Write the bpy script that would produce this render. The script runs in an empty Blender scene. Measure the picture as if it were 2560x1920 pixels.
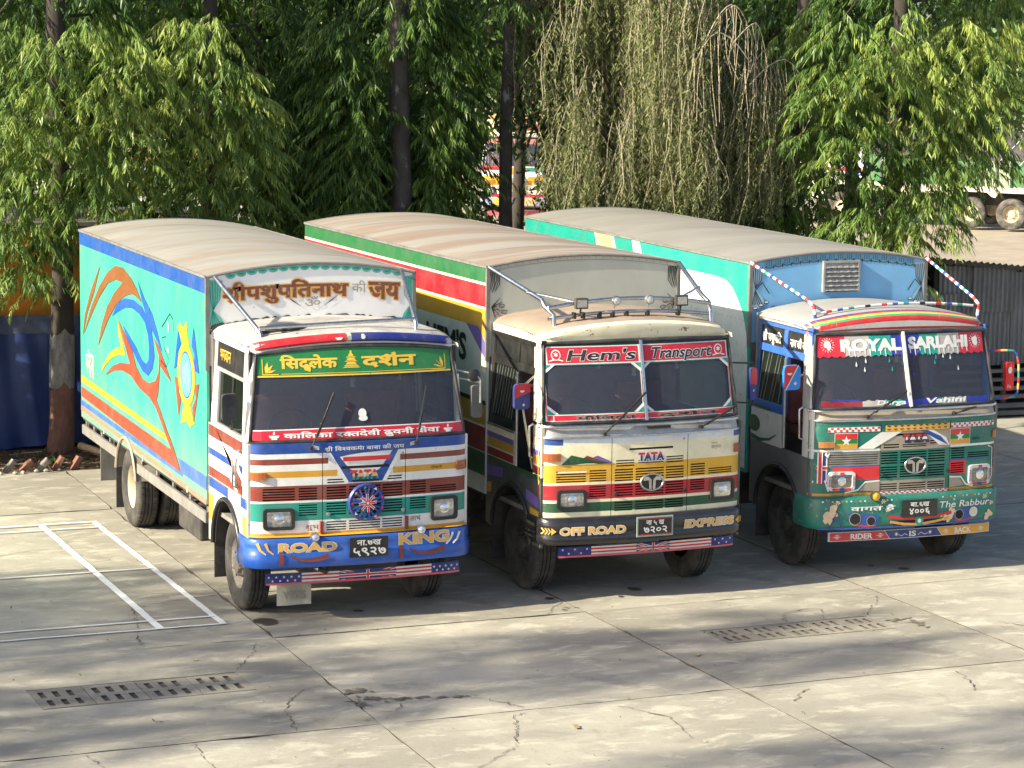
import bpy, math, random
import numpy as np
from mathutils import Vector, Matrix
from mathutils.geometry import tessellate_polygon, delaunay_2d_cdt

random.seed(7)
rng = np.random.default_rng(11)
scene = bpy.context.scene
COL = scene.collection

# ------------------------------------------------------------------ camera
CAM = Vector((-8.1052, -24.6807, 6.2021))
YAW, PIT, ROL, FPX = 0.3775, -0.1391, 0.0133, 6228.6
fw = Vector((math.sin(YAW) * math.cos(PIT), math.cos(YAW) * math.cos(PIT), math.sin(PIT)))
rt = Vector((math.cos(YAW), -math.sin(YAW), 0))
up = rt.cross(fw)
cR = rt * math.cos(ROL) + up * math.sin(ROL)
cU = -rt * math.sin(ROL) + up * math.cos(ROL)
cam = bpy.data.cameras.new('camera')
cam.sensor_width = 36.0
cam.lens = FPX / 2560 * 36.0
cam.clip_start = 0.5
cam.clip_end = 2000
camo = bpy.data.objects.new('camera', cam)
COL.objects.link(camo)
camo.matrix_world = Matrix(((cR.x, cU.x, -fw.x, CAM.x), (cR.y, cU.y, -fw.y, CAM.y), (cR.z, cU.z, -fw.z, CAM.z), (0, 0, 0, 1)))
scene.camera = camo

# ------------------------------------------------------------------ sky, sun, exposure
SUN_EL = math.radians(31.4)
SUN_DIR = Vector((1.0, 0.09, -math.tan(SUN_EL))).normalized()      # the way the light travels
world = bpy.data.worlds.new('World')
scene.world = world
world.use_nodes = True
wn = world.node_tree
sky = wn.nodes.new('ShaderNodeTexSky')
sky.sky_type = 'NISHITA'
sky.sun_disc = False
sky.sun_elevation = SUN_EL
sky.sun_rotation = math.atan2(-SUN_DIR.x, -SUN_DIR.y)
sky.dust_density = 2.0
sky.air_density = 0.6
sky.ozone_density = 0.3
wn.links.new(sky.outputs[0], wn.nodes['Background'].inputs[0])
wn.nodes['Background'].inputs[1].default_value = 0.12
sun = bpy.data.lights.new('sun', 'SUN')
sun.energy = 5.0
sun.angle = math.radians(0.55)
sun.color = (1.0, 0.92, 0.72)
suno = bpy.data.objects.new('sun', sun)
COL.objects.link(suno)
suno.rotation_euler = SUN_DIR.to_track_quat('-Z', 'Y').to_euler()
suno.location = (-40, -4, 30)
scene.view_settings.view_transform = 'Standard'
scene.view_settings.look = 'None'
scene.view_settings.gamma = 1.0
scene.view_settings.exposure = 1.2
scene.view_settings.use_curve_mapping = False

# ------------------------------------------------------------------ materials
MATS = {}


def srgb(r, g, b):
    f = lambda c: (c / 255 / 12.92) if c <= 10 else ((c / 255 + 0.055) / 1.055) ** 2.4
    return (f(r), f(g), f(b))


def mat(key, col=(.5, .5, .5), rough=.5, metal=0.0, var=.12, scale=5.0, dirt=0.0, dirtcol=(.23, .2, .16), chip=0.0,
        chipcol=(.2, .15, .11), low=None, bump=0.0, bscale=40.0, stretch=(1, 1, 1), coat=0.0, spec=.5, stain=None):
    """one procedural paint / metal / board material: tone variation, dust, chipped patches, fine relief"""
    if key in MATS:
        return MATS[key]
    m = bpy.data.materials.new(key)
    MATS[key] = m
    m.use_nodes = True
    nt = m.node_tree
    N, L = nt.nodes, nt.links
    b = N['Principled BSDF']
    b.inputs['Metallic'].default_value = metal
    b.inputs['Coat Weight'].default_value = coat
    b.inputs['Specular IOR Level'].default_value = spec
    tc = N.new('ShaderNodeTexCoord')
    mp = N.new('ShaderNodeMapping')
    mp.inputs['Scale'].default_value = stretch
    L.new(tc.outputs['Object'], mp.inputs[0])

    def noise(sc, det=5, ro=.6):
        n = N.new('ShaderNodeTexNoise')
        n.inputs['Scale'].default_value = sc
        n.inputs['Detail'].default_value = det
        n.inputs['Roughness'].default_value = ro
        L.new(mp.outputs[0], n.inputs['Vector'])
        return n.outputs[0]

    def ramp(src, a, bb):
        r = N.new('ShaderNodeMapRange')
        r.inputs['From Min'].default_value = a
        r.inputs['From Max'].default_value = bb
        r.clamp = True
        L.new(src, r.inputs['Value'])
        return r.outputs[0]

    def mix(fac, a, bb):
        x = N.new('ShaderNodeMix')
        x.data_type = 'RGBA'
        if isinstance(fac, float):
            x.inputs[0].default_value = fac
        else:
            L.new(fac, x.inputs[0])
        for i, s in ((6, a), (7, bb)):
            if isinstance(s, tuple):
                x.inputs[i].default_value = (*s, 1)
            else:
                L.new(s, x.inputs[i])
        return x.outputs[2]

    lo = tuple(c * (1 - var) for c in col)
    hi = tuple(min(1, c * (1 + var * .7)) for c in col)
    c = mix(ramp(noise(scale), .3, .7), lo, hi)
    for (sc, a, bb, amt, scol) in (stain or []):
        v = N.new('ShaderNodeMath')
        v.operation = 'MULTIPLY'
        v.inputs[1].default_value = amt
        L.new(ramp(noise(sc, 7, .65), a, bb), v.inputs[0])
        c = mix(v.outputs[0], c, scol)
    if low:
        sp = N.new('ShaderNodeSeparateXYZ')
        L.new(tc.outputs['Object'], sp.inputs[0])
        v = N.new('ShaderNodeMath')
        v.operation = 'MULTIPLY'
        L.new(ramp(sp.outputs[2], low[1], low[0]), v.inputs[0])
        L.new(ramp(noise(3.5, 8, .7), .25, .75), v.inputs[1])
        c = mix(v.outputs[0], c, low[2])
    if dirt:
        v = N.new('ShaderNodeMath')
        v.operation = 'MULTIPLY'
        v.inputs[1].default_value = dirt
        L.new(ramp(noise(scale * .45 + 1.3, 8, .7), .42, .72), v.inputs[0])
        c = mix(v.outputs[0], c, dirtcol)
    if chip:
        c = mix(ramp(noise(scale * 1.7 + 3, 6, .7), .70 - chip, .715 - chip), c, chipcol)
    L.new(c, b.inputs['Base Color'])
    r = N.new('ShaderNodeMapRange')
    r.inputs['To Min'].default_value = max(0, rough - .1)
    r.inputs['To Max'].default_value = min(1, rough + .15)
    L.new(noise(scale * 2.3), r.inputs['Value'])
    L.new(r.outputs[0], b.inputs['Roughness'])
    if bump:
        bp = N.new('ShaderNodeBump')
        bp.inputs['Strength'].default_value = bump
        bp.inputs['Distance'].default_value = .01
        L.new(noise(bscale, 6, .65), bp.inputs['Height'])
        L.new(bp.outputs[0], b.inputs['Normal'])
    return m


def paint(key, r=128, g=128, b=128, **k):
    k.setdefault('rough', .38)
    k.setdefault('dirt', .35)
    k.setdefault('scale', 4.0)
    k.setdefault('dirtcol', (.27, .24, .19))
    k.setdefault('chip', .028)
    k.setdefault('chipcol', (.22, .17, .12))
    k.setdefault('stain', [(13, .56, .76, .3, (.19, .165, .13))])
    return mat(key, srgb(r, g, b), **k)


def leaf_mat(key, cols, trans=.35, rough=.45):
    m = bpy.data.materials.new(key)
    m.use_nodes = True
    nt = m.node_tree
    N, L = nt.nodes, nt.links
    b = N['Principled BSDF']
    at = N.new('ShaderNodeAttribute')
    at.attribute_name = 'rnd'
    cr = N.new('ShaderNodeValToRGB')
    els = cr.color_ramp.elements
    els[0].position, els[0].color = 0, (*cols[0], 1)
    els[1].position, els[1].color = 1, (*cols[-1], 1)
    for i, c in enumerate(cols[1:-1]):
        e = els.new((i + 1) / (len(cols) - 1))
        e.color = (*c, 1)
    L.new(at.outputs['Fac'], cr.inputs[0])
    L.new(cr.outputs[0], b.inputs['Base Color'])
    b.inputs['Roughness'].default_value = rough
    b.inputs['Specular IOR Level'].default_value = .35
    t = N.new('ShaderNodeBsdfTranslucent')
    hs = N.new('ShaderNodeHueSaturation')
    hs.inputs['Hue'].default_value = .485
    hs.inputs['Value'].default_value = 1.5
    L.new(cr.outputs[0], hs.inputs['Color'])
    L.new(hs.outputs[0], t.inputs[0])
    mx = N.new('ShaderNodeMixShader')
    mx.inputs[0].default_value = trans
    L.new(b.outputs[0], mx.inputs[1])
    L.new(t.outputs[0], mx.inputs[2])
    L.new(mx.outputs[0], N['Material Output'].inputs[0])
    return m


def glass_mat(key, tint=(.25, .28, .3), clear=.5, rough=.04, body=(.02, .022, .026)):
    """window glass: a dark coated body that lets part of the inside show"""
    m = bpy.data.materials.new(key)
    m.use_nodes = True
    nt = m.node_tree
    N, L = nt.nodes, nt.links
    b = N['Principled BSDF']
    b.inputs['Base Color'].default_value = (*body, 1)
    b.inputs['Roughness'].default_value = rough
    t = N.new('ShaderNodeBsdfTransparent')
    t.inputs[0].default_value = (*tint, 1)
    mx = N.new('ShaderNodeMixShader')
    mx.inputs[0].default_value = clear
    L.new(b.outputs[0], mx.inputs[1])
    L.new(t.outputs[0], mx.inputs[2])
    L.new(mx.outputs[0], N['Material Output'].inputs[0])
    return m


# ------------------------------------------------------------------ mesh builder
class B:
    def __init__(s):
        s.v, s.f, s.m = [], [], []

    def add(s, vs, fs, mi=0):
        o = len(s.v)
        s.v.extend(vs)
        for f in fs:
            s.f.append([i + o for i in f])
            s.m.append(mi)
        return s

    def quad(s, a, b, c, d, mi=0):
        return s.add([a, b, c, d], [(0, 1, 2, 3)], mi)

    def box(s, x0, x1, y0, y1, z0, z1, mi=0):
        v = [(x, y, z) for z in (z0, z1) for y in (y0, y1) for x in (x0, x1)]
        return s.add(v, [(0, 2, 3, 1), (4, 5, 7, 6), (0, 1, 5, 4), (2, 6, 7, 3), (0, 4, 6, 2), (1, 3, 7, 5)], mi)

    def bar(s, a, b, w, h, mi=0):
        """rectangular bar from a to b"""
        a, b = Vector(a), Vector(b)
        d = (b - a).normalized()
        ref = Vector((0, 0, 1)) if abs(d.z) < .9 else Vector((0, 1, 0))
        sx = d.cross(ref).normalized() * w / 2
        sz = sx.cross(d).normalized() * h / 2
        v = [tuple(p + i * sx + j * sz) for p in (a, b) for i, j in ((-1, -1), (1, -1), (1, 1), (-1, 1))]
        return s.add(v, [(0, 3, 2, 1), (4, 5, 6, 7), (0, 1, 5, 4), (1, 2, 6, 5), (2, 3, 7, 6), (3, 0, 4, 7)], mi)

    def tube(s, pts, r, n=8, mi=0, r1=None, closed=False):
        pts = [Vector(p) for p in pts]
        k = len(pts)
        vs, fs = [], []
        prev = None
        for i, p in enumerate(pts):
            a = pts[(i - 1) % k] if (i or closed) else p
            c = pts[(i + 1) % k] if (i < k - 1 or closed) else p
            d = (c - a).normalized()
            if prev is None:
                ref = Vector((0, 0, 1)) if abs(d.z) < .9 else Vector((1, 0, 0))
                sx = d.cross(ref).normalized()
            else:
                sx = (prev - d * prev.dot(d)).normalized()
            prev = sx
            sy = d.cross(sx)
            if isinstance(r, (list, tuple)):
                rr = r[i]
            else:
                rr = r if r1 is None else r + (r1 - r) * i / (k - 1)
            for j in range(n):
                t = 2 * math.pi * j / n
                vs.append(tuple(p + sx * rr * math.cos(t) + sy * rr * math.sin(t)))
        for i in range(k if closed else k - 1):
            for j in range(n):
                i2 = (i + 1) % k
                fs.append((i * n + j, i * n + (j + 1) % n, i2 * n + (j + 1) % n, i2 * n + j))
        if not closed:
            fs.append(tuple(range(n))[::-1])
            fs.append(tuple((k - 1) * n + j for j in range(n)))
        return s.add(vs, fs, mi)

    def lathe(s, prof, o, ax='x', n=32, mi=0, mis=None):
        """profile of (radius, along) spun round an axis through o"""
        vs, fs = [], []
        for (r, h) in prof:
            for j in range(n):
                t = 2 * math.pi * j / n
                c, d = r * math.cos(t), r * math.sin(t)
                if ax == 'x':
                    vs.append((o[0] + h, o[1] + c, o[2] + d))
                elif ax == 'y':
                    vs.append((o[0] + c, o[1] + h, o[2] + d))
                else:
                    vs.append((o[0] + c, o[1] + d, o[2] + h))
        base = len(s.v)
        s.v.extend(vs)
        for i in range(len(prof) - 1):
            for j in range(n):
                s.f.append([base + i * n + j, base + i * n + (j + 1) % n, base + (i + 1) * n + (j + 1) % n, base + (i + 1) * n + j])
                s.m.append(mis[i] if mis else mi)
        return s

    def grid(s, fn, us, vs, mi=0, skip=None):
        pts = [fn(u, v) for v in vs for u in us]
        o = len(s.v)
        s.v.extend(pts)
        nu = len(us)
        for j in range(len(vs) - 1):
            for i in range(nu - 1):
                uc, vc = (us[i] + us[i + 1]) / 2, (vs[j] + vs[j + 1]) / 2
                if skip and skip(uc, vc):
                    continue
                s.f.append([o + j * nu + i, o + j * nu + i + 1, o + (j + 1) * nu + i + 1, o + (j + 1) * nu + i])
                s.m.append(mi(uc, vc) if callable(mi) else mi)
        return s

    def flat(s, contours, fn, mi=0, seg=None):
        """filled 2-D outline(s), laid on a surface by fn(u, v)"""
        cs = []
        for c in contours:
            if seg:
                d = []
                for i, p in enumerate(c):
                    q = c[(i + 1) % len(c)]
                    k = max(1, int(math.hypot(q[0] - p[0], q[1] - p[1]) / seg))
                    d += [(p[0] + (q[0] - p[0]) * t / k, p[1] + (q[1] - p[1]) * t / k) for t in range(k)]
                c = d
            cs.append(c)
        tri = tessellate_polygon([[Vector((p[0], p[1], 0)) for p in c] for c in cs])
        pts = [fn(*p) for c in cs for p in c]
        return s.add(pts, [tuple(t) for t in tri], mi)

    def slab(s, poly, fn, th, mi=0):
        """outline extruded: fn(u, v, d) with d = 0 front and d = th back"""
        n = len(poly)
        tri = tessellate_polygon([[Vector((p[0], p[1], 0)) for p in poly]])
        fr = [fn(p[0], p[1], 0) for p in poly]
        bk = [fn(p[0], p[1], th) for p in poly]
        fs = [tuple(t) for t in tri] + [tuple(i + n for i in t[::-1]) for t in tri]
        fs += [(i, (i + 1) % n, n + (i + 1) % n, n + i) for i in range(n)]
        return s.add(fr + bk, fs, mi)

    def mesh(s, name, mats, smooth=None):
        me = bpy.data.meshes.new(name)
        me.from_pydata([tuple(p) for p in s.v], [], s.f)
        for m in (mats if isinstance(mats, (list, tuple)) else [mats]):
            me.materials.append(m)
        me.polygons.foreach_set('material_index', s.m)
        if smooth is not None:
            me.polygons.foreach_set('use_smooth', [True] * len(me.polygons))
            me.set_sharp_from_angle(angle=math.radians(smooth))
        me.update()
        return me

    def build(s, name, mats, parent=None, smooth=None, bevel=0, **tags):
        o = bpy.data.objects.new(name, s.mesh(name, mats, smooth))
        COL.objects.link(o)
        if parent:
            o.parent = parent
        if bevel:
            md = o.modifiers.new('bevel', 'BEVEL')
            md.width = bevel
            md.segments = 2
            md.limit_method = 'ANGLE'
        tag(o, **tags)
        return o


def tag(o, label=None, category=None, group=None, kind=None):
    for k, v in (('label', label), ('category', category), ('group', group), ('kind', kind)):
        if v:
            o[k] = v
    return o


def thing(name, label, category, loc=(0, 0, 0), rz=0, group=None):
    o = bpy.data.objects.new(name, None)
    o.empty_display_size = .3
    COL.objects.link(o)
    o.location = loc
    o.rotation_euler = (0, 0, rz)
    return tag(o, label, category, group)


def lin(a, b, n):
    return [a + (b - a) * i / n for i in range(n + 1)]


def arc(cx, cy, rx, ry, a0, a1, n=16):
    return [(cx + rx * math.cos(math.radians(a0 + (a1 - a0) * i / n)), cy + ry * math.sin(math.radians(a0 + (a1 - a0) * i / n))) for i in range(n + 1)]


def rect(x0, x1, z0, z1):
    return [(x0, z0), (x1, z0), (x1, z1), (x0, z1)]


def rrect(x0, x1, z0, z1, r, n=4):
    return (arc(x1 - r, z1 - r, r, r, 0, 90, n) + arc(x0 + r, z1 - r, r, r, 90, 180, n)
            + arc(x0 + r, z0 + r, r, r, 180, 270, n) + arc(x1 - r, z0 + r, r, r, 270, 360, n))


def stroke(pts, w, w1=None):
    """a line of some width as an outline"""
    L_, R_ = [], []
    n = len(pts)
    for i, p in enumerate(pts):
        a, c = pts[max(0, i - 1)], pts[min(n - 1, i + 1)]
        d = math.hypot(c[0] - a[0], c[1] - a[1]) or 1
        nx, ny = -(c[1] - a[1]) / d, (c[0] - a[0]) / d
        h = (w if w1 is None else w + (w1 - w) * i / (n - 1)) / 2
        L_.append((p[0] + nx * h, p[1] + ny * h))
        R_.append((p[0] - nx * h, p[1] - ny * h))
    return L_ + R_[::-1]


def star(cx, cz, r, n=5, ri=.4, rot=90):
    return [(cx + (r if i % 2 == 0 else r * ri) * math.cos(math.radians(rot + 180 * i / n)),
             cz + (r if i % 2 == 0 else r * ri) * math.sin(math.radians(rot + 180 * i / n))) for i in range(2 * n)]


# ------------------------------------------------------------------ lettering from the built-in font
GC = {}


def glyph(ch):
    if ch in GC:
        return GC[ch]

    def outl(t):
        c = bpy.data.curves.new('t', 'FONT')
        c.body = t
        o = bpy.data.objects.new('t', c)
        COL.objects.link(o)
        dg = bpy.context.evaluated_depsgraph_get()
        k = o.evaluated_get(dg).to_curve(dg)
        res = []
        for sp in k.splines:
            bp = list(sp.bezier_points)
            pts = []
            for i, p in enumerate(bp):
                q = bp[(i + 1) % len(bp)]
                a, h1, h2, e = p.co, p.handle_right, q.handle_left, q.co
                straight = (h1 - a).cross(e - a).length < 1e-4 and (h2 - a).cross(e - a).length < 1e-4
                for t in ((0,) if straight else (0, .33, .67)):
                    w = a * (1 - t) ** 3 + h1 * 3 * t * (1 - t) ** 2 + h2 * 3 * t * t * (1 - t) + e * t ** 3
                    if not pts or math.hypot(pts[-1][0] - w.x, pts[-1][1] - w.y) > 2e-3:
                        pts.append((w.x, w.y))
            if len(pts) > 2:
                res.append(pts)
        o.evaluated_get(dg).to_curve_clear()
        bpy.data.objects.remove(o)
        bpy.data.curves.remove(c)
        return res
    if ch == ' ':
        GC[ch] = ([], .28)
        return GC[ch]
    one = outl(ch)
    two = outl(ch + 'l')
    base = GC.setdefault('__l', min(p[0] for c in outl('l') for p in c))
    adv = min(p[0] for p in two[-1]) - base
    GC[ch] = (one, adv)
    return GC[ch]


def area2(c):
    return sum(c[i - 1][0] * c[i][1] - c[i][0] * c[i - 1][1] for i in range(len(c)))


def fat(cs, d):
    """heavier (or lighter) letters: push every outline along its own normal"""
    out = []
    if area2(max(cs, key=lambda c: abs(area2(c)))) > 0:
        d = -d
    for c in cs:
        n = len(c)
        o = []
        for i in range(n):
            a, p, q = c[i - 1], c[i], c[(i + 1) % n]
            e1 = Vector((p[0] - a[0], p[1] - a[1])).normalized()
            e2 = Vector((q[0] - p[0], q[1] - p[1])).normalized()
            nn = Vector((-(e1.y + e2.y), e1.x + e2.x))
            if nn.length < .25:
                o.append(p)
                continue
            nn.normalize()
            k = min(2.0, 1 / max(.5, nn.dot(Vector((-e1.y, e1.x)))))
            o.append((p[0] + nn.x * d * k, p[1] + nn.y * d * k))
        out.append(o)
    return out


def clipx(cs, xm):
    out = []
    for c in cs:
        r = []
        for i, p in enumerate(c):
            q = c[(i + 1) % len(c)]
            if p[0] <= xm:
                r.append(p)
            if (p[0] <= xm) != (q[0] <= xm):
                t = (xm - p[0]) / (q[0] - p[0])
                r.append((xm, p[1] + (q[1] - p[1]) * t))
        if len(r) > 2:
            out.append(r)
    return out


def letters(s, bold=0.0):
    """list of letters (each a list of outlines). '<x' half letter, '^' hook over the last letter, '/' slash under it, '_x' small letter below"""
    res, x, i, last = [], 0.0, 0, 0.0
    HALF = {'श': .47, 'क': .50, 'स': .48}
    while i < len(s):
        ch = s[i]
        if ch == '<':
            i += 1
            cs, ad = glyph(s[i])
            cs = clipx(cs, HALF.get(s[i], .45))
            ad = HALF.get(s[i], .45)
        elif ch == '^':
            cs, ad = [stroke(arc(x - .28, .74, .14, .11, 200, 400, 10), .07)[::-1]], 0
            res.append([[p for p in c] for c in cs])
            i += 1
            continue
        elif ch == '/':
            res.append([stroke([(x - .1, .22), (x - .2, .1), (x - .36, -.06)], .085)])
            i += 1
            continue
        elif ch == '_':
            i += 1
            cs, ad = glyph(s[i])
            res.append([[(last + .22 + p[0] * .62, p[1] * .6 - .22) for p in c] for c in cs])
            i += 1
            continue
        else:
            cs, ad = glyph(ch)
        if cs:
            res.append([[(x + p[0], p[1]) for p in c] for c in cs])
        if ad > .02:
            last = x
        x += ad
        i += 1
    if bold:
        res = [fat(l, bold) for l in res]
    return res


def text2d(s, x0, x1, z0, z1=None, bold=0.0, shear=0.0, base=None, adj=None):
    """letters fitted into x0..x1, with z0 the foot line and z1 the head line of the letters"""
    ls = letters(s, bold)
    xs = [p[0] for l in ls for c in l for p in c]
    h = base if base else max(p[1] for l in ls for c in l for p in c)
    sx = (x1 - x0) / (max(xs) - min(xs))
    sz = (z1 - z0) / h if z1 is not None else sx
    mx = min(xs)
    out = []
    for l in ls:
        o = []
        for c in l:
            pts = [(x0 + (p[0] - mx) * sx + shear * p[1] * sz, z0 + p[1] * sz) for p in c]
            if adj:
                pts = [(u, v + adj(u)) for u, v in pts]
            o.append(pts)
        out.append(o)
    return out


def put_text(bld, ls, fn, mi=0):
    """fill letters by winding number, so strokes that cross themselves stay solid"""
    for l in ls:
        if not l:
            continue
        vs, es = [], []
        for c in l:
            o = len(vs)
            vs += [Vector(p) for p in c]
            es += [(o + i, o + (i + 1) % len(c)) for i in range(len(c))]
        r = delaunay_2d_cdt(vs, es, [], 0, 1e-6)
        V = r[0]
        P = np.array([[p[0] for c in l for p in c], [p[1] for c in l for p in c]])
        nx = np.array([c[(i + 1) % len(c)] for c in l for i in range(len(c))]).T
        keep = []
        for t in r[2]:
            cx = sum(V[i].x for i in t) / 3
            cy = sum(V[i].y for i in t) / 3
            upw = (P[1] <= cy) & (nx[1] > cy)
            dnw = (P[1] > cy) & (nx[1] <= cy)
            side = (nx[0] - P[0]) * (cy - P[1]) - (cx - P[0]) * (nx[1] - P[1])
            if int((upw & (side > 0)).sum()) - int((dnw & (side < 0)).sum()) != 0:
                keep.append(t)
        used = sorted({i for t in keep for i in t})
        ix = {k: n for n, k in enumerate(used)}
        bld.add([fn(V[k].x, V[k].y) for k in used], [[ix[i] for i in t] for t in keep], mi)

# ================================================================== ground and pavement
def concrete(key, c0, seed):
    m = bpy.data.materials.new(key)
    m.use_nodes = True
    nt = m.node_tree
    N, L = nt.nodes, nt.links
    b = N['Principled BSDF']
    tc = N.new('ShaderNodeTexCoord')
    oi = N.new('ShaderNodeObjectInfo')

    def noise(sc, det, ro, st=(1, 1, 1), dist=0.0):
        mp = N.new('ShaderNodeMapping')
        mp.inputs['Scale'].default_value = st
        mp.inputs['Location'].default_value = (seed, seed * 2, 0)
        L.new(tc.outputs['Object'], mp.inputs[0])
        n = N.new('ShaderNodeTexNoise')
        n.inputs['Scale'].default_value = sc
        n.inputs['Detail'].default_value = det
        n.inputs['Roughness'].default_value = ro
        n.inputs['Distortion'].default_value = dist
        L.new(mp.outputs[0], n.inputs['Vector'])
        return n.outputs[0]

    def rng_(src, a, bb, to=1.0):
        r = N.new('ShaderNodeMapRange')
        r.inputs['From Min'].default_value = a
        r.inputs['From Max'].default_value = bb
        r.inputs['To Max'].default_value = to
        L.new(src, r.inputs['Value'])
        return r.outputs[0]

    def mix(f, a, bb):
        x = N.new('ShaderNodeMix')
        x.data_type = 'RGBA'
        L.new(f, x.inputs[0])
        for i, s in ((6, a), (7, bb)):
            if isinstance(s, tuple):
                x.inputs[i].default_value = (*s, 1)
            else:
                L.new(s, x.inputs[i])
        return x.outputs[2]
    k = lambda f: tuple(c * f for c in c0)
    c = mix(rng_(noise(.55, 6, .6), .35, .65), k(.78), k(1.1))
    c = mix(rng_(noise(2.6, 9, .68, (.75, 1.5, 1), .6), .52, .62, .75), c, k(1.34))          # pale scaled skin
    c = mix(rng_(noise(1.5, 8, .7, (.8, 1.3, 1), .4), .5, .68, .7), c, k(.62))               # grey wear
    c = mix(rng_(noise(.9, 8, .72, (1, 1, 1), 1.0), .58, .72, .7), c, (.15, .135, .11))      # dark stains
    c = mix(rng_(noise(26, 4, .7), .62, .72, .4), c, k(.5))                                   # specks
    hs = N.new('ShaderNodeHueSaturation')
    r2 = rng_(oi.outputs['Random'], 0, 1)
    r2n = r2.node
    r2n.inputs['To Min'].default_value = .9
    r2n.inputs['To Max'].default_value = 1.08
    L.new(r2, hs.inputs['Value'])
    L.new(c, hs.inputs['Color'])
    L.new(hs.outputs[0], b.inputs['Base Color'])
    b.inputs['Roughness'].default_value = .85
    b.inputs['Specular IOR Level'].default_value = .25
    bp = N.new('ShaderNodeBump')
    bp.inputs['Strength'].default_value = .5
    bp.inputs['Distance'].default_value = .012
    L.new(noise(9, 10, .72), bp.inputs['Height'])
    L.new(bp.outputs[0], b.inputs['Normal'])
    return m


M_CONC = concrete('worn concrete', (.335, .312, .254), 3)
M_COVER = concrete('drain cover concrete', (.25, .23, .185), 9)
M_SOIL = mat('bare soil', (.15, .115, .08), .95, var=.35, scale=1.2, dirt=.8, dirtcol=(.09, .075, .05), bump=.8, bscale=14)
M_YARD = mat('dusty yard', (.33, .275, .205), .95, var=.2, scale=.4, dirt=.55, dirtcol=(.2, .165, .125), bump=.6, bscale=5)
M_DIRTLINE = mat('joint dirt', (.11, .09, .065), .95, var=.5, scale=9)
M_LINE = mat('court tape', (.8, .8, .78), .6, var=.06, scale=6, dirt=.12)

g = B()
ys = [-90, -40, -20, 10.2, 12.5, 16, 24, 40, 60, 100, 200, 600]
xs_ = [-500, -200, -80, -40, -20, 0, 12, 20, 40, 80, 200, 500]
hgt = lambda x, y: -.055
g.grid(lambda x, y: (x, y, hgt(x, y)), xs_, ys, lambda x, y: 1 if y > 16 else 0)
g.build('ground', [M_SOIL, M_YARD], kind='structure')

pav = B()
pav.box(-16, 22, -16, 10.0, -.35, -.015)
pavement = pav.build('pavement', M_DIRTLINE, kind='structure')
XE = [-15.2, -11.7, -8.2, -4.62, -1.1, 2.42, 5.95, 9.3, 12.8, 16.3, 20]
YE = [-14.4, -10.9, -7.4, -3.86, -.42, 3.47, 7.0, 10.02]


def corner(i, j):
    x, y = XE[i], YE[j]
    k = -.035 if i >= 5 else -.004
    return (x + k * y, y + .022 * (x + 1.1))


DRAINS = [((-3.89, -1.69), (-1.84, -1.64), (-1.82, -2.36), (-3.87, -2.42), 4), ((3.24, -1.53), (5.28, -1.48), (5.31, -2.10), (3.27, -2.14), 5)]
GAP = .005
for i in range(len(XE) - 1):
    for j in range(len(YE) - 1):
        a, b_, c_, d_ = corner(i, j), corner(i + 1, j), corner(i + 1, j + 1), corner(i, j + 1)
        cx, cy = (a[0] + c_[0]) / 2, (a[1] + c_[1]) / 2
        ring = []
        for p, q in ((a, b_), (b_, c_), (c_, d_), (d_, a)):
            for t in range(14):
                x = p[0] + (q[0] - p[0]) * t / 14
                y = p[1] + (q[1] - p[1]) * t / 14
                w = GAP + abs(random.gauss(0, .004)) + (random.uniform(.01, .03) if random.random() < .08 else 0)
                ex, ey = (q[1] - p[1]), -(q[0] - p[0])
                l_ = math.hypot(ex, ey)
                ring.append((x - ex / l_ * w - cx, y - ey / l_ * w - cy))
        hole = [[(p[0] - cx, p[1] - cy) for p in d[:4]] for d in DRAINS if a[0] < d[0][0] < b_[0] and a[1] < d[0][1] < d_[1]]
        lift = random.uniform(-.004, .004)
        s = B()
        s.flat([ring] + hole, lambda u, v: (u, v, lift))
        n = len(ring)
        s.add([(p[0], p[1], lift) for p in ring] + [(p[0] * 1.001, p[1] * 1.001, -.055) for p in ring], [(k, n + k, n + (k + 1) % n, (k + 1) % n) for k in range(n)], 1)
        for h in hole:
            s.add([(p[0], p[1], lift) for p in h] + [(p[0], p[1], -.055) for p in h], [(k, (k + 1) % 4, 4 + (k + 1) % 4, 4 + k) for k in range(4)])
        o = s.build('concrete_slab', [M_CONC, M_DIRTLINE], pavement)
        o.location = (cx, cy, 0)

MAT_HOLE = mat('drain dark', (.085, .074, .06), .95)  # dark slot walls and floor sheet put the drain's shade into colour
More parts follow.
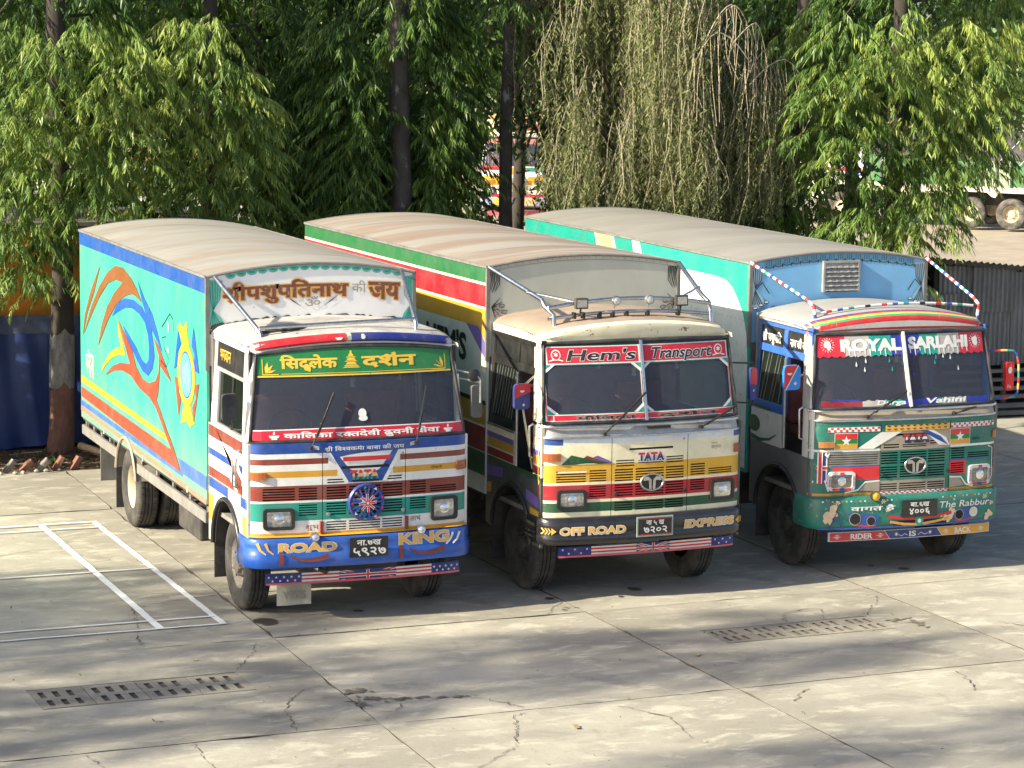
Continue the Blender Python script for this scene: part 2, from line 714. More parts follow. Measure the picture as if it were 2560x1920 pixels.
# drain covers: each concrete cover is a slab with two rows of slots through it
for di, (A_, B_, C_, D_, n) in enumerate(DRAINS):
    dr = thing('drain_channel', ['row of four slotted concrete drain covers left of the blue bumper' if di == 0 else
                                 'row of five slotted concrete drain covers in front of the middle and right trucks'][0], 'drain', ((A_[0] + C_[0]) / 2, (A_[1] + C_[1]) / 2, 0))
    ox, oy = dr.location.x, dr.location.y
    B().add([(p[0] - ox, p[1] - oy, -.0135) for p in (A_, B_, C_, D_)], [(0, 1, 2, 3)]).build('channel', MAT_HOLE, dr)
    for k in range(n):
        def mp_(u, v, t0=k / n, t1=(k + 1) / n):
            t = t0 + (t1 - t0) * (.012 + .976 * u)
            vv = .055 + .92 * (1 - v)
            x = (A_[0] + (B_[0] - A_[0]) * t) * (1 - vv) + (D_[0] + (C_[0] - D_[0]) * t) * vv
            y = (A_[1] + (B_[1] - A_[1]) * t) * (1 - vv) + (D_[1] + (C_[1] - D_[1]) * t) * vv
            return x - ox, y - oy
        ns = 3
        slots = [(.13 + (q + .14 * (r == 0)) * .27, .13 + (q + .14 * (r == 0)) * .27 + .115, r) for q in range(ns) for r in (0, 1)]
        us = sorted(set([0, 1] + [a for s_ in slots for a in s_[:2]]))
        vs = [0, .12, .42, .57, .87, 1]
        ins = lambda u, v: any(s_[0] < u < s_[1] and ((.12 < v < .42) if s_[2] == 0 else (.57 < v < .87)) for s_ in slots)
        zt = .004 + random.uniform(-.005, .003)
        s = B()
        s.grid(lambda u, v: (*mp_(u, v), zt), us, vs, 0, ins)
        for (a, b2, r) in slots:
            v0, v1 = ((.12, .42), (.57, .87))[r]
            cs = [mp_(a, v0), mp_(b2, v0), mp_(b2, v1), mp_(a, v1)]
            for q in range(4):
                p1, p2 = cs[q], cs[(q + 1) % 4]
                s.quad((*p1, zt), (*p2, zt), (*p2, -.054), (*p1, -.054), 1)
        cs = [mp_(0, 0), mp_(1, 0), mp_(1, 1), mp_(0, 1)]
        for q in range(4):
            s.quad((*cs[q], zt), (*cs[q], -.054), (*cs[(q + 1) % 4], -.054), (*cs[(q + 1) % 4], zt))
        s.build('drain_cover', [M_COVER, MAT_HOLE], dr)

# cracks: thin dirt filled lines of uneven width
CR = [[(-2.17, 1.39), (-2.25, .87), (-2.34, .3), (-2.44, -.03), (-2.44, -.42)], [(-1.2, -2.4), (-1.42, -2.5), (-1.63, -2.85), (-1.76, -3.1), (-1.8, -3.26), (-1.79, -3.43), (-1.87, -3.74), (-1.87, -3.84)],
      [(-1.35, -.61), (-1.48, -.99), (-1.67, -1.33), (-1.84, -1.63)], [(-2.04, 1.43), (-1.75, 1.5), (-1.4, 1.63), (-1.14, 1.66)], [(-2.84, -3.95), (-2.86, -4.3), (-2.88, -4.54), (-2.8, -5)],
      [(-3.81, -3.98), (-3.77, -4.18), (-3.75, -4.38), (-3.6, -4.9)], [(2.35, .15), (2.16, -.07), (2.0, -.36)], [(-1.05, -3.43), (-.83, -3.52), (-.67, -3.26), (-.37, -3.22), (-.14, -3.18), (.11, -3.35), (.21, -3.53), (.35, -3.75)],
      [(.3, -3.95), (.16, -4.02), (-.18, -4.92), (-.32, -5.08), (-.74, -5.42)], [(4.29, -1.49), (4.41, -1.16), (4.62, -1.07), (4.84, -.99), (4.94, -1.06), (4.83, -1.3), (4.76, -1.46)], [(5.3, -1.45), (5.48, -1.2), (5.68, -1.02), (5.85, -.7)],
      [(5.34, -1.81), (5.56, -1.92), (5.62, -2.09), (5.59, -2.23)], [(4.92, -3.87), (4.91, -3.96), (4.87, -4.23), (4.7, -4.6)], [(3.17, -4.03), (2.94, -4.25), (2.86, -4.37)], [(6.5, -2.2), (6.9, -2.9), (6.7, -3.4)], [(1.2, -4.0), (1.5, -4.5), (1.4, -5.2)],
      [(-3.4, 4.3), (-2.6, 4.7), (-1.9, 4.6)]]
for c in CR:
    pts = []
    for p, q in zip(c, c[1:]):
        k = max(2, int(math.hypot(q[0] - p[0], q[1] - p[1]) / .05))
        pts += [(p[0] + (q[0] - p[0]) * t / k + random.gauss(0, .014), p[1] + (q[1] - p[1]) * t / k + random.gauss(0, .014)) for t in range(k)]
    pts.append(c[-1])
    s = B()
    vs = []
    for i, p in enumerate(pts):
        a, b2 = pts[max(0, i - 1)], pts[min(len(pts) - 1, i + 1)]
        l_ = math.hypot(b2[0] - a[0], b2[1] - a[1]) or 1
        nx, ny = -(b2[1] - a[1]) / l_, (b2[0] - a[0]) / l_
        w = random.uniform(.001, .0065) * (1.9 if random.random() < .12 else 1)
        vs += [(p[0] + nx * w, p[1] + ny * w, .0075), (p[0] - nx * w, p[1] - ny * w, .0075)]
    s.add(vs, [(2 * i, 2 * i + 1, 2 * i + 3, 2 * i + 2) for i in range(len(pts) - 1)])
    s.build('crack', M_DIRTLINE, pavement)


def blot(cx, cy, rx, ry, z, n=40, jag=.25):
    ph = [random.uniform(0, 6.28) for _ in range(6)]
    return [(cx + rx * (1 + jag * sum(math.sin((k + 2) * t + ph[k]) / (k + 1.6) for k in range(6)) * .6) * math.cos(t),
             cy + ry * (1 + jag * sum(math.sin((k + 2) * t + ph[k]) / (k + 1.6) for k in range(6)) * .6) * math.sin(t)) for t in [2 * math.pi * i / n for i in range(n)]]


M_OIL = mat('oil soaked concrete', (.075, .062, .045), .45, var=.3, scale=8)
M_BROKEN = mat('broken concrete dirt', (.15, .125, .095), .95, var=.5, scale=9, bump=1, bscale=30)
for (x, y, r) in ((2.3, .35, .05), (3.4, .5, .07), (3.1, .2, .03), (6.9, .5, .06), (6.6, .75, .04), (.1, .45, .05)):
    B().flat([blot(x, y, r, r * 1.2, 0, 20)], lambda u, v: (u, v, .0082)).build('oil_stain', M_OIL, pavement)
B().flat([blot(-.98, .28, .13, .15, 0)], lambda u, v: (u, v, .0085)).build('oil_stain', M_OIL, pavement)
for (x, y, rx, ry, n) in ((-.95, -2.72, .16, .13, 30), (-.85, -3.05, .22, .07, 26), (-1.04, -3.2, .05, .14, 14), (-.6, -3.12, .18, .05, 16), (-.1, -3.2, .25, .03, 16), (5.5, -1.78, .14, .07, 18), (5.62, -2.02, .05, .14, 14), (2.3, -.15, .12, .06, 8)):
    q = B()
    for k in range(n):
        r = random.uniform(.006, .035) * random.uniform(.5, 1)
        cx, cy = x + random.gauss(0, rx * .5), y + random.gauss(0, ry * .5)
        q.flat([blot(cx, cy, r * 1.5, r, 0, 11, jag=.9)], lambda u, v: (u, v, .0072 + .00008 * k))
    tag(q.build('broken_patch', M_BROKEN, pavement), kind='stuff')


# badminton court lines (white tape laid on the slabs)
ct = math.radians(.75)


def court(u, v, z=.0115):
    x, y = u, v
    return (-1.435 + x * math.cos(ct) - y * math.sin(ct) * 1.6, .31 + x * math.sin(ct) + y * math.cos(ct), z)


court_t = thing('court_lines', 'white badminton court lines taped on the concrete left of the turquoise truck', 'court lines', (-2.5, 3, 0))
lines = [((.0, 0), (.0, 5.84), .075), ((-.68, .0), (-.68, 5.84), .085), ((.03, 0), (-9, -.0), .04), ((.0, .36), (-9, .36), .036), ((.0, 2.92), (-9, 2.92), .036), ((.0, 5.5), (-9, 5.5), .036), ((.03, 5.84), (-9, 5.84), .04)]
for k, (p, q, w) in enumerate(lines):
    n = 60
    us = []
    s = B()
    vs = []
    for i in range(n + 1):
        t = i / n
        x, y = p[0] + (q[0] - p[0]) * t, p[1] + (q[1] - p[1]) * t
        jx = random.gauss(0, .0025)
        z = .011 + .0016 * k
        if p[0] == q[0]:
            a, b2 = court(x - w / 2 + jx, y, z), court(x + w / 2 + jx, y, z)
        else:
            a, b2 = court(x, y - w / 2 + jx, z), court(x, y + w / 2 + jx, z)
        vs += [tuple(Vector(a) - court_t.location), tuple(Vector(b2) - court_t.location)]
    s.add(vs, [(2 * i, 2 * i + 1, 2 * i + 3, 2 * i + 2) for i in range(n)])
    s.build('line', M_LINE, court_t)

# ================================================================== trucks: shared parts
XC = .03
M_RUBBER = mat('tyre rubber', (.028, .027, .025), .8, var=.3, scale=6, dirt=.75, dirtcol=(.12, .105, .085), bump=.25)
M_RUBBER_D = mat('dusty tyre', (.05, .046, .04), .9, var=.3, scale=6, dirt=.95, dirtcol=(.2, .175, .14))
M_SEAL = mat('black window seal', (.02, .02, .021), .6, var=.3, scale=9, dirt=.3)
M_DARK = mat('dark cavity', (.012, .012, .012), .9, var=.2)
M_INT = mat('cab interior', (.22, .205, .18), .8, var=.3, scale=4)
M_CHROME = mat('tarnished chrome', (.62, .62, .60), .28, metal=1, var=.15, scale=12, dirt=.3)
M_STEEL = mat('bare steel', (.40, .40, .39), .42, metal=.8, var=.25, scale=8, dirt=.5)
M_CHASSIS = mat('chassis black', (.03, .028, .026), .75, var=.3, dirt=.7, dirtcol=(.13, .11, .085))
M_GREYM = mat('weathered grey metal', (.21, .205, .19), .6, metal=.2, var=.3, scale=5, dirt=.5, dirtcol=(.16, .12, .08))
M_ALU = mat('aluminium strip', (.46, .44, .40), .45, metal=.6, var=.2, scale=7, dirt=.4, dirtcol=(.3, .25, .19))
M_BLACKP = mat('black paint', (.016, .016, .017), .3, var=.3, dirt=.35, dirtcol=(.1, .09, .075))
M_RIMCREAM = mat('cream wheel rim', (.55, .47, .33), .6, var=.2, dirt=.6, dirtcol=(.3, .25, .18))
M_RIMGREY = mat('dusty wheel rim', (.20, .18, .155), .7, metal=.2, var=.3, scale=12, dirt=.8, dirtcol=(.32, .28, .22))
M_RIMDARK = mat('dark wheel rim', (.05, .047, .043), .7, metal=.2, var=.3, scale=12, dirt=.6, dirtcol=(.12, .105, .085))
M_LENS = mat('headlamp glass', (.55, .56, .55), .08, metal=.75, var=.3, scale=18)
M_AMBER = mat('amber lens', (.32, .085, .025), .25, var=.2, scale=9, dirt=.3)
M_WS = glass_mat('windscreen glass', tint=(.80, .85, .90), clear=.58, rough=.05, body=(.085, .094, .125))  # slate body colour stands in for what the screens reflect
M_SIDEGLASS = glass_mat('side glass', tint=(.45, .55, .45), clear=.5, body=(.02, .03, .024))
WHITE = paint('white paint', 226, 225, 218, dirt=.22)
CREAM = paint('cream paint', 238, 228, 190, dirt=.25)
RED = paint('red paint', 205, 30, 42, dirt=.2)
BLUE = paint('royal blue paint', 24, 72, 150, dirt=.25)
NAVY = paint('navy paint', 30, 44, 120, dirt=.2)
BROWN = paint('maroon brown paint', 128, 52, 38, dirt=.25)
YELLOW = paint('mustard paint', 208, 152, 40, dirt=.25)
TEAL = paint('teal paint', 24, 140, 122, dirt=.22)
GREEN = paint('dark green paint', 26, 82, 50, dirt=.25)
GREEN2 = paint('banner green', 28, 120, 60, dirt=.1)
PURPLE = paint('purple paint', 110, 90, 165, dirt=.2)
BLACKD = paint('black lettering', 22, 22, 24, dirt=.15)
GOLD = paint('gold lettering', 232, 190, 62, dirt=.1)
SILVER = paint('silver lettering', 205, 205, 205, dirt=.1)
OCHRE = paint('light ochre paint', 222, 170, 70, dirt=.2)
TAUPE = paint('taupe paint', 158, 146, 128, dirt=.3)
TRUCKTEAL = paint('deep teal paint', 16, 106, 92, dirt=.3)
BANRED = paint('banner red', 200, 34, 54, dirt=.1)
LTEAL = paint('pale teal paint', 90, 178, 160, dirt=.2)


def bow(x):
    a = min(abs(x - XC), 1.2299)
    y = .10 * (a / 1.2) ** 2
    if a > 1.06:
        y += .12 * (1 - math.sqrt(1 - ((a - 1.06) / .17) ** 2))
    return y


def ybase(z):
    if z < .96:
        return 0.0
    if z < 1.95:
        return .06
    return .08 + (z - 1.93) * .24


def FM(x, z, off=.004):
    return (x, ybase(z) + bow(x) - off, z)


class Layer:
    """flat paint laid on a surface: fn(u, v, off); every painted piece that stands apart becomes a part of its own"""
    def __init__(s, fn, off=.003):
        s.b, s.mats, s.fn, s.off, s.ops = B(), [], fn, off, []

    def mi(s, m):
        if m not in s.mats:
            s.mats.append(m)
        return s.mats.index(m)

    def mark(s):
        s.ops.append((len(s.b.v), len(s.b.f)))

    def surf(s, fn, us, vs, m):
        s.mark()
        s.b.grid(fn, us, vs, s.mi(m))

    def poly(s, c, m, lv=0, seg=None):
        s.mark()
        s.b.flat([c], lambda u, v: s.fn(u, v, s.off + lv * .0016), s.mi(m), seg)

    def strip(s, x0, x1, z0, z1, m, lv=0, n=None):
        s.mark()
        n = n or max(1, int(abs(x1 - x0) / .08))
        s.b.grid(lambda u, v: s.fn(u, v, s.off + lv * .0016), lin(x0, x1, n), [z0, z1], s.mi(m))

    def band(s, pts, m, lv=0):
        """quad band, pts = list of (u, v_low, v_high)"""
        s.mark()
        f = lambda u, v: s.fn(u, v, s.off + lv * .0016)
        for a, b_ in zip(pts, pts[1:]):
            s.b.quad(f(a[0], a[1]), f(b_[0], b_[1]), f(b_[0], b_[2]), f(a[0], a[2]), s.mi(m))

    def glyphs(s, ls, m, lv, flip=False):
        s.mark()
        for i in (0, 1):      # neighbours share a head bar: lift every other letter a hair
            put_text(s.b, ls[i::2], lambda u, v: s.fn(-u if flip else u, v, s.off + (lv + .22 * i) * .0016), s.mi(m))

    def text(s, t, x0, x1, z0, z1, m, lv=1, outline=None, ow=.012, **k):
        ls = text2d(t, x0, x1, z0, z1, **k)
        if outline:
            s.glyphs([fat(l, ow) for l in ls], outline, lv - .7)
        s.glyphs(ls, m, lv)

    def uk(s, x0, x1, z0, z1, lv=0):
        s.strip(x0, x1, z0, z1, NAVY, lv)
        w, h = x1 - x0, z1 - z0
        for k, (m, l) in enumerate(((WHITE, .13), (RED, .055))):
            dx, dz = w * l, h * l
            s.poly([(x0, z0), (x0 + dx, z0), (x1, z1 - dz), (x1, z1), (x1 - dx, z1), (x0, z0 + dz)], m, lv + 1 + k)
            s.poly([(x0, z1), (x0, z1 - dz), (x1 - dx, z0), (x1, z0), (x1, z0 + dz), (x0 + dx, z1)], m, lv + 1.3 + k)
        cx, cz = (x0 + x1) / 2, (z0 + z1) / 2
        b_ = min(w, h)
        for k, (m, l) in enumerate(((WHITE, .16), (RED, .09))):
            s.strip(x0, x1, cz - b_ * l, cz + b_ * l, m, lv + 3 + k)
            s.poly(rect(cx - b_ * l, cx + b_ * l, z0, z1), m, lv + 3.3 + k)

    def bars(s, x0, x1, z0, z1, n=7, lv=0):
        for i in range(n):
            s.strip(x0, x1, z0 + (z1 - z0) * i / n, z0 + (z1 - z0) * (i + 1) / n, RED if i % 2 == 0 else WHITE, lv)

    def build(s, name, parent, tol=.02):
        ops = s.ops + [(len(s.b.v), len(s.b.f))]
        V = np.array(s.b.v)
        bb = []
        for (v0, f0), (v1, f1) in zip(ops, ops[1:]):
            if f1 > f0:
                bb.append([V[v0:v1].min(0) - tol, V[v0:v1].max(0) + tol, [(v0, v1, f0, f1)]])
        merged = True
        while merged:
            merged = False
            out = []
            for b_ in bb:
                for o in out:
                    if (b_[0] <= o[1]).all() and (o[0] <= b_[1]).all():
                        o[0], o[1] = np.minimum(o[0], b_[0]), np.maximum(o[1], b_[1])
                        o[2] += b_[2]
                        merged = True
                        break
                else:
                    out.append(b_)
            bb = out
        for b_ in bb:
            q = B()
            used = []
            for (v0, v1, f0, f1) in b_[2]:
                o = len(q.v) - v0
                q.v.extend(s.b.v[v0:v1])
                q.f.extend([[i + o for i in f] for f in s.b.f[f0:f1]])
                q.m.extend(s.b.m[f0:f1])
            used = sorted(set(q.m))
            q.m = [used.index(i) for i in q.m]
            q.build(name, [s.mats[i] for i in used], parent)


def area_sign(l):
    return max((area2(c) for c in l), key=abs)


def slot_rows(x0, x1, z0, z1, n, duty=.56):
    p = (z1 - z0) / n
    return [(x0, x1, z0 + i * p + p * (1 - duty) / 2, z0 + i * p + p * (1 + duty) / 2) for i in range(n)]


def front_panel(T, base, paints, slots, z0=.95, z1=1.93):
    """the pressed front of the cab: painted bands cut along the band edges, vent slots sunk into it"""
    mats = []

    def mi(m):
        if m not in mats:
            mats.append(m)
        return mats.index(m)
    dark = mi(M_DARK)
    xs = set([XC + s * a for a in (1.2299, 1.222, 1.21, 1.19, 1.16, 1.12, 1.06, .95, .8, .65, .5, .35, .2) for s in (-1, 1)] + [XC])
    zs = set([z0, z1, .961, 1.1, 1.2, 1.3, 1.4, 1.5, 1.6, 1.7, 1.8])
    for p in paints + slots:
        for x in p[:2]:
            if -1.2 < x < 1.26:
                xs.add(x)
        for z in p[2:4]:
            if z0 < z < z1:
                zs.add(z)

    def uniq(a):
        a = sorted(a)
        r = [a[0]]
        for v in a[1:]:
            if v - r[-1] > 1e-4:
                r.append(v)
        return r
    xs, zs = uniq(xs), uniq(zs)

    def pick(x, z):
        m = base
        for p in paints:
            if p[0] <= x <= p[1] and p[2] <= z <= p[3]:
                m = p[4]
        return mi(m)
    ins = lambda x, z: any(s[0] < x < s[1] and s[2] < z < s[3] for s in slots)
    f = lambda x, z: FM(x, z, 0)
    g_ = B()
    g_.grid(f, xs, zs, pick, ins)
    for s in slots:
        D = .03
        k = [s[0]] + [x for x in xs if s[0] < x < s[1]] + [s[1]]
        back = lambda x, z: FM(x, z, -D)
        g_.grid(back, k, [s[2], s[3]], dark)
        for za, in ((s[2],), (s[3],)):
            for a, b_ in zip(k, k[1:]):
                g_.quad(f(a, za), f(b_, za), back(b_, za), back(a, za), pick((s[0] + s[1]) / 2, s[3] + .004))
        for xa in (s[0], s[1]):
            g_.quad(f(xa, s[2]), f(xa, s[3]), back(xa, s[3]), back(xa, s[2]), dark)
    return g_.build('front_panel', mats, T, smooth=40)


def std_slots(dx=0, dz=0):
    S = []
    for a in ((-1.055, -.716, 1.325, 1.465, 5), (-.675, -.48, 1.325, 1.465, 5), (-.675, -.48, 1.155, 1.285, 5),
              (-.378, -.163, 1.315, 1.465, 5), (-.13, .216, 1.315, 1.465, 5), (.24, .467, 1.315, 1.465, 5),
              (-.378, -.163, 1.15, 1.295, 5), (-.13, .216, 1.15, 1.295, 5), (.24, .467, 1.15, 1.295, 5),
              (-.378, -.163, .985, 1.095, 4), (-.13, .216, .985, 1.095, 4), (.24, .467, .985, 1.095, 4),
              (.555, .74, 1.335, 1.475, 5), (.555, .74, 1.165, 1.297, 5), (.79, 1.10, 1.335, 1.41, 3)):
        S += [(x0 + dx, x1 + dx, q0 + dz, q1 + dz) for x0, x1, q0, q1 in slot_rows(*a)]
    return S


def wheel(T, side, x, y, r=.5, rear=False, rim=None, tyre=None):
    s = side
    w = .135
    prof = [(.27, -.10), (.30, -.125), (.36, -.137), (.43, -.137), (.47, -.125), (.493, -.105), (.5, -.085), (.5, -.05), (.484, -.047), (.484, -.037), (.5, -.034),
            (.5, -.005), (.484, -.003), (.484, .007), (.5, .01), (.5, .04), (.484, .043), (.484, .052), (.5, .055), (.5, .085), (.493, .105), (.47, .125), (.43, .137), (.36, .137), (.30, .125), (.27, .10)]
    k = r / .5
    b_ = B()
    b_.lathe([(a * k, h * s) for a, h in prof], (x, y, r), 'x', 40)
    # tread blocks and side lettering ribs
    for i in range(40):
        t = 2 * math.pi * i / 40
        c, d = math.cos(t), math.sin(t)
        for h0, h1 in ((-.1, -.06), (.06, .1)):
            p0 = (x + h0, y + c * r * .998, r + d * r * .998)
            p1 = (x + h1, y + c * r * .998, r + d * r * .998)
            b_.bar(p0, p1, .022, .012)
    o = b_.build('wheel', tyre or M_RUBBER, T, smooth=35)
    q = B()
    if rear:
        pr = [(.275, .10), (.262, .085), (.25, .0), (.24, -.07), (.15, -.085), (.135, -.05), (.12, .02), (.085, .04), (.0005, .045)]
    else:
        pr = [(.275, .105), (.262, .09), (.235, .04), (.20, .03), (.165, .05), (.15, .085), (.115, .09), (.105, .13), (.065, .145), (.0005, .148)]
    q.lathe([(a * k, h * s) for a, h in pr], (x, y, r), 'x', 32)
    for i in range(8):
        t = 2 * math.pi * i / 8 + .2
        rr = (.17 if rear else .132) * k
        hx = (-.07 if rear else .085)
        c, d = math.cos(t) * rr, math.sin(t) * rr
        q.tube([(x + s * hx, y + c, r + d), (x + s * (hx + .045), y + c, r + d)], .017, 6)
    q.build('rim', rim or M_RIMGREY, o, smooth=35)
    return o


def mirror(T, x0, x1, y, z0, z1, body, front=None, tilt=.15, deco=None):
    """rear view mirror: a rounded housing"""
    poly = rrect(x0, x1, z0, z1, min(x1 - x0, z1 - z0) * .22)
    cx = (x0 + x1) / 2
    fn = lambda u, v, d: (u, y + d + (u - cx) * tilt, v)
    b_ = B()
    b_.slab(poly, fn, .055)
    o = b_.build('mirror', body, T, bevel=.008)
    g_ = B()
    g_.flat([rrect(x0 + .012, x1 - .012, z0 + .012, z1 - .012, .025)], lambda u, v: (u, y + .0565 + (u - cx) * tilt, v))
    g_.build('mirror_glass', M_CHROME, o)
    if deco:
        l = Layer(lambda u, v, off: (u, y - .004 - off + (u - cx) * tilt, v))
        deco(l)
        l.build('mirror_paint', o)
    return o


def wiper(T, p, q):
    a, b_ = FM(*p, .035), FM(*q, .03)
    va, vb = Vector(a), Vector(b_)
    m = va.lerp(vb, .55)
    s = B()
    s.tube([a, tuple(m + Vector((0, -.015, 0)))], .008, 6)
    d = (vb - va).normalized()
    s.bar(tuple(m - d * .22 + Vector((.012, .0, 0))), tuple(vb + Vector((.012, .0, 0))), .014, .022)
    s.tube([tuple(va + Vector((0, -.01, 0))), tuple(va + Vector((0, .04, 0)))], .022, 8)
    return s.build('wiper', M_BLACKP, T)


def headlight(T, x0, x1, z0, z1, bez, lens=None, brow=None):
    cx = (x0 + x1) / 2
    b_ = B()
    out = rrect(x0, x1, z0, z1, .04)
    inn = rrect(x0 + .035, x1 - .035, z0 + .035, z1 - .035, .02)
    n = len(out)
    P0 = [FM(u, v, .0) for u, v in out]
    P1 = [FM(u, v, .028) for u, v in out]
    P2 = [FM(u, v, .03) for u, v in inn]
    P3 = [FM(u, v, -.01) for u, v in inn]
    vs = P0 + P1 + P2 + P3
    fs = []
    for r in range(3):
        for i in range(n):
            fs.append((r * n + i, r * n + (i + 1) % n, (r + 1) * n + (i + 1) % n, (r + 1) * n + i))
    b_.add(vs, fs)
    o = b_.build('headlight', bez, T, smooth=40)
    g_ = B()
    us, ws = lin(x0 + .034, x1 - .034, 10), lin(z0 + .034, z1 - .034, 8)
    zc = (z0 + z1) / 2
    def lf(u, v):
        a, b2 = (u - cx) / (x1 - x0) * 2, (v - zc) / (z1 - z0) * 2
        bulge = .022 * (1 - .5 * a * a - .5 * b2 * b2) + .0035 * math.sin(u * 150)
        return FM(u, v, bulge)
    g_.grid(lf, us, ws)
    g_.build('lens', lens or M_LENS, o, smooth=60)
    r_ = B()
    r_.lathe([(.055, 0), (.04, -.008), (.0005, -.012)], FM(cx, zc, .028), 'y', 16)
    r_.build('bulb', mat('bulb shield', (.8, .8, .8), .15, metal=.9), o, smooth=50)
    return o


def indicator(T, x0, x1, z0, z1, m=None):
    b_ = B()
    b_.grid(lambda u, v: FM(u, v, .028), lin(x0, x1, 4), [z0, z1])
    for z in (z0, z1):
        b_.grid(lambda u, v: FM(u, z, v), lin(x0, x1, 4), [0, .028])
    for x in (x0, x1):
        b_.quad(FM(x, z0, 0), FM(x, z1, 0), FM(x, z1, .028), FM(x, z0, .028))
    return b_.build('indicator', m or M_AMBER, T)


def lamp(T, x, z, r, body, lens, y=None):
    yy = FM(x, z, .06)[1] if y is None else y
    b_ = B()
    b_.lathe([(.3 * r, .07), (.85 * r, .05), (r, .0), (r * .93, -.012), (r * .88, -.004)], (x, yy, z), 'y', 20)
    b_.tube([(x, yy + .04, z - r * .6), (x, yy + .06, z - r * 1.6)], .01, 6)
    o = b_.build('auxiliary_lamp', body, T, smooth=40)
    B().lathe([(r * .9, -.004), (r * .5, -.018), (.0005, -.022)], (x, yy, z), 'y', 18).build('lens', lens, o, smooth=60)
    return o


def bumper(T, prof, m, half=1.25, back=.55):
    """profile (outward, z) swept round the front of the cab"""
    path = []
    for t in lin(-1, 1, 40):
        x = XC + t * 1.2299
        path.append((x, bow(x)))
    first, lastp = path[0], path[-1]
    left = [(first[0] - .004, back - (back - first[1]) * i / 4) for i in range(4)]
    right = [(lastp[0] + .004, lastp[1] + (back - lastp[1]) * (i + 1) / 4) for i in range(4)]
    path = left + path + right
    b_ = B()
    vs = []
    for i, p in enumerate(path):
        a, c = path[max(0, i - 1)], path[min(len(path) - 1, i + 1)]
        l_ = math.hypot(c[0] - a[0], c[1] - a[1])
        nx, ny = (c[1] - a[1]) / l_, -(c[0] - a[0]) / l_
        vs += [(p[0] + nx * o, p[1] + ny * o, z) for o, z in prof]
    k = len(prof)
    fs = [(i * k + j, (i + 1) * k + j, (i + 1) * k + j + 1, i * k + j + 1) for i in range(len(path) - 1) for j in range(k - 1)]
    b_.add(vs, fs)
    return b_.build('bumper', m, T, smooth=50)


def plate(T, x0, x1, z0, z1, rows, edge=None, y=None, tc=None):
    yy = y if y is not None else -.035
    yy = min(yy, bow((x0 + x1) / 2) - .035)
    b_ = B()
    b_.box(x0, x1, yy, yy + .012, z0, z1)
    if edge:
        b_.box(x0 - .018, x1 + .018, yy + .003, yy + .01, z0 - .018, z1 + .018, 1)
    o = b_.build('number_plate', [M_BLACKP, edge or M_BLACKP], T)
    l = Layer(lambda u, v, off: (u, yy - off, v), .002)
    for (t, a, b2, c, d) in rows:
        l.text(t, a, b2, c, d, tc or WHITE, bold=.02)
    if edge:
        for (a, b2, c, d) in ((x0 + .008, x1 - .008, z0 + .006, z0 + .012), (x0 + .008, x1 - .008, z1 - .012, z1 - .006)):
            l.strip(a, b2, c, d, RED)
    l.build('plate_lettering', o)
    return o


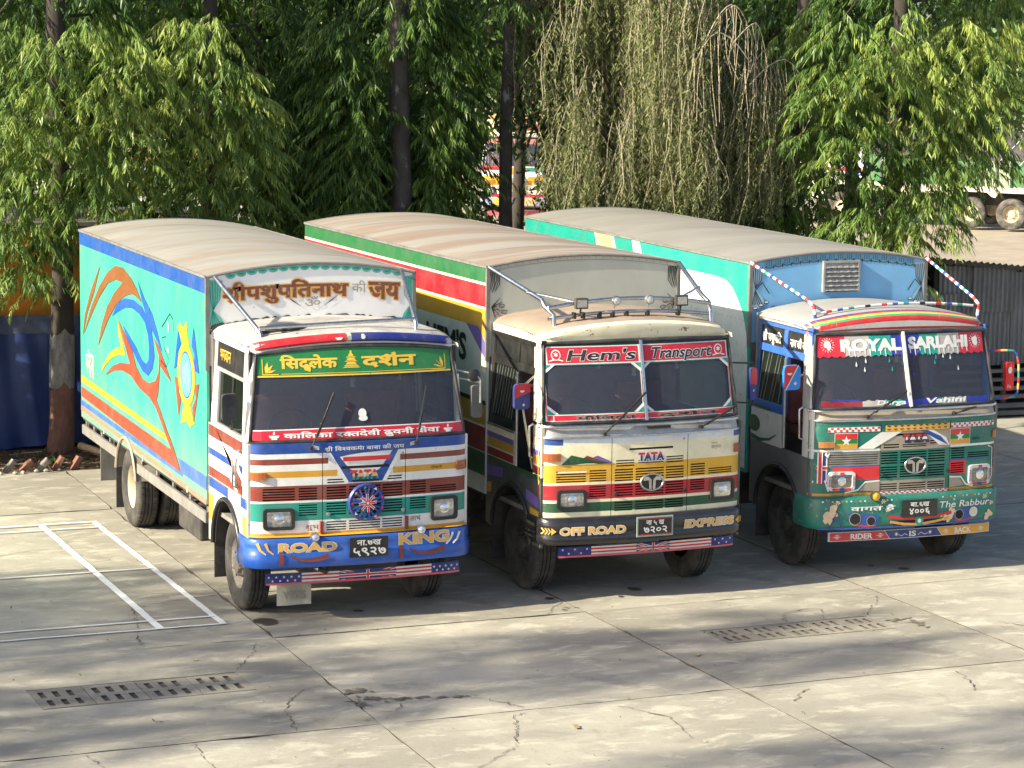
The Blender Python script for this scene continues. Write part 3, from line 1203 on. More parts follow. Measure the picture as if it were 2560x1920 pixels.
def cab(T, cfg):
    """shell of the cab: pillars, roof, back wall, floor, screen and what one sees through it"""
    zb, zt, ztc = cfg['ws']            # screen foot, top at the sides, extra height in the middle
    wb, wt = cfg.get('ww', (1.19, 1.09))
    zt_ = lambda s: zt + ztc * (1 - s * s)
    yws = lambda x, z: .105 + (z - 1.93) * .24 + bow(x)

    def WM(s, t, off=0.0):
        z = zb + t * (zt_(s) - zb)
        w = wb + (wt - wb) * t
        x = XC + s * w
        return (x, yws(x, z) - off, z)
    T_ws = B()
    T_ws.grid(lambda s, t: WM(s, t), lin(-1, 1, 24), lin(0, 1, 8))
    ws = T_ws.build('windscreen', M_WS, T, smooth=60)
    seal = B()
    ring = [WM(s, 0, .006) for s in lin(-1, 1, 24)] + [WM(1, t, .006) for t in lin(0, 1, 8)[1:]] + [WM(s, 1, .006) for s in lin(1, -1, 24)[1:]] + [WM(-1, t, .006) for t in lin(1, 0, 8)[1:-1]]
    seal.tube(ring, .022, 6, closed=True)
    seal.build('screen_seal', M_SEAL, ws, smooth=60)
    # body shell
    body, bm = B(), [cfg['pillar'], cfg['roof'], cfg['lip'], M_INT, cfg['sill']]
    sx = lambda z: 1.225 - max(0, z - 1.93) * .075
    for s in (-1, 1):
        cols = []
        for t in lin(0, 1, 8):
            p = Vector(WM(s, t, .0))
            z = p.z
            e = Vector((XC + s * sx(z), yws(XC + s * sx(z), z) + .06, z))
            e2 = e + Vector((-s * .01, .13, 0))
            mid = (p + e) / 2 + Vector((s * .012, -.018, 0))
            cols.append([tuple(p), tuple(mid), tuple(e), tuple(e2)])
        k = 4
        vs = [q for c in cols for q in c]
        body.add(vs, [(i * k + j, i * k + j + 1, (i + 1) * k + j + 1, (i + 1) * k + j) for i in range(len(cols) - 1) for j in range(k - 1)], 0)
    # sill strip between the painted front and the screen
    z1f = cfg.get('ztop', 1.93)
    body.grid(lambda s, t: tuple(Vector(FM(XC + s * 1.2299, z1f, 0)).lerp(Vector((XC + s * 1.2299, yws(XC + s * 1.2299, zb) - .004, zb - .012)), t)), lin(-1, 1, 40), [0, .5, 1], 4)
    # roof with its brow
    rb, rc = cfg['roofz']
    lipb = cfg['lipz']
    prof = [(.34, None), (.315, -.075), (.325, -.035), (.37, -.008), (.47, .012), (.75, .028), (1.25, .03), (1.84, .022)]
    svals = [-1.0, -.985, -.95, -.88, -.75, -.6, -.45, -.3, -.15, 0, .15, .3, .45, .6, .75, .88, .95, .985, 1.0]
    def RM(s, k, off=0.0):
        i = min(int(k), len(prof) - 2)
        t = k - i
        res = []
        for (y, dz) in (prof[i], prof[i + 1]):
            base = rb + rc * (1 - s * s) - .05 * max(0, (abs(s) - .9) / .1) ** 2
            z = lipb + cfg.get('lipc', 0) * (1 - s * s) if dz is None else base + dz
            yy = y + (.10 * s * s + .10 * max(0, (abs(s) - .85) / .15) ** 2) * max(0, 1 - (y - .3) / .9)
            res.append(Vector((XC + s * (1.165 if y < .5 else 1.17), yy, z)))
        p = res[0].lerp(res[1], t)
        return (p.x, p.y - off * (1 if k < 3 else .5), p.z + off * (.3 if k < 2 else 1))
    vs = [RM(s, k) for k in range(len(prof)) for s in svals]
    n = len(svals)
    body.add(vs, [], 0)
    o = len(body.v) - len(vs)
    for i in range(len(prof) - 1):
        for j in range(n - 1):
            body.f.append([o + i * n + j, o + i * n + j + 1, o + (i + 1) * n + j + 1, o + (i + 1) * n + j])
            body.m.append(2 if i < 3 else 1)
    # roof sides down to the side frames, header over the screen
    for s in (-1, 1):
        x = XC + s * 1.165
        body.add([(x, .38, rb - .07), (x + s * .008, .38, 2.86), (x + s * .008, 1.84, 2.86), (XC + s * 1.17, 1.84, rb - .03), (XC + s * 1.17, .9, rb - .025)], [(0, 1, 2, 3, 4)], 0)
    body.grid(lambda s, t: tuple(Vector(WM(s, 1, -.01)).lerp(Vector((XC + s * 1.16, .33 + .12 * s * s, lipb + cfg.get('lipc', 0) * (1 - s * s) + .01)), t)), lin(-1, 1, 20), [0, 1], 0)
    # floor, back wall (with inner face), right hand side
    body.box(XC - 1.18, XC + 1.18, .25, 1.78, .93, .98, 3)
    body.box(XC - 1.19, XC + 1.19, 1.78, 1.81, .95, 2.93, 3)
    shell = body.build('cab_shell', bm, T, smooth=35)
    # inside: dash, seats, steering wheel
    d = B()
    d.box(XC - 1.1, XC + 1.1, .36, .66, 1.55, 1.90)
    d.build('dashboard', M_INT, T, bevel=.04)
    for cx in (-.55, .6):
        q = B()
        q.box(cx - .3, cx + .3, 1.0, 1.5, 1.45, 1.6)
        q.box(cx - .3, cx + .3, 1.46, 1.6, 1.6, 2.25)
        q.build('seat', mat('seat cloth', (.30, .10, .09), .9, var=.3), T, bevel=.05)
    og = B()
    for k, (ox, ln) in enumerate(((XC + .02, .22), (XC - .42, .12), (XC + .55, .16))):
        og.tube([(ox, .50, 2.78), (ox, .52, 2.78 - ln)], .006, 5)
        og.lathe([(.0005, .03), (.035, .0), (.02, -.06), (.03, -.09), (.0005, -.10)], (ox, .52, 2.76 - ln), 'z', 10)
    og.build('hanging_ornament', mat('ornament fabric', (.45, .40, .36), .8, var=.3), T, smooth=50)
    for cx in (-.85, .95):
        B().grid(lambda u, v: (cx + u, 1.70 + .03 * math.sin(u * 40), v), lin(-.22, .22, 24), [1.95, 2.75]).build('rear_curtain', mat('cab curtain', (.34, .20, .17), .9, var=.25), T, smooth=60)
    st = B()
    st.tube([(-.55 + .24 * math.cos(a), .80 + .10 * math.sin(a), 1.98 + .2 * math.sin(a)) for a in lin(0, 2 * math.pi, 24)[:-1]], .016, 6, closed=True)
    st.tube([(-.55, .80, 1.98), (-.55, .62, 1.80)], .02, 6)
    st.bar((-.79, .80, 1.98), (-.31, .80, 1.98), .03, .02)
    st.build('steering_wheel', M_BLACKP, T)
    return WM, ws, shell, RM


def lower_side(T, side, m, arch=(1.04, .62, .57), z1=1.93, zlow=.62, y1=1.82, flare=None, deco=None, back=.62):
    """lower cab side with the wheel arch cut out of it"""
    x = XC + side * 1.2255
    ay, az, ar = arch
    poly = [(.21, zlow), (ay - ar, zlow)] + [(ay - ar * math.cos(math.radians(a)), max(zlow, az + ar * math.sin(math.radians(a)))) for a in range(6, 175, 8)] + [(ay + ar, zlow), (y1, zlow), (y1, z1), (.21, z1)]
    b_ = B()
    b_.slab(poly, lambda u, v, d: (x - side * d, u, v), .035)
    o = b_.build('side_panel', m, T)
    f = B()
    f.tube([(x + side * .012, ay - (ar + .005) * math.cos(math.radians(a)), az + (ar + .005) * math.sin(math.radians(a))) for a in range(0, 181, 9)], .028, 8)
    f.build('mudguard', flare or M_BLACKP, T, smooth=60)
    w = B()   # inner arch
    w.grid(lambda a, t: (x - side * t, ay - (ar - .005) * math.cos(math.radians(a)), az + (ar - .005) * math.sin(math.radians(a))), lin(0, 180, 14), [0.02, .36])
    w.build('wheel_arch', M_CHASSIS, T, smooth=60)
    fl = B()
    fl.box(x + .01 if side < 0 else x - .31, x + .31 if side < 0 else x - .01, ay + ar + .01, ay + ar + .025, .22, .80)
    fl.build('mudflap', M_CHASSIS, T)
    if deco:
        l = Layer(lambda u, v, off: (x + side * off, u, v))
        deco(l)
        l.build('side_paint', o)
    return o


def cargo_box(T, W, y0, L, H, cam_, zb, side_base, side_paint, front_m, roof_m, frame_m=None, mirror_right=True):
    x0, x1, y1 = -W / 2, W / 2, y0 + L
    frame_m = frame_m or M_GREYM
    top = lambda x: H + cam_ * (1 - (2 * x / W) ** 2)
    # sheets of the sides
    n = max(3, round(L / 1.7))
    for s, x in ((-1, x0), (1, x1)):
        for k in range(n):
            b_ = B()
            a, c = y0 + L * k / n + .002, y0 + L * (k + 1) / n - .002
            b_.grid(lambda u, v: (x + s * .002 * math.sin(math.pi * (u - a) / (c - a)) * math.sin(math.pi * (v - zb) / (H - zb)), u, v), lin(a, c, 6), lin(zb, H - .004, 8))
            b_.grid(lambda u, v: (x - s * .03, u, v), [a, c], [zb, H - .004])
            b_.quad((x, a, zb), (x, c, zb), (x - s * .03, c, zb), (x - s * .03, a, zb))
            b_.quad((x, a, zb), (x, a, H - .004), (x - s * .03, a, H - .004), (x - s * .03, a, zb))
            b_.quad((x, c, zb), (x, c, H - .004), (x - s * .03, c, H - .004), (x - s * .03, c, zb))
            b_.build('side_sheet', side_base, T, smooth=30)
    l = Layer(lambda u, v, off: (x0 - .0034 - off * .5, u, v))
    side_paint(l)
    l.build('side_artwork', T)
    # head board, with the curved top
    hb = B()
    us = lin(x0 + .006, x1 - .006, 24)
    zlo = 2.55
    hb.grid(lambda u, t: (u, y0, zlo + (top(u) - .012 - zlo) * t), us, lin(0, 1, 6))
    hb.grid(lambda u, t: (u, y0 + .05, zlo + (top(u) - .012 - zlo) * t), us, [0, 1])
    hb.quad((x0 + .006, y0, zlo), (x1 - .006, y0, zlo), (x1 - .006, y0 + .05, zlo), (x0 + .006, y0 + .05, zlo))
    head = hb.build('head_board', front_m, T, smooth=30)
    lw = B()
    lw.box(x0 + .03, x1 - .03, y0 + .02, y0 + .05, zb, zlo)
    lw.build('lower_head_board', M_GREYM, T)
    # corner angle irons and roof rim
    fr = B()
    for x, s in ((x0, -1), (x1, 1)):
        fr.box(x - .012 if s < 0 else x - .03, x + .03 if s < 0 else x + .012, y0 - .012, y0 + .03, 2.5, H - .006)
    fr.tube([(u, y0 - .006, top(u) - .004) for u in us], .016, 6)
    fr.tube([(u, y1 + .004, top(u) - .004) for u in us], .016, 6)
    for x in (x0 - .008, x1 + .008):
        fr.bar((x, y0, H - .004), (x, y1, H - .004), .02, .03)
    fr.build('corner_frame', frame_m, T)
    # roof skin: dented sheets
    rs = max(4, round(L / 1.2))
    ph = [random.uniform(0, 6) for _ in range(8)]
    def rz(x, y):
        k = .006 * math.sin(2.1 * y + ph[0] + 1.7 * x) + .005 * math.sin(4.3 * y + ph[1] - 2.6 * x) + .004 * math.sin(9 * y + ph[2]) * math.cos(3 * x + ph[3])
        return top(x) + k * (1 - (2 * x / W) ** 4)
    for k in range(rs):
        b_ = B()
        a, c = y0 - .01 + (L + .02) * k / rs, y0 - .01 + (L + .02) * (k + 1) / rs + .03
        lift = .0012 * (k % 2)
        b_.grid(lambda u, v: (u, v, rz(u, v) + .004 + lift), lin(x0 - .012, x1 + .012, 22), lin(a, min(c, y1 + .012), 10))
        b_.build('roof_sheet', roof_m, T, smooth=40)
    # rear doors
    for s in (-1, 1):
        b_ = B()
        b_.box(.01 if s > 0 else x0 + .02, x1 - .02 if s > 0 else -.01, y1 - .05, y1 - .01, zb, H - .03)
        b_.tube([(s * .12, y1 + .01, zb + .1), (s * .12, y1 + .01, H - .1)], .014, 6)
        b_.build('rear_door', M_GREYM, T)
    # floor, chassis rails, cross members, axle, tanks
    c_ = B()
    c_.box(x0 + .01, x1 - .01, y0 + .06, y1 - .06, zb - .03, zb + .04)
    for x in (-.42, .42):
        c_.box(x - .04, x + .04, .35, y1 - .1, zb - .30, zb - .05)
    for k in range(9):
        y = y0 + .2 + (L - .4) * k / 8
        c_.box(x0 + .05, x1 - .05, y - .04, y + .04, zb - .11, zb - .03)
    c_.build('chassis', M_CHASSIS, T)
    return head, top


def rear_gear(T, y, zb, rims, W=2.42):
    for s in (-1, 1):
        wheel(T, s, s * (W / 2 - .17), y, .5, True, rims)
        wheel(T, s, s * (W / 2 - .49), y, .5, True, M_RIMDARK)
    a = B()
    a.tube([(-1.0, y, .5), (-.3, y, .5), (-.2, y, .5), (.2, y, .5), (.3, y, .5), (1.0, y, .5)], [.07, .08, .2, .2, .08, .07], 12)
    a.build('axle', M_CHASSIS, T, smooth=50)
    f = B()
    f.tube([(-.95, 1.0, .5), (.95, 1.0, .5)], .06, 8)
    f.build('axle', M_CHASSIS, T)

# ================================================================== the three painted trucks
def boxes(T, name, m, lst, side=-1, bevel=.006):
    """pieces of the upper cab side: each (y0, y1, z0, z1, depth in, proud) is a part of its own"""
    out = []
    for (y0, y1, z0, z1, pr, th) in lst:
        xo = XC + side * (1.20 + pr)
        b_ = B()
        xi = xo - side * th
        lean = lambda z: -side * max(0, z - 1.93) * .06
        v = [(x + lean(z), y, z) for z in (z0, z1) for y in (y0, y1) for x in (xo, xi)]
        b_.add(v, [(0, 1, 3, 2), (4, 6, 7, 5), (0, 4, 5, 1), (2, 3, 7, 6), (0, 2, 6, 4), (1, 5, 7, 3)])
        out.append(b_.build(name, m, T, bevel=bevel))
    return out


def side_fn(side, pr):
    return lambda u, v, off: (XC + side * (1.20 + pr + off) - side * max(0, v - 1.93) * .06, u, v)


def ornament(T, cx, cz, r):
    b_ = B()
    y = FM(cx, cz, .05)[1]
    b_.lathe([(r, .03), (r * 1.02, .0), (r * .95, -.02), (r * .80, -.015), (r * .78, .01)], (cx, y, cz), 'y', 36, mis=[0, 1, 1, 0])
    b_.lathe([(r * .30, .01), (r * .30, -.03), (r * .26, -.04), (.0005, -.045)], (cx, y, cz), 'y', 24)
    for i in range(9):
        t = 2 * math.pi * (i + .25) / 9
        for q in (-.16, .16):
            b_.bar((cx + r * .28 * math.cos(t), y - .012, cz + r * .28 * math.sin(t)), (cx + r * .84 * math.cos(t + q), y - .008, cz + r * .84 * math.sin(t + q)), .018, .02)
    o = b_.build('wheel_ornament', [BLUE, NAVY], T, smooth=40)
    l = Layer(lambda u, v, off: (u, y - .046 - off, v), .002)
    for k in range(4):
        a = math.radians(45 * k + 4)
        c, s_ = math.cos(a), math.sin(a)
        for m, w, lv in ((WHITE, .028, 0), (RED, .016, 1)):
            p = (cx - r * .5 * c, cz - r * .5 * s_), (cx + r * .5 * c, cz + r * .5 * s_)
            l.poly(stroke(p, w), m, lv + k * .2)
    l.poly(star(cx, cz, .02, 5), WHITE, 3)
    for k in range(9):
        t = 2 * math.pi * (k + .5) / 9
        l2 = [(cx + r * .92 * math.cos(t + d), cz + r * q * math.sin(t + d)) for d, q in ((-.1, .92), (.1, .92))]
        l.poly([(cx + r * .82 * math.cos(t - .12), cz + r * .82 * math.sin(t - .12)), (cx + r * .94 * math.cos(t), cz + r * .94 * math.sin(t)), (cx + r * .82 * math.cos(t + .12), cz + r * .82 * math.sin(t + .12))],
               (RED, WHITE, TEAL, OCHRE)[k % 4], 0)
    l.build('ornament_paint', o)


def emblem(T, cx, cz, rx, rz):
    y = FM(cx, cz, .035)[1]
    b_ = B()
    b_.flat([arc(cx, cz, rx * .97, rz * .97, 0, 352, 40)], lambda u, v: (u, y, v), 1)
    b_.tube([(p[0], y, p[1]) for p in arc(cx, cz, rx, rz, 0, 350, 35)], .012, 8, closed=True)
    for s in (-1, 1):
        pts = [(cx + s * .022, cz - rz * .86), (cx + s * .026, cz + rz * .25), (cx + s * .05, cz + rz * .45), (cx + s * rx * .78, cz + rz * .42)]
        b_.flat([stroke(pts, .03, .045)], lambda u, v: (u, y - .008, v))
    return b_.build('emblem', [M_CHROME, M_BLACKP], T, smooth=50)


def curtain(l, x0, s, ztop, m, m2, lv=1, w=.17, knot=3.16, low=2.95, tie=None):
    """painted drape at the edge of a head board; s is the way it opens"""
    p = lambda a, b_: (x0 + s * a, b_)
    l.poly([p(0, ztop), p(w, ztop - .01), p(w * .92, ztop - .12), p(w * .7, knot + .1), p(w * .42, knot), p(w * .95, low + .12), p(w * 1.15, low + .05), p(w * .6, low - .03), p(0, low - .05)], m, lv)
    for k in range(5):
        a = w * (.12 + .19 * k)
        l.poly(stroke([p(a, ztop - .02), p(a * .8 + .02, knot + .12), p(w * .36, knot + .01)], .013, .006), m2, lv + 1)
        l.poly(stroke([p(w * .34, knot), p(w * (.15 + .2 * k), low + .03)], .006, .012), m2, lv + 1)
    if tie:
        l.poly(stroke([p(w * .4, knot), p(w * .9, knot + .09), p(w * 1.2, knot + .02), p(w * 1.5, knot - .05)], .012), tie, lv + 2)


ROOF1 = mat('dusty grey roof', (.315, .298, .262), .55, metal=.1, var=.12, scale=1.2, stain=[(.9, .50, .64, .6, (.27, .19, .13)), (2.2, .55, .7, .35, (.24, .215, .19))], stretch=(.45, 1.5, 1))
ROOF2 = mat('rusty pink roof', (.255, .195, .152), .6, var=.1, scale=1.5, stain=[(1.1, .47, .55, .85, (.30, .285, .25)), (3, .55, .75, .5, (.2, .16, .13))], stretch=(.12, 1.25, 1))
ROOF3 = mat('grey sheet roof', (.265, .252, .225), .55, metal=.1, var=.14, scale=1.1, stain=[(.8, .55, .68, .45, (.25, .22, .19))], stretch=(.5, 1.4, 1))
CABROOF = mat('chipped cab roof', (.47, .45, .41), .5, var=.15, scale=3, dirt=.75, dirtcol=(.17, .15, .125), chip=.06, chipcol=(.13, .10, .075))
CABWHITE = mat('chipped white cab', (.70, .68, .62), .45, var=.1, scale=4, dirt=.3, chip=.05, chipcol=(.20, .16, .12))
CABCREAM = mat('chipped cream cab', (.76, .70, .48), .45, var=.08, scale=4, dirt=.25, chip=.085, chipcol=(.17, .12, .085))
CABGREY = mat('scuffed grey cab', (.40, .40, .38), .5, metal=.2, var=.2, scale=5, dirt=.4, chip=.05, chipcol=(.6, .58, .53))
TURQ = paint('turquoise box paint', 60, 164, 140, dirt=.25, scale=1.5, stretch=(1, 1, .25), low=(1.0, 1.75, (.26, .22, .17)), stain=[(4, .5, .72, .35, (.045, .27, .22)), (9, .6, .75, .4, (.3, .33, .27))])
TURQBAND = paint('blue box band', 24, 78, 152, dirt=.2)
RUSTBR = paint('brown swoosh paint', 126, 78, 42, dirt=.15)
RUSTRED = paint('rust red swoosh paint', 142, 66, 44, dirt=.2)
PINKRUST = paint('faded pink rust', 168, 120, 100, dirt=.5)
SWBLUE = paint('swoosh blue paint', 30, 84, 172, dirt=.1)
SWYEL = paint('swoosh yellow paint', 206, 154, 44, dirt=.12)
DIRTYBLUE = paint('faded lower blue', 60, 100, 175, dirt=.4)
HEADWHITE = mat('white head board', (.80, .795, .77), .45, var=.05, scale=2, dirt=.1, chip=.01, chipcol=(.08, .07, .06))
HEADGREY = mat('pale green grey head board', (.50, .52, .43), .45, var=.07, scale=2, dirt=.2, stretch=(1, 1, .5))
HEADBLUE = mat('sky blue head board', srgb(118, 178, 220), .45, var=.08, scale=3, dirt=.2, chip=.02, chipcol=(.35, .42, .45))
INK = paint('thin black paint', 36, 44, 46, dirt=.1)
DRAPE = paint('pale blue drape', 150, 184, 200, dirt=.1)
TGREEN = paint('cargo green paint', 40, 104, 62, dirt=.2)
TRED = paint('cargo red paint', 176, 34, 46, dirt=.2)
TYEL = paint('cargo mustard paint', 192, 150, 50, dirt=.25)
TGREY = paint('cargo pale grey', 198, 204, 196, dirt=.2)
DRED = paint('cargo dark red', 130, 30, 42, dirt=.25)
T3TEAL = paint('cargo turquoise', 36, 162, 138, dirt=.15)
T3DTEAL = paint('cargo deep teal', 26, 140, 124, dirt=.15)
T3WHITE = paint('cargo white', 228, 230, 226, dirt=.18)
ORANGE = paint('pale orange paint', 226, 178, 120, dirt=.15)
STAR = dict(n=5, ri=.4)


def nepal_split(z0, z1, x0, x1):
    def deco(l):
        cx = (x0 + x1) / 2
        l.poly(arc(cx, z0 + (z1 - z0) * .72, .034, .022, 180, 360, 10), WHITE, 1)
        l.poly(star(cx + .02, z0 + (z1 - z0) * .24, .022, 8, .5), WHITE, 1)
    return deco


def tata(l, x0, x1, z0, z1, mats, lv=2, outline=None):
    ls = text2d('TATA', x0, x1, z0, z1, bold=.05)
    for m in mats[:1]:
        if outline:
            l.glyphs([fat(q, .009) for q in ls], outline, lv - .8)
    l.glyphs(ls, mats[0], lv)
    h = (z1 - z0)
    for q, m in zip((0.0, .36), mats[1:]):
        for k, le in enumerate(ls):
            xs = [p[0] for c in le for p in c]
            # lower bands of each letter in another colour: clip the outlines
            cl = []
            for c in le:
                r = []
                zz = z0 + h * (.62 - q)
                for i, p in enumerate(c):
                    p2 = c[(i + 1) % len(c)]
                    if p[1] <= zz:
                        r.append(p)
                    if (p[1] <= zz) != (p2[1] <= zz):
                        t = (zz - p[1]) / (p2[1] - p[1])
                        r.append((p[0] + (p2[0] - p[0]) * t, zz))
                if len(r) > 2:
                    cl.append(r)
            if cl:
                l.glyphs([cl], m, lv + .5 + q)


# ------------------------------------------------------------------ truck 1: turquoise box, ROAD KING
def truck_one():
    T = thing('cargo_truck', 'turquoise box truck with a blue ROAD KING bumper and green windscreen banner', 'truck', (0, 0, 0), 0, 'painted cargo trucks parked side by side')
    paints = [(-2, 2, 1.825, 1.93, BLUE), (-2, -.36, 1.71, 1.772, BROWN), (.44, 2, 1.71, 1.772, BROWN), (-2, -.26, 1.573, 1.64, YELLOW), (.36, 2, 1.573, 1.64, YELLOW),
              (-2, 2, 1.325, 1.485, BROWN), (-2, 2, 1.11, 1.302, TEAL), (-2, 2, .95, .982, YELLOW)]
    slots = std_slots() + [(-.22, .31, 1.648, 1.672), (-.425, -.418, .96, 1.83), (.498, .505, .96, 1.83)]
    for a in ((-.37, -.165, 1.492, 1.548, 2), (-.125, .205, 1.495, 1.52, 1), (.245, .46, 1.50, 1.555, 2)):
        slots += slot_rows(*a)
    fp = front_panel(T, WHITE, paints, slots)
    WM, ws, shell, RM = cab(T, dict(ws=(1.945, 2.845, .075), ww=(1.195, 1.085), pillar=CABWHITE, roof=CABROOF, lip=CABROOF, sill=BLUE, roofz=(2.965, .095), lipz=2.868, lipc=.085))
    l = Layer(lambda u, v, off: RM(u, v, off + .002))
    l.strip(-.985, -.10, .25, 2.9, RED, 0, 20)
    l.strip(-.10, -.05, .25, 2.9, WHITE, 0, 4)
    l.strip(-.05, .985, .25, 2.9, NAVY, 0, 20)
    l.surf(lambda u, v: RM(u, v, .005), lin(-.985, -.10, 10), lin(.3, 2.9, 4), RED)
    l.surf(lambda u, v: RM(u, v, .005), lin(-.05, .985, 10), lin(.3, 2.9, 4), NAVY)
    l.poly(arc(-.17, 1.7, .035, .75, 180, 360, 10), WHITE, 3)
    l.poly(star(.06, 1.6, .9, 10, .6), WHITE, 3) if False else l.poly([(.06 + .026 * (1 if i % 2 else .65) * math.cos(i * .314), 1.6 + .8 * (1 if i % 2 else .65) * math.sin(i * .314)) for i in range(20)], WHITE, 3)
    l.build('flag_band', shell)
    # front lettering and the blue wedge
    l = Layer(FM)
    l.poly([(-.335, 1.826), (.418, 1.826), (.238, 1.50), (-.135, 1.50)], BLUE, 0, .06)
    for s in (-1, 1):
        e = (-.335, -.135) if s < 0 else (.418, .238)
        w = .045 * s
        l.poly([(e[0], 1.824), (e[0] + w, 1.824), (e[1] + w, 1.50), (e[1], 1.50)], WHITE, 1)
    l.strip(-.20, .325, 1.726, 1.772, RED, 2)
    l.strip(-.22, .31, 1.646, 1.674, M_DARK, 3)
    l.strip(-.10, .20, 1.50, 1.522, M_DARK, 3)
    tata(l, -.125, .20, 1.532, 1.628, [RED, OCHRE, TEAL], 2)
    l.text('श/ी िव<शवकम^ा बाबा की जय', -.40, .485, 1.842, 1.895, WHITE, 2, bold=.012)
    for s in (-1, 1):
        cx = -.46 if s < 0 else .55
        for k in range(3):
            l.poly(stroke([(cx, 1.862 + k * .013), (cx + s * .07, 1.876 + k * .016)], .008), WHITE, 2)
    l.text('शुभ', -.60, -.46, 1.015, 1.06, BROWN, 2)
    l.text('लाभ', .56, .68, 1.04, 1.09, BROWN, 2)
    l.text('लेखनी', .80, .93, 1.595, 1.625, BLACKD, 2)
    l.build('front_lettering', fp)
    headlight(T, -1.055, -.723, 1.02, 1.25, M_BLACKP)
    headlight(T, .797, 1.117, 1.025, 1.285, M_BLACKP)
    indicator(T, -1.193, -1.025, 1.555, 1.634)
    indicator(T, 1.10, 1.25, 1.56, 1.655)
    ornament(T, .045, 1.283, .20)
    for x in (-.36, .47):
        B().lathe([(.022, .01), (.022, -.012), (.01, -.016), (.0005, -.016)], FM(x, 1.17, .004), 'y', 10).build('latch', M_STEEL, T)
    for x in (-.435, .515):
        B().box(x - .018, x + .018, FM(x, 1.0, .03)[1], FM(x, 1.0, -.01)[1], .965, 1.10).build('bonnet_hinge', BROWN, T, bevel=.005)
    # bumper
    bp = bumper(T, [(-.07, .94), (-.005, .937), (.012, .92), (.014, .86), (.012, .79), (.024, .775), (.028, .70), (.028, .64), (.02, .622), (-.06, .616)], mat('blue bumper', srgb(26, 82, 168), .3, var=.08, scale=3, dirt=.25, coat=.3))
    l = Layer(lambda u, v, off: (u, bow(u) - .016 - off - (.015 if v < .772 else 0), v))
    l.text('ROAD', -.91, -.29, .795, .885, OCHRE, 2, outline=SILVER, ow=.008, bold=.035)
    l.text('KING', .405, .99, .81, .925, OCHRE, 2, outline=SILVER, ow=.008, bold=.035)
    for x0 in (-.91, .405):
        l.surf(lambda u, v: l.fn(u, v, .008), [x0, x0 + .05], [.66, .70, .74, .765, .7719, .7721, .78, .80], BROWN)
        l.poly(stroke([(x0 + .12, .762), (x0 + .17, .73), (x0 + .24, .706), (x0 + .33, .70), (x0 + .42, .71), (x0 + .53, .742)], .02, .05), BROWN, 2.5)
    for k in range(2):
        for x0, s in ((-1.13, 1), (1.12, -1)):
            l.poly(stroke([(x0 + k * .08 * s, .895), (x0 + (.03 + k * .08) * s, .82), (x0 + (.085 + k * .08) * s, .775)], .03, .015), OCHRE if s > 0 else WHITE, 1)
    l.build('bumper_lettering', bp)
    plate(T, -.157, .27, .705, .92, [('ना.७ख', -.08, .19, .835, .89), ('५९२७', -.12, .245, .73, .81)], y=-.05)
    glare = mat('lamp lens white', (.75, .76, .85), .1, metal=.6, var=.3, scale=40)
    lamp(T, -.53, .945, .05, M_CHROME, glare, -.02)
    lamp(T, .66, .952, .05, M_CHROME, glare, 0.0)
    # flag board under the bumper, rubber flap
    fb = B()
    fb.grid(lambda u, v: (u, .20 + bow(u) * .7, v), lin(-.99, 1.2, 16), [.402, .522])
    fb.grid(lambda u, v: (u, .225 + bow(u) * .7, v), lin(-.99, 1.2, 16), [.402, .522])
    fbo = fb.build('flag_board', paint('flag board blue', 60, 90, 150), T)
    l = Layer(lambda u, v, off: (u, .20 + bow(u) * .7 - off, v))
    z0, z1 = .405, .52
    for a, b_ in ((-.99, -.605), (.862, 1.2)):
        l.strip(a, b_, z0, z1, NAVY, 0)
        for k in range(9):
            l.poly(star(a + .03 + (b_ - a - .06) * k / 8, z0 + (.04 if k % 2 else .08), .017), WHITE, 1)
    l.bars(-.605, -.195, z0, z1, 6)
    l.bars(.448, .862, z0, z1, 6)
    l.uk(-.195, .448, z0, z1)
    l.strip(-.99, 1.2, .402, .424, paint('pink edge', 205, 90, 100), 6)
    l.build('flag_paint', fbo)
    B().tube([(-.42, .2, .56), (-.36, .15, .53), (-.30, .2, .56)], .028, 8).build('tow_hook', M_CHASSIS, T, smooth=50)
    fl = B()
    fl.grid(lambda u, v: (u, .42 + .01 * math.sin(u * 20), v), lin(-.82, -.44, 8), [.13, .37])
    flo = fl.build('rubber_flap', mat('pale rubber flap', (.50, .47, .36), .8, var=.2, dirt=.5), T)
    l = Layer(lambda u, v, off: (u, .405 - off, v))
    l.text('VIGS', -.76, -.5, .20, .29, TAUPE, 1, bold=.03)
    l.build('flap_lettering', flo)
    # screen banners
    l = Layer(lambda u, v, off: (lambda z: (u, .105 + (z - 1.93) * .24 + bow(u) - off, z))(v), .008)
    gtop = lambda u: 2.835 + .078 * (1 - ((u - XC) / 1.09) ** 2)
    us = lin(-1.055, 1.10, 24)
    l.surf(lambda u, t: l.fn(u, 2.615 + (gtop(u) - 2.615) * t, .008), us, [0, .5, 1], GREEN2)
    l.surf(lambda u, t: l.fn(u, 2.612 + .016 * t, .0096), us, [0, 1], GOLD)
    l.strip(-.80, .87, 2.64, 2.646, GOLD, 1)
    l.text('िसद_धलेक', -.81, -.19, 2.702, 2.84, GOLD, 2, bold=.035)
    l.text('दश^न', .075, .70, 2.70, 2.84, GOLD, 2, bold=.035)
    cx = -.04
    for w, z0, z1 in ((.10, 2.69, 2.703), (.085, 2.708, 2.722), (.06, 2.727, 2.75), (.075, 2.755, 2.765), (.05, 2.77, 2.793), (.06, 2.797, 2.806), (.03, 2.81, 2.835), (.012, 2.835, 2.868)):
        l.poly([(cx - w, z0), (cx + w, z0), (cx + w * .7, z1), (cx - w * .7, z1)], GOLD, 2)
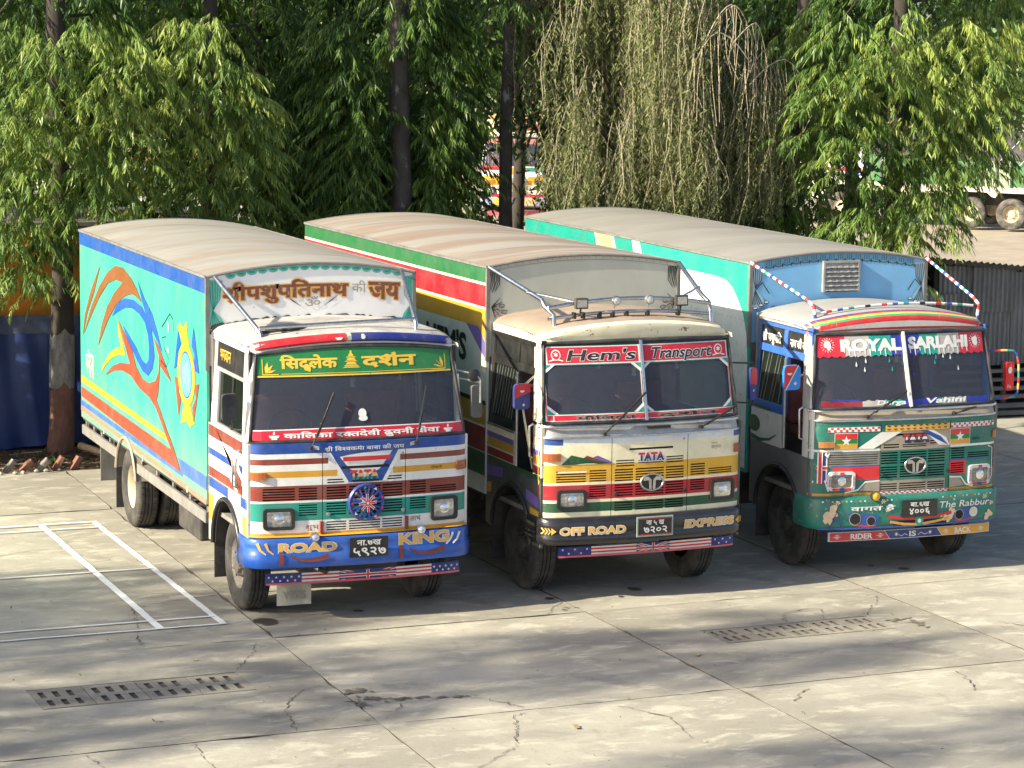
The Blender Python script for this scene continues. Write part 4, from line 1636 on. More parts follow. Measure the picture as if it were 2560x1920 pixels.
    for x0, s in ((-1.0, 1), (1.04, -1)):
        l.poly(rect(min(x0, x0 + s * .008), max(x0, x0 + s * .008), 2.635, 2.80), GOLD, 2)
        l.poly(rect(min(x0, x0 + s * .17), max(x0, x0 + s * .17), 2.635, 2.645), GOLD, 2)
        for a in (15, 45, 75):
            c, d = math.cos(math.radians(a)) * s, math.sin(math.radians(a))
            l.poly([(x0 + s * .03, 2.655), (x0 + s * .03 + c * .06 - d * .02, 2.655 + d * .06 + c * s * .012), (x0 + s * .03 + c * .12, 2.655 + d * .12), (x0 + s * .03 + c * .06 + d * .02, 2.655 + d * .06 - c * s * .012)], GOLD, 2)
    rtop = lambda u: 2.06 + .01 * math.cos((u - XC) * 1.2)
    us = lin(-1.14, 1.20, 26)
    l.surf(lambda u, t: l.fn(u, 1.967 + (rtop(u) - 1.967) * t, .008), us, [0, 1], BANRED)
    l.surf(lambda u, t: l.fn(u, rtop(u) + .011 * t, .008), us, [0, 1], WHITE)
    l.text('कािलका र<कतदेवी ढुवनी सेवा', -.82, .92, 1.985, 2.05, WHITE, 2, bold=.03)
    for cx in (-.92, 1.02):
        l.poly(arc(cx, 2.015, .055, .035, 180, 360, 12), WHITE, 2)
        l.poly(rect(cx - .03, cx + .03, 1.972, 1.982), WHITE, 2)
        l.poly([(cx - .012, 2.02), (cx + .014, 2.03), (cx + .004, 2.06), (cx - .01, 2.045)], WHITE, 2)
    l.poly(arc(.045, 2.215, .045, .05, 0, 350, 20), WHITE, 2)
    l.poly(arc(.05, 2.165, .05, .03, 0, 350, 16), WHITE, 2.3)
    l.build('screen_banner', ws)
    wiper(T, (-.55, 1.885), (-.275, 2.445))
    wiper(T, (.614, 1.89), (.77, 2.48))
    # sides
    def deco(l):
        for (z0, z1, m) in ((1.79, 1.92, BROWN), (1.585, 1.66, BLUE), (1.345, 1.45, BROWN), (1.22, 1.33, BLUE), (1.17, 1.215, WHITE)):
            l.strip(.42 if z1 > 1.34 else 1.0, 1.80, z0, z1, m, 0)
        l.strip(1.62, 1.81, .85, 1.14, YELLOW, 0)
        l.strip(.25, .42, .75, 1.14, YELLOW, 0)
        l.strip(.25, .5, 1.22, 1.33, BLUE, 0)
        l.poly([(1.50, 1.92), (1.30, 1.92), (.45, 1.36), (.45, 1.50)], BROWN, 2)
        l.poly([(1.25, 1.80), (.78, 1.80), (.45, 1.58), (.45, 1.53)], WHITE, 3)
        l.poly([(1.0, 1.57), (1.18, 1.57), (.7, 1.36), (.56, 1.36)], WHITE, 3)
        l.strip(.42, 1.82, 1.335, 1.345, TAUPE, 4)
        for y in (.42, 1.62):
            l.poly(rect(y - .004, y + .004, 1.34, 1.93), M_DARK, 5)
    lower_side(T, -1, CABWHITE, deco=deco)
    lower_side(T, 1, CABWHITE)
    tr = mat('grey timber trim', (.30, .30, .28), .6, var=.2, dirt=.4)
    for sd in (-1, 1):
        pan = boxes(T, 'upper_board', M_BLACKP, [(.40, .97, 2.575, 2.875, .004, .03), (.99, 1.66, 2.575, 2.875, .004, .03)], sd)
        boxes(T, 'window_rail', tr, [(.36, 1.70, 2.535, 2.575, .012, .05), (.36, 1.70, 1.93, 1.965, .012, .05)], sd)
        boxes(T, 'window_post', CABWHITE, [(.34, .42, 1.94, 2.57, .006, .05), (1.58, 1.68, 1.94, 2.57, .008, .04), (1.70, 1.815, 1.94, 2.88, .004, .04)], sd)
        boxes(T, 'window_post', M_BLACKP, [(.98, 1.03, 1.965, 2.535, .002, .03)], sd)
        gl = B()
        f = side_fn(sd, -.02)
        gl.grid(lambda u, v: f(u, v, 0), [.42, .98, 1.03, 1.58], [1.965, 2.535], 0, lambda u, v: .98 < u < 1.03)
        gl.build('side_window', M_SIDEGLASS, T)
    l = Layer(lambda u, v, off: side_fn(-1, .004)(-u, v, off))
    l.text('भगवान', -1.55, -1.12, 2.66, 2.78, GOLD, 1)
    l.build('board_lettering', pan[0].parent)
    for y in (.50, .62):
        z = 1.72 if y < .55 else 1.70
        B().tube([(-1.20, y, z - .30), (-1.25, y, z - .28), (-1.25, y, z + .08), (-1.20, y, z + .10)], .011, 8).build('grab_handle', M_STEEL, T, smooth=50)
    mirror(T, -1.45, -1.27, .30, 2.17, 2.455, mat('black plastic', (.03, .03, .032), .55, var=.2, dirt=.4))
    B().tube([(-1.2, .42, 2.05), (-1.33, .33, 2.08), (-1.35, .34, 2.2)], .012, 6).build('mirror_arm', M_BLACKP, T)
    mirror(T, 1.33, 1.46, .30, 2.09, 2.44, mat('grey plastic', (.09, .09, .09), .5, var=.2, dirt=.4))
    B().tube([(1.2, .40, 2.60), (1.38, .30, 2.56), (1.43, .29, 2.50), (1.43, .29, 2.25)], .011, 6).tube([(1.2, .40, 2.52), (1.43, .29, 2.47)], .011, 6).build('mirror_arm', M_STEEL, T)
    B().lathe([(.065, .03), (.07, 0), (.05, -.012), (.0005, -.014)], (1.36, .30, 2.55), 'y', 18).build('round_mirror', M_BLACKP, T, smooth=50)
    # roof rack
    for pts in ([(-1.12, 1.81, 3.53), (-.98, .72, 3.12), (-.95, .60, 3.05), (-.945, .56, 2.97)], [(1.04, 1.81, 3.56), (.80, .70, 3.2), (.785, .58, 3.1), (.78, .56, 2.99)]):
        B().tube(pts, .024, 10).build('rack_strut', M_CHROME, T, smooth=60)
    B().tube([(-.95, .62, 3.10), (.0, .62, 3.13), (.785, .62, 3.15)], .02, 8).build('rack_rail', M_CHROME, T, smooth=60)
    h = B()
    h.lathe([(.20, .0), (.21, .012), (.19, .03), (.10, .05), (.0005, .052)], (-.60, .85, 3.075), 'z', 28)
    ho = h.build('hub_cap', [M_CHROME], T, smooth=50)
    l = Layer(lambda u, v, off: (u, v, 3.118 - ((u + .6) ** 2 + (v - .85) ** 2) * .6 + off))
    for k in range(10):
        t = 2 * math.pi * k / 10
        l.poly([(-.6 + .12 * math.cos(t), .85 + .12 * math.sin(t)), (-.6 + .19 * math.cos(t + .05), .85 + .19 * math.sin(t + .05)), (-.6 + .19 * math.cos(t + .4), .85 + .19 * math.sin(t + .4))], (WHITE, TEAL, RED)[k % 3], 0)
    l.build('cap_paint', ho)
    B().box(-.95, -.30, .70, .74, 3.03, 3.06).box(-.70, -.60, .60, .9, 3.03, 3.05).build('rack_bracket', M_CHASSIS, T)
    # wheels
    for s in (-1, 1):
        wheel(T, s, s * .99 + .01, 1.0, .5, False, M_RIMGREY)
    rear_gear(T, 5.83, .98, M_RIMCREAM)

    def art(l):
        y0, y1 = 1.84, 8.55
        l.strip(y0, y1, 3.345, 3.532, TURQBAND, 0, 12)
        l.band([(y1, 1.09, 1.155), (1.86, .99, 1.05)], PINKRUST, 0)
        l.band([(y1, 1.165, 1.235), (2.95, 1.125, 1.185)], DIRTYBLUE, 0)
        l.poly([(8.50, 1.419), (3.454, 1.354), (3.032, 1.161), (8.50, 1.285)], RUSTRED, 1)
        l.poly([(8.52, 1.576), (3.762, 1.494), (3.504, 1.426), (8.52, 1.489)], SWYEL, 1)
        l.poly([(3.15, 1.315), (1.85, 1.313), (1.85, 1.158), (2.95, 1.162)], DIRTYBLUE, 1)
        for m, pl in ((RUSTBR, [(7.236, 3.189), (7.644, 2.775), (8.058, 2.478), (8.388, 2.112), (8.236, 2.43), (7.842, 2.783)]),
                      (RUSTBR, [(8.346, 2.131), (7.853, 2.556), (7.314, 2.891), (6.796, 3.133), (6.359, 3.249), (5.937, 3.266), (5.471, 3.177), (5.188, 3.074), (4.911, 2.933), (5.249, 2.977), (5.478, 2.979), (5.832, 2.917), (6.318, 2.76), (6.823, 2.501), (7.415, 2.1), (7.209, 2.375), (6.879, 2.66), (6.434, 2.897), (5.944, 3.079), (6.366, 3.071), (6.802, 2.983), (7.32, 2.752), (7.791, 2.478)]),
                      (SWBLUE, [(6.57, 2.584), (6.256, 2.78), (5.833, 2.891), (5.365, 2.92), (4.913, 2.881), (4.671, 2.791), (4.91, 2.972), (5.128, 3.184), (4.797, 3.01), (4.364, 2.85), (4.101, 2.651), (3.863, 2.44), (4.209, 2.588), (4.423, 2.665), (4.32, 2.498), (4.27, 2.351), (4.383, 2.184), (4.605, 2.077), (4.882, 2.093), (5.274, 2.226), (5.674, 2.389), (5.964, 2.543), (5.671, 2.469), (5.27, 2.358), (4.934, 2.23), (4.711, 2.206), (4.577, 2.262), (4.54, 2.421), (4.59, 2.569), (4.751, 2.705), (5.028, 2.778), (5.427, 2.809), (5.837, 2.77), (6.26, 2.671)]),
                      (SWYEL, [(6.264, 2.59), (6.03, 2.401), (5.836, 2.17), (6.16, 2.143), (6.592, 2.048), (6.974, 1.903), (7.236, 1.772), (7.102, 1.901), (6.714, 2.102), (6.34, 2.202), (6.072, 2.248), (6.187, 2.383)]),
                      (RUSTRED, [(6.98, 1.778), (6.597, 1.938), (6.103, 2.047), (5.568, 2.097), (5.717, 2.198), (5.971, 2.381), (6.179, 2.572), (5.791, 2.429), (5.445, 2.284), (5.244, 2.112), (4.941, 2.007), (4.552, 1.994), (4.224, 2.064), (4.06, 2.2), (4.034, 2.381), (4.317, 2.575), (4.052, 2.505), (3.74, 2.342), (3.455, 2.154), (3.743, 2.216), (4.005, 2.283), (4.03, 2.128), (4.088, 1.942), (4.177, 1.84), (3.966, 1.73), (3.656, 1.548), (3.351, 1.395), (3.002, 1.166), (3.353, 1.295), (3.761, 1.507), (4.18, 1.725), (4.557, 1.825), (5.058, 1.86), (5.515, 1.957), (5.986, 1.962), (6.475, 1.899)])):
            l.poly(pl, m, 3)
        # round medallion with its flames
        cy, cz = 2.73, 2.335
        l.poly(arc(cy, cz, .40, .36, 0, 356, 36), SWYEL, 4)
        l.poly(arc(cy, cz, .27, .27, 0, 356, 30), SWBLUE, 5)
        l.poly(arc(cy, cz, .24, .25, 0, 356, 30), LTEAL, 6)
        for k in range(5):
            l.poly(rect(cy - .15 + k * .065, cy - .125 + k * .065, cz - .16 + .05 * (k % 2), cz + .08 + .05 * ((k * 3) % 4) * .6), DRAPE, 7)
        l.poly([(2.9, 2.68), (3.12, 2.84), (3.0, 2.90), (2.85, 2.86), (2.70, 2.95), (2.66, 2.80), (2.58, 2.68)], SWYEL, 3)
        l.poly([(2.55, 2.0), (2.35, 1.83), (2.55, 1.76), (2.72, 1.80), (3.0, 1.74), (2.9, 1.9), (2.85, 2.0)], SWYEL, 3)
        l.poly([(3.10, 2.80), (3.30, 2.33), (3.05, 2.42), (3.12, 2.55), (2.98, 2.66)], SWBLUE, 3)
        l.poly([(2.39, 2.92), (2.15, 2.42), (2.40, 2.44), (2.35, 2.6), (2.48, 2.7)], SWBLUE, 3)
        l.poly([(3.28, 2.25), (3.10, 1.80), (2.98, 2.02), (3.1, 2.1), (3.08, 2.25)], RUSTRED, 3)
        l.poly([(2.15, 2.31), (2.40, 1.83), (2.46, 2.0), (2.30, 2.12), (2.36, 2.26)], RUSTRED, 3)
        l.poly(arc(3.57, 2.80, .05, .07, 200, 420, 10), WHITE, 3)
        l.poly(star(3.60, 2.51, .05, 6, .5), WHITE, 3)
        for pts in ([(3.9, 2.75), (3.75, 2.82), (3.5, 2.95), (3.35, 2.9), (3.3, 2.75)], [(3.95, 2.35), (3.7, 2.3), (3.55, 2.4), (3.75, 2.5), (3.9, 2.62), (3.7, 2.66)]):
            l.poly(stroke(pts, .012), INK, 3)
        ls = text2d('कृित', -8.2, -7.95, 1.72, 1.98) + text2d('डना', -8.0, -7.70, 1.62, 1.93)
        l.glyphs(ls, CREAM, 2, True)
        for k in range(3):
            l.poly(rect(7.1 - 2.2 * k, 7.13 - 2.2 * k, .98, 1.05), CREAM, 4)
    head, top = cargo_box(T, 2.42, 1.835, 6.72, 3.535, .13, 1.0, TURQ, art, HEADWHITE, ROOF1, M_GREYM)
    l = Layer(lambda u, v, off: (u, 1.835 - off, v))
    n = 17
    for k in range(n):
        a, b_ = -1.0 + 2.06 * k / n, -1.0 + 2.06 * (k + 1) / n
        zt_ = top((a + b_) / 2) - .022
        l.poly([(a, top(a) - .022), (b_, top(b_) - .022)] + [(p[0], p[1]) for p in arc((a + b_) / 2, zt_ - .012, (b_ - a) / 2, .045, 0, -180, 8)], LTEAL, 1)
        l.poly([(p[0], p[1]) for p in arc((a + b_) / 2, zt_ - .012, (b_ - a) * .3, .022, 0, -180, 8)], TEAL, 2)
    adj = lambda u: .035 * (1 - (u / 1.05) ** 2)
    OLDBR = mat('flaking brown letters', srgb(120, 62, 42), .5, var=.2, scale=12, dirt=.2, chip=.09, chipcol=(.33, .33, .36))
    l.text('श/ीपशुपितनाथ', -1.03, .42, 3.26, 3.455, OLDBR, 3, outline=OCHRE, ow=.011, bold=.035, adj=adj)
    l.text('की', .46, .63, 3.30, 3.43, TAUPE, 3, adj=adj)
    l.text('जय', .655, 1.03, 3.235, 3.42, OLDBR, 3, outline=OCHRE, ow=.011, bold=.035, adj=adj)
    l.text('ॐ', -.09, .09, 3.17, 3.29, TAUPE, 3)
    for s in (-1, 1):
        for k in range(3):
            l.poly(stroke([(s * (.14 + .03 * k), 3.19 + .02 * k), (s * (.24 + .03 * k), 3.25 + .025 * k)], .008), TAUPE, 2)
    curtain(l, -1.2, 1, 3.50, LTEAL, TEAL, 1)
    curtain(l, 1.2, -1, 3.50, LTEAL, TEAL, 1, w=.13)
    l.build('head_board_lettering', head)
    dirtm = mat('black tar edge', (.05, .046, .04), .8, var=.3, chip=.1, chipcol=(.55, .54, .5))
    l = Layer(lambda u, v, off: (u, 1.83 - off, v))
    pts = [(-1.2 + 2.4 * i / 60, 2.99 + .085 * (1 - (-1 + 2 * i / 60) ** 2) + random.uniform(-.004, .026)) for i in range(61)]
    l.poly([(p[0], p[1]) for p in pts] + [(1.2, 2.9), (-1.2, 2.9)], dirtm, 1)
    l.build('tar_seal', head)
    # under-run rail with brackets, rear flaps, tool box
    rail = mat('grey guard rail', (.25, .24, .22), .6, metal=.3, var=.25, dirt=.5)
    for (a, b_) in ((6.42, 8.5), (1.9, 5.25)):
        B().box(-1.215, -1.175, a, b_, .775, .90).build('guard_rail', rail, T, bevel=.006)
        for k in range(5):
            y = a + .06 + (b_ - a - .12) * k / 4
            B().box(-1.17, -1.14, y - .03, y + .03, .8, 1.0).build('rail_bracket', rail, T)
        B().box(1.19, 1.23, a, b_, .775, .90).build('guard_rail', rail, T)
    a_ = B()
    a_.grid(lambda a, t: (-1.222 + t, 5.83 - .58 * math.cos(math.radians(a)), .5 + .58 * math.sin(math.radians(a)) * 1.08), lin(15, 165, 14), [0, .3])
    a_.tube([(-1.222, 5.83 - .58 * math.cos(math.radians(a)), .5 + .58 * math.sin(math.radians(a)) * 1.08) for a in range(15, 166, 10)], .02, 6)
    a_.build('rear_mudguard', mat('tan mudguard', (.33, .28, .22), .7, var=.3, dirt=.5), T, smooth=50)
    B().box(-1.2, -.72, 6.47, 6.49, .12, .80).build('mudflap', M_CHASSIS, T)
    B().box(-1.19, -.70, 7.45, 7.47, .30, .85).build('mudflap', M_GREYM, T)
    B().box(-1.1, -.6, 2.6, 3.6, .42, .85).build('tool_box', M_CHASSIS, T, bevel=.03)
    return T


# ------------------------------------------------------------------ truck 2: HEM'S, OFF ROAD EXPRESS
def truck_two():
    T = thing('cargo_truck', 'cream cab truck with a black OFF ROAD EXPRESS bumper and red banners, between two others', 'truck', (3.3071, -.0102, 0), .0156, 'painted cargo trucks parked side by side')
    LG = paint('light grey strip', 214, 220, 222, dirt=.2)
    MUST = paint('yellow front band', 222, 170, 48, dirt=.2)
    FRED = paint('red front band', 178, 30, 42, dirt=.2)
    paints = [(-2, 2, 1.775, 1.84, LG), (-2, -.97, 1.765, 1.832, BLUE), (1.13, 2, 1.77, 1.84, BLUE), (-2, 2, 1.348, 1.545, MUST), (-2, 2, 1.155, 1.318, FRED), (-2, 2, 1.018, 1.122, GREEN)]
    slots = std_slots(.01, .02) + [(-.20, .335, 1.682, 1.706), (-.412, -.405, .96, 1.83), (.52, .527, .96, 1.83)]
    for a in ((-.355, -.14, 1.50, 1.585, 3), (-.09, .22, 1.525, 1.572, 2), (.255, .47, 1.515, 1.60, 3)):
        slots += slot_rows(*a)
    fp = front_panel(T, CREAM, paints, slots, z1=1.84)
    WM, ws, shell, RM = cab(T, dict(ws=(2.0, 2.855, .02), ww=(1.185, 1.13), pillar=CABCREAM, roof=mat('rusty cab roof', (.30, .22, .16), .6, var=.2, scale=2, dirt=.6, dirtcol=(.33, .30, .25)), lip=CABCREAM, sill=M_ALU, ztop=1.84,
                                    roofz=(2.975, .12), lipz=2.885, lipc=.02))
    t = B()
    for z, r in ((1.845, .012), (1.965, .015)):
        t.tube([(XC + s * 1.233, ybase(1.9) + .0 + bow(XC + s * 1.2299) + (.01 if z > 1.9 else 0) - .006, z) for s in lin(-1, 1, 40)], r, 6)
    t.build('sill_moulding', M_CHROME, T, smooth=60)
    B().box(.02, .30, ybase(1.9) + .0, ybase(1.9) + .03, 1.915, 1.94).build('sill_vent', M_BLACKP, T)
    b_ = B()
    b_.bar(WM(-.01, 0, .018), WM(-.01, 1, .018), .035, .05)
    b_.build('screen_divider', M_CHROME, ws, bevel=.008)
    l = Layer(FM)
    l.poly([(-.99, 1.548), (-.88, 1.655), (-.62, 1.59), (-.40, 1.548)], GREEN, 1, .08)
    l.poly([(-.74, 1.618), (-.70, 1.645), (-.50, 1.575), (-.42, 1.552), (-.62, 1.588)], BROWN, 1)
    l.poly([(-.63, 1.622), (-.575, 1.642), (-.40, 1.562), (-.41, 1.552), (-.50, 1.573)], PURPLE, 1)
    tata(l, -.095, .225, 1.562, 1.652, [RED, NAVY], 2, outline=WHITE)
    l.text('लेखनी', .83, .91, 1.70, 1.72, TAUPE, 1)
    l.text('कल्पना', .83, .96, 1.645, 1.68, TAUPE, 1)
    l.strip(-1.03, -.70, 1.455, 1.478, CREAM, 2)
    l.build('front_lettering', fp)
    headlight(T, -1.035, -.702, 1.05, 1.27, M_BLACKP)
    headlight(T, .828, 1.15, 1.055, 1.292, M_BLACKP)
    indicator(T, -1.185, -1.005, 1.592, 1.676)
    indicator(T, 1.135, 1.25, 1.585, 1.68)
    emblem(T, .065, 1.322, .138, .092)
    for x in (-.36, .50):
        B().lathe([(.022, .01), (.022, -.012), (.01, -.016), (.0005, -.016)], FM(x, 1.20, .004), 'y', 10).build('latch', M_BLACKP, T)
    bp = bumper(T, [(-.07, .965), (-.005, .962), (.02, .94), (.026, .88), (.024, .80), (.018, .775), (.028, .76), (.03, .70), (.012, .668), (-.06, .66)], mat('glossy black bumper', (.014, .014, .016), .2, var=.2, scale=3, dirt=.25, dirtcol=(.08, .07, .06), coat=.5))
    l = Layer(lambda u, v, off: (u, bow(u) - .030 - off, v))
    WG = OCHRE
    l.text('OFF ROAD', -1.03, -.27, .785, .865, WG, 2, outline=WHITE, ow=.007, bold=.03)
    l.text('EXPRESS', .455, 1.10, .79, .875, WG, 2, outline=WHITE, ow=.007, bold=.03, shear=.12)
    for x0, x1, s in ((-1.2, -1.07, 1), (1.13, 1.235, -1)):
        a, b2 = (x0, x1) if s > 0 else (x1, x0)
        l.poly([(b2, .825), (b2 - s * .05, .865), (b2 - s * .05, .785)], OCHRE, 1)
        l.poly(stroke([(a, .825), (b2 - s * .03, .825)], .02), OCHRE, 1.3)
        for k in range(3):
            l.poly(stroke([(a + s * .025 * k, .86), (a + s * (.02 + .025 * k), .825), (a + s * .025 * k, .79)], .012), OCHRE, 1.6)
    l.build('bumper_lettering', bp)
    plate(T, -.125, .285, .74, .93, [('ना ५ ख', -.03, .19, .855, .905), ('७२०२', -.06, .23, .765, .835)], edge=mat('mint plate edge', (.35, .45, .38), .5, dirt=.3), y=-.045)
    fb = B()
    fb.grid(lambda u, v: (u, .15 + bow(u) * .7, v), lin(-.98, 1.2, 16), [.497, .612])
    fb.grid(lambda u, v: (u, .175 + bow(u) * .7, v), lin(-.98, 1.2, 16), [.497, .612])
    fbo = fb.build('flag_board', NAVY, T)
    l = Layer(lambda u, v, off: (u, .15 + bow(u) * .7 - off, v))
    z0, z1 = .50, .61
    for a, b2 in ((-.98, -.595), (.90, 1.2)):
        l.strip(a, b2, z0, z1, NAVY, 0)
        for k in range(5):
            l.poly(star(a + .05 + (b2 - a - .1) * k / 4, z0 + (.04 if k % 2 else .085), .016), WHITE, 1)
    l.bars(-.595, -.05, z0, z1, 6)
    l.bars(.36, .90, z0, z1, 6)
    l.uk(-.05, .36, z0, z1)
    l.strip(-.98, 1.2, .497, .518, paint('pink edge', 205, 90, 100), 6)
    l.build('flag_paint', fbo)
    # banners on the two panes
    l = Layer(lambda u, v, off: (u, .105 + (v - 1.93) * .24 + bow(u) - off, v), .008)
    for a, b2, sgn in ((-1.075, -.012, 1), (.05, 1.115, -1)):
        top_ = lambda u: 2.80 + .022 * (1 - (u / 1.1) ** 2)
        for m, e, lv in ((TEAL, .024, 0), (WHITE, .014, 1), (BANRED, 0, 2)):
            l.strip(a - e, b2 + e, 2.645 - e, 2.815 + e * .6, m, lv)
            l.strip(a - .045 - e, b2 + .02 + e * .6, 2.03 - e * .5, 2.085 + e * .6, m, lv)
        for m, e, lv in ((WHITE, .020, 0), (RED, .010, 1)):
            for x in (a - .045, b2 + .02):
                l.poly(rect(x - e / 2, x + e / 2, 2.08, 2.65), m, lv)
        for (x, z, sx, sz) in ((a - .04, 2.63, 1, -1), (b2 + .015, 2.63, -1, -1), (a - .04, 2.10, 1, 1), (b2 + .015, 2.10, -1, 1)):
            l.poly([(x, z), (x + sx * .12, z), (x, z + sz * .10)], WHITE, 2.4)
            l.poly([(x, z), (x + sx * .075, z), (x, z + sz * .06)], TEAL, 3)
    l.text("Hem's", -.86, -.06, 2.672, 2.79, BLACKD, 4, outline=WHITE, ow=.006, shear=.35, bold=.02)
    l.text('Transport', .12, .90, 2.672, 2.79, BLACKD, 4, outline=WHITE, ow=.006, shear=.35, bold=.02)
    for cx in (-.98, 1.01):
        l.poly(arc(cx, 2.735, .055, .06, 0, 350, 16), WHITE, 4)
        l.poly(arc(cx, 2.735, .042, .046, 0, 350, 16), BANRED, 5)
        l.poly(star(cx, 2.74, .03, 6, .5), WHITE, 6)
        l.poly(stroke([(cx - .08, 2.67), (cx, 2.69), (cx + .08, 2.67)], .012), WHITE, 4)
    l.text('मौिलका', -.80, -.10, 2.037, 2.08, BLACKD, 4, outline=TAUPE, ow=.005, bold=.02)
    l.text('दश^न', .16, .95, 2.037, 2.08, BLACKD, 4, outline=TAUPE, ow=.005, bold=.02)
    l.build('screen_banner', ws, tol=.003)
    wiper(T, (-.51, 1.885), (.01, 2.31))
    wiper(T, (.68, 1.905), (1.15, 2.10))

    def deco(l):
        for (z0, z1, m) in ((1.70, 1.77, CREAM), (1.64, 1.70, PURPLE), (1.54, 1.64, TYEL), (1.43, 1.52, DRED)):
            l.strip(1.0, 1.81, z0, z1, m, 0)
            l.strip(.23, .44, z0, z1, m, 0)
        l.strip(.23, 1.81, 1.37, 1.42, GREEN, 0)
        l.band([(1.8, 1.18, 1.30), (1.3, 1.22, 1.34)], PURPLE, 1)
        l.band([(1.8, .98, 1.10), (1.64, 1.0, 1.12)], TYEL, 1)
        l.band([(.62, 1.10, 1.22), (.25, 1.05, 1.17)], PURPLE, 1)
        l.band([(.50, .92, 1.04), (.25, .90, 1.02)], TYEL, 1)
        l.strip(.99, 1.81, 1.775, 1.80, M_GREYM, 2)
    dk = mat('dark green grey cab', (.045, .06, .055), .45, var=.2, dirt=.4)
    side_common(T, dk, M_BLACKP, M_BLACKP, deco, 'black')
    PURP = None
    mirror(T, -1.53, -1.34, .2, 2.175, 2.455, NAVY, deco=lambda l: (l.poly([(-1.53, 2.30), (-1.34, 2.36), (-1.34, 2.44), (-1.36, 2.455), (-1.51, 2.455), (-1.53, 2.44)], RED, 0), l.poly(arc(-1.44, 2.385, .03, .024, 180, 360, 10), WHITE, 1), l.poly(star(-1.42, 2.225, .02, 6, .5), WHITE, 1)))
    B().tube([(-1.20, .45, 1.47), (-1.40, .26, 2.18)], .012, 6).tube([(-1.21, .42, 2.50), (-1.37, .27, 2.44)], .012, 6).build('mirror_arm', M_STEEL, T, smooth=50)
    mirror(T, 1.42, 1.54, .36, 2.13, 2.50, NAVY, tilt=.6, deco=lambda l: (l.poly([(1.42, 2.32), (1.54, 2.30), (1.54, 2.47), (1.51, 2.50), (1.45, 2.50), (1.42, 2.47)], RED, 0), l.poly(star(1.48, 2.24, .018, 6, .5), WHITE, 1)))
    B().tube([(1.22, .42, 2.56), (1.48, .38, 2.55), (1.49, .38, 2.45)], .011, 6).tube([(1.24, .34, 2.12), (1.48, .37, 2.09), (1.49, .38, 2.16)], .011, 6).build('mirror_arm', M_BLACKP, T, smooth=50)
    # roof rack with four lamps
    for s in (-1, 1):
        xt, xm, xf = (-1.2, -.99, -.905) if s < 0 else (1.2, 1.03, 1.03)
        B().tube([(xt, 1.77, 3.575), (xm - s * .02, .78, 3.30), (xm, .66, 3.24), (xf, .60, 3.15), (xf, .58, 2.97)], .026, 10).build('rack_strut', M_CHROME, T, smooth=60)
        B().tube([(xt + (xm - xt) * .66, 1.0, 3.365), (s * .62, .62, 3.275)], .02, 8).build('rack_brace', M_CHROME, T, smooth=60)
    for z, dz, r in ((3.225, .085, .022), (3.105, .06, .020)):
        B().tube([(-.97 + 2.0 * i / 12, .60, z + dz * (1 - (i / 6 - 1) ** 2)) for i in range(13)], r, 8).build('rack_rail', M_CHROME, T, smooth=60)
    for x in (-.66, -.55, -.19, -.02, .24, .62, -.35):
        B().box(x - .014, x + .014, .565, .635, 3.10, 3.17).build('rack_clamp', M_BLACKP, T)
    lensw = mat('work lamp glass', (.62, .62, .58), .1, metal=.5, var=.3, scale=40)
    for x in (-.60, .63):
        q = B()
        q.box(x - .075, x + .075, .51, .57, 3.215, 3.335)
        q.tube([(x, .55, 3.21), (x, .58, 3.13)], .012, 6)
        o = q.build('work_lamp', M_CHASSIS, T, bevel=.01)
        B().box(x - .058, x + .058, .505, .5085, 3.232, 3.318).build('lens', lensw, o)
    lamp(T, -.18, 3.295, .055, M_CHROME, lensw, .52)
    lamp(T, .23, 3.295, .055, M_STEEL, lensw, .52)
    for s in (-1, 1):
        wheel(T, s, s * .99 + .01, 1.0, .5, False, M_RIMDARK)
    rear_gear(T, 5.83, .98, M_RIMDARK)

    def art(l):
        y0, y1 = 1.795, 8.6
        l.strip(y0, y1, 3.392, 3.578, TGREEN, 0, 10)
        l.strip(y0, y1, 3.362, 3.392, CREAM, 0, 10)
        l.strip(y0, y1, 3.112, 3.362, TRED, 0, 10)
        l.strip(y0, y1, 3.085, 3.112, CREAM, 0, 10)
        l.strip(y0, y1, 2.87, 3.085, TYEL, 0, 10)
        l.poly([(2.04, 2.87), (1.795, 2.87), (1.795, 2.34), (1.96, 2.38), (1.96, 2.76)], CREAM, 1)
        l.poly([(2.42, 2.87), (2.02, 2.87), (1.795, 2.68), (1.795, 2.52), (1.90, 2.56)], PURPLE, 2)
        l.poly([(2.04, 3.085), (1.795, 3.085), (1.795, 2.70), (2.04, 2.87)], TYEL, 3)
        l.band([(y1, 1.72, 2.05), (1.795, 1.755, 1.98)], TYEL, 0)
        l.band([(y1, 2.05, 2.09), (1.795, 1.98, 2.03)], BLACKD, 0)
        l.strip(y0, y1, 1.44, 1.722, DRED, 0, 10)
        l.strip(y0, y1, 1.722, 1.742, CREAM, 1, 10)
        l.strip(y0, y1, 1.16, 1.425, GREEN, 0, 10)
        ls = text2d("HEM'S", -3.75, -2.42, 2.44, 2.76, bold=.035)
        l.glyphs(ls, BLACKD, 2, True)
        for k in range(24):
            l.poly(rect(1.9 + k * .28, 1.915 + k * .28, 2.40, 2.415), TAUPE, 2)
    head, top = cargo_box(T, 2.437, 1.79, 6.82, 3.582, .115, .95, TGREY, art, HEADGREY, ROOF2, M_GREYM)
    l = Layer(lambda u, v, off: (u, 1.79 - off, v))
    n = 26
    for k in range(n):
        x = -1.15 + 2.3 * k / (n - 1)
        l.poly(arc(x, top(x) - .035, .006, .006, 0, 330, 8), M_GREYM, 1)
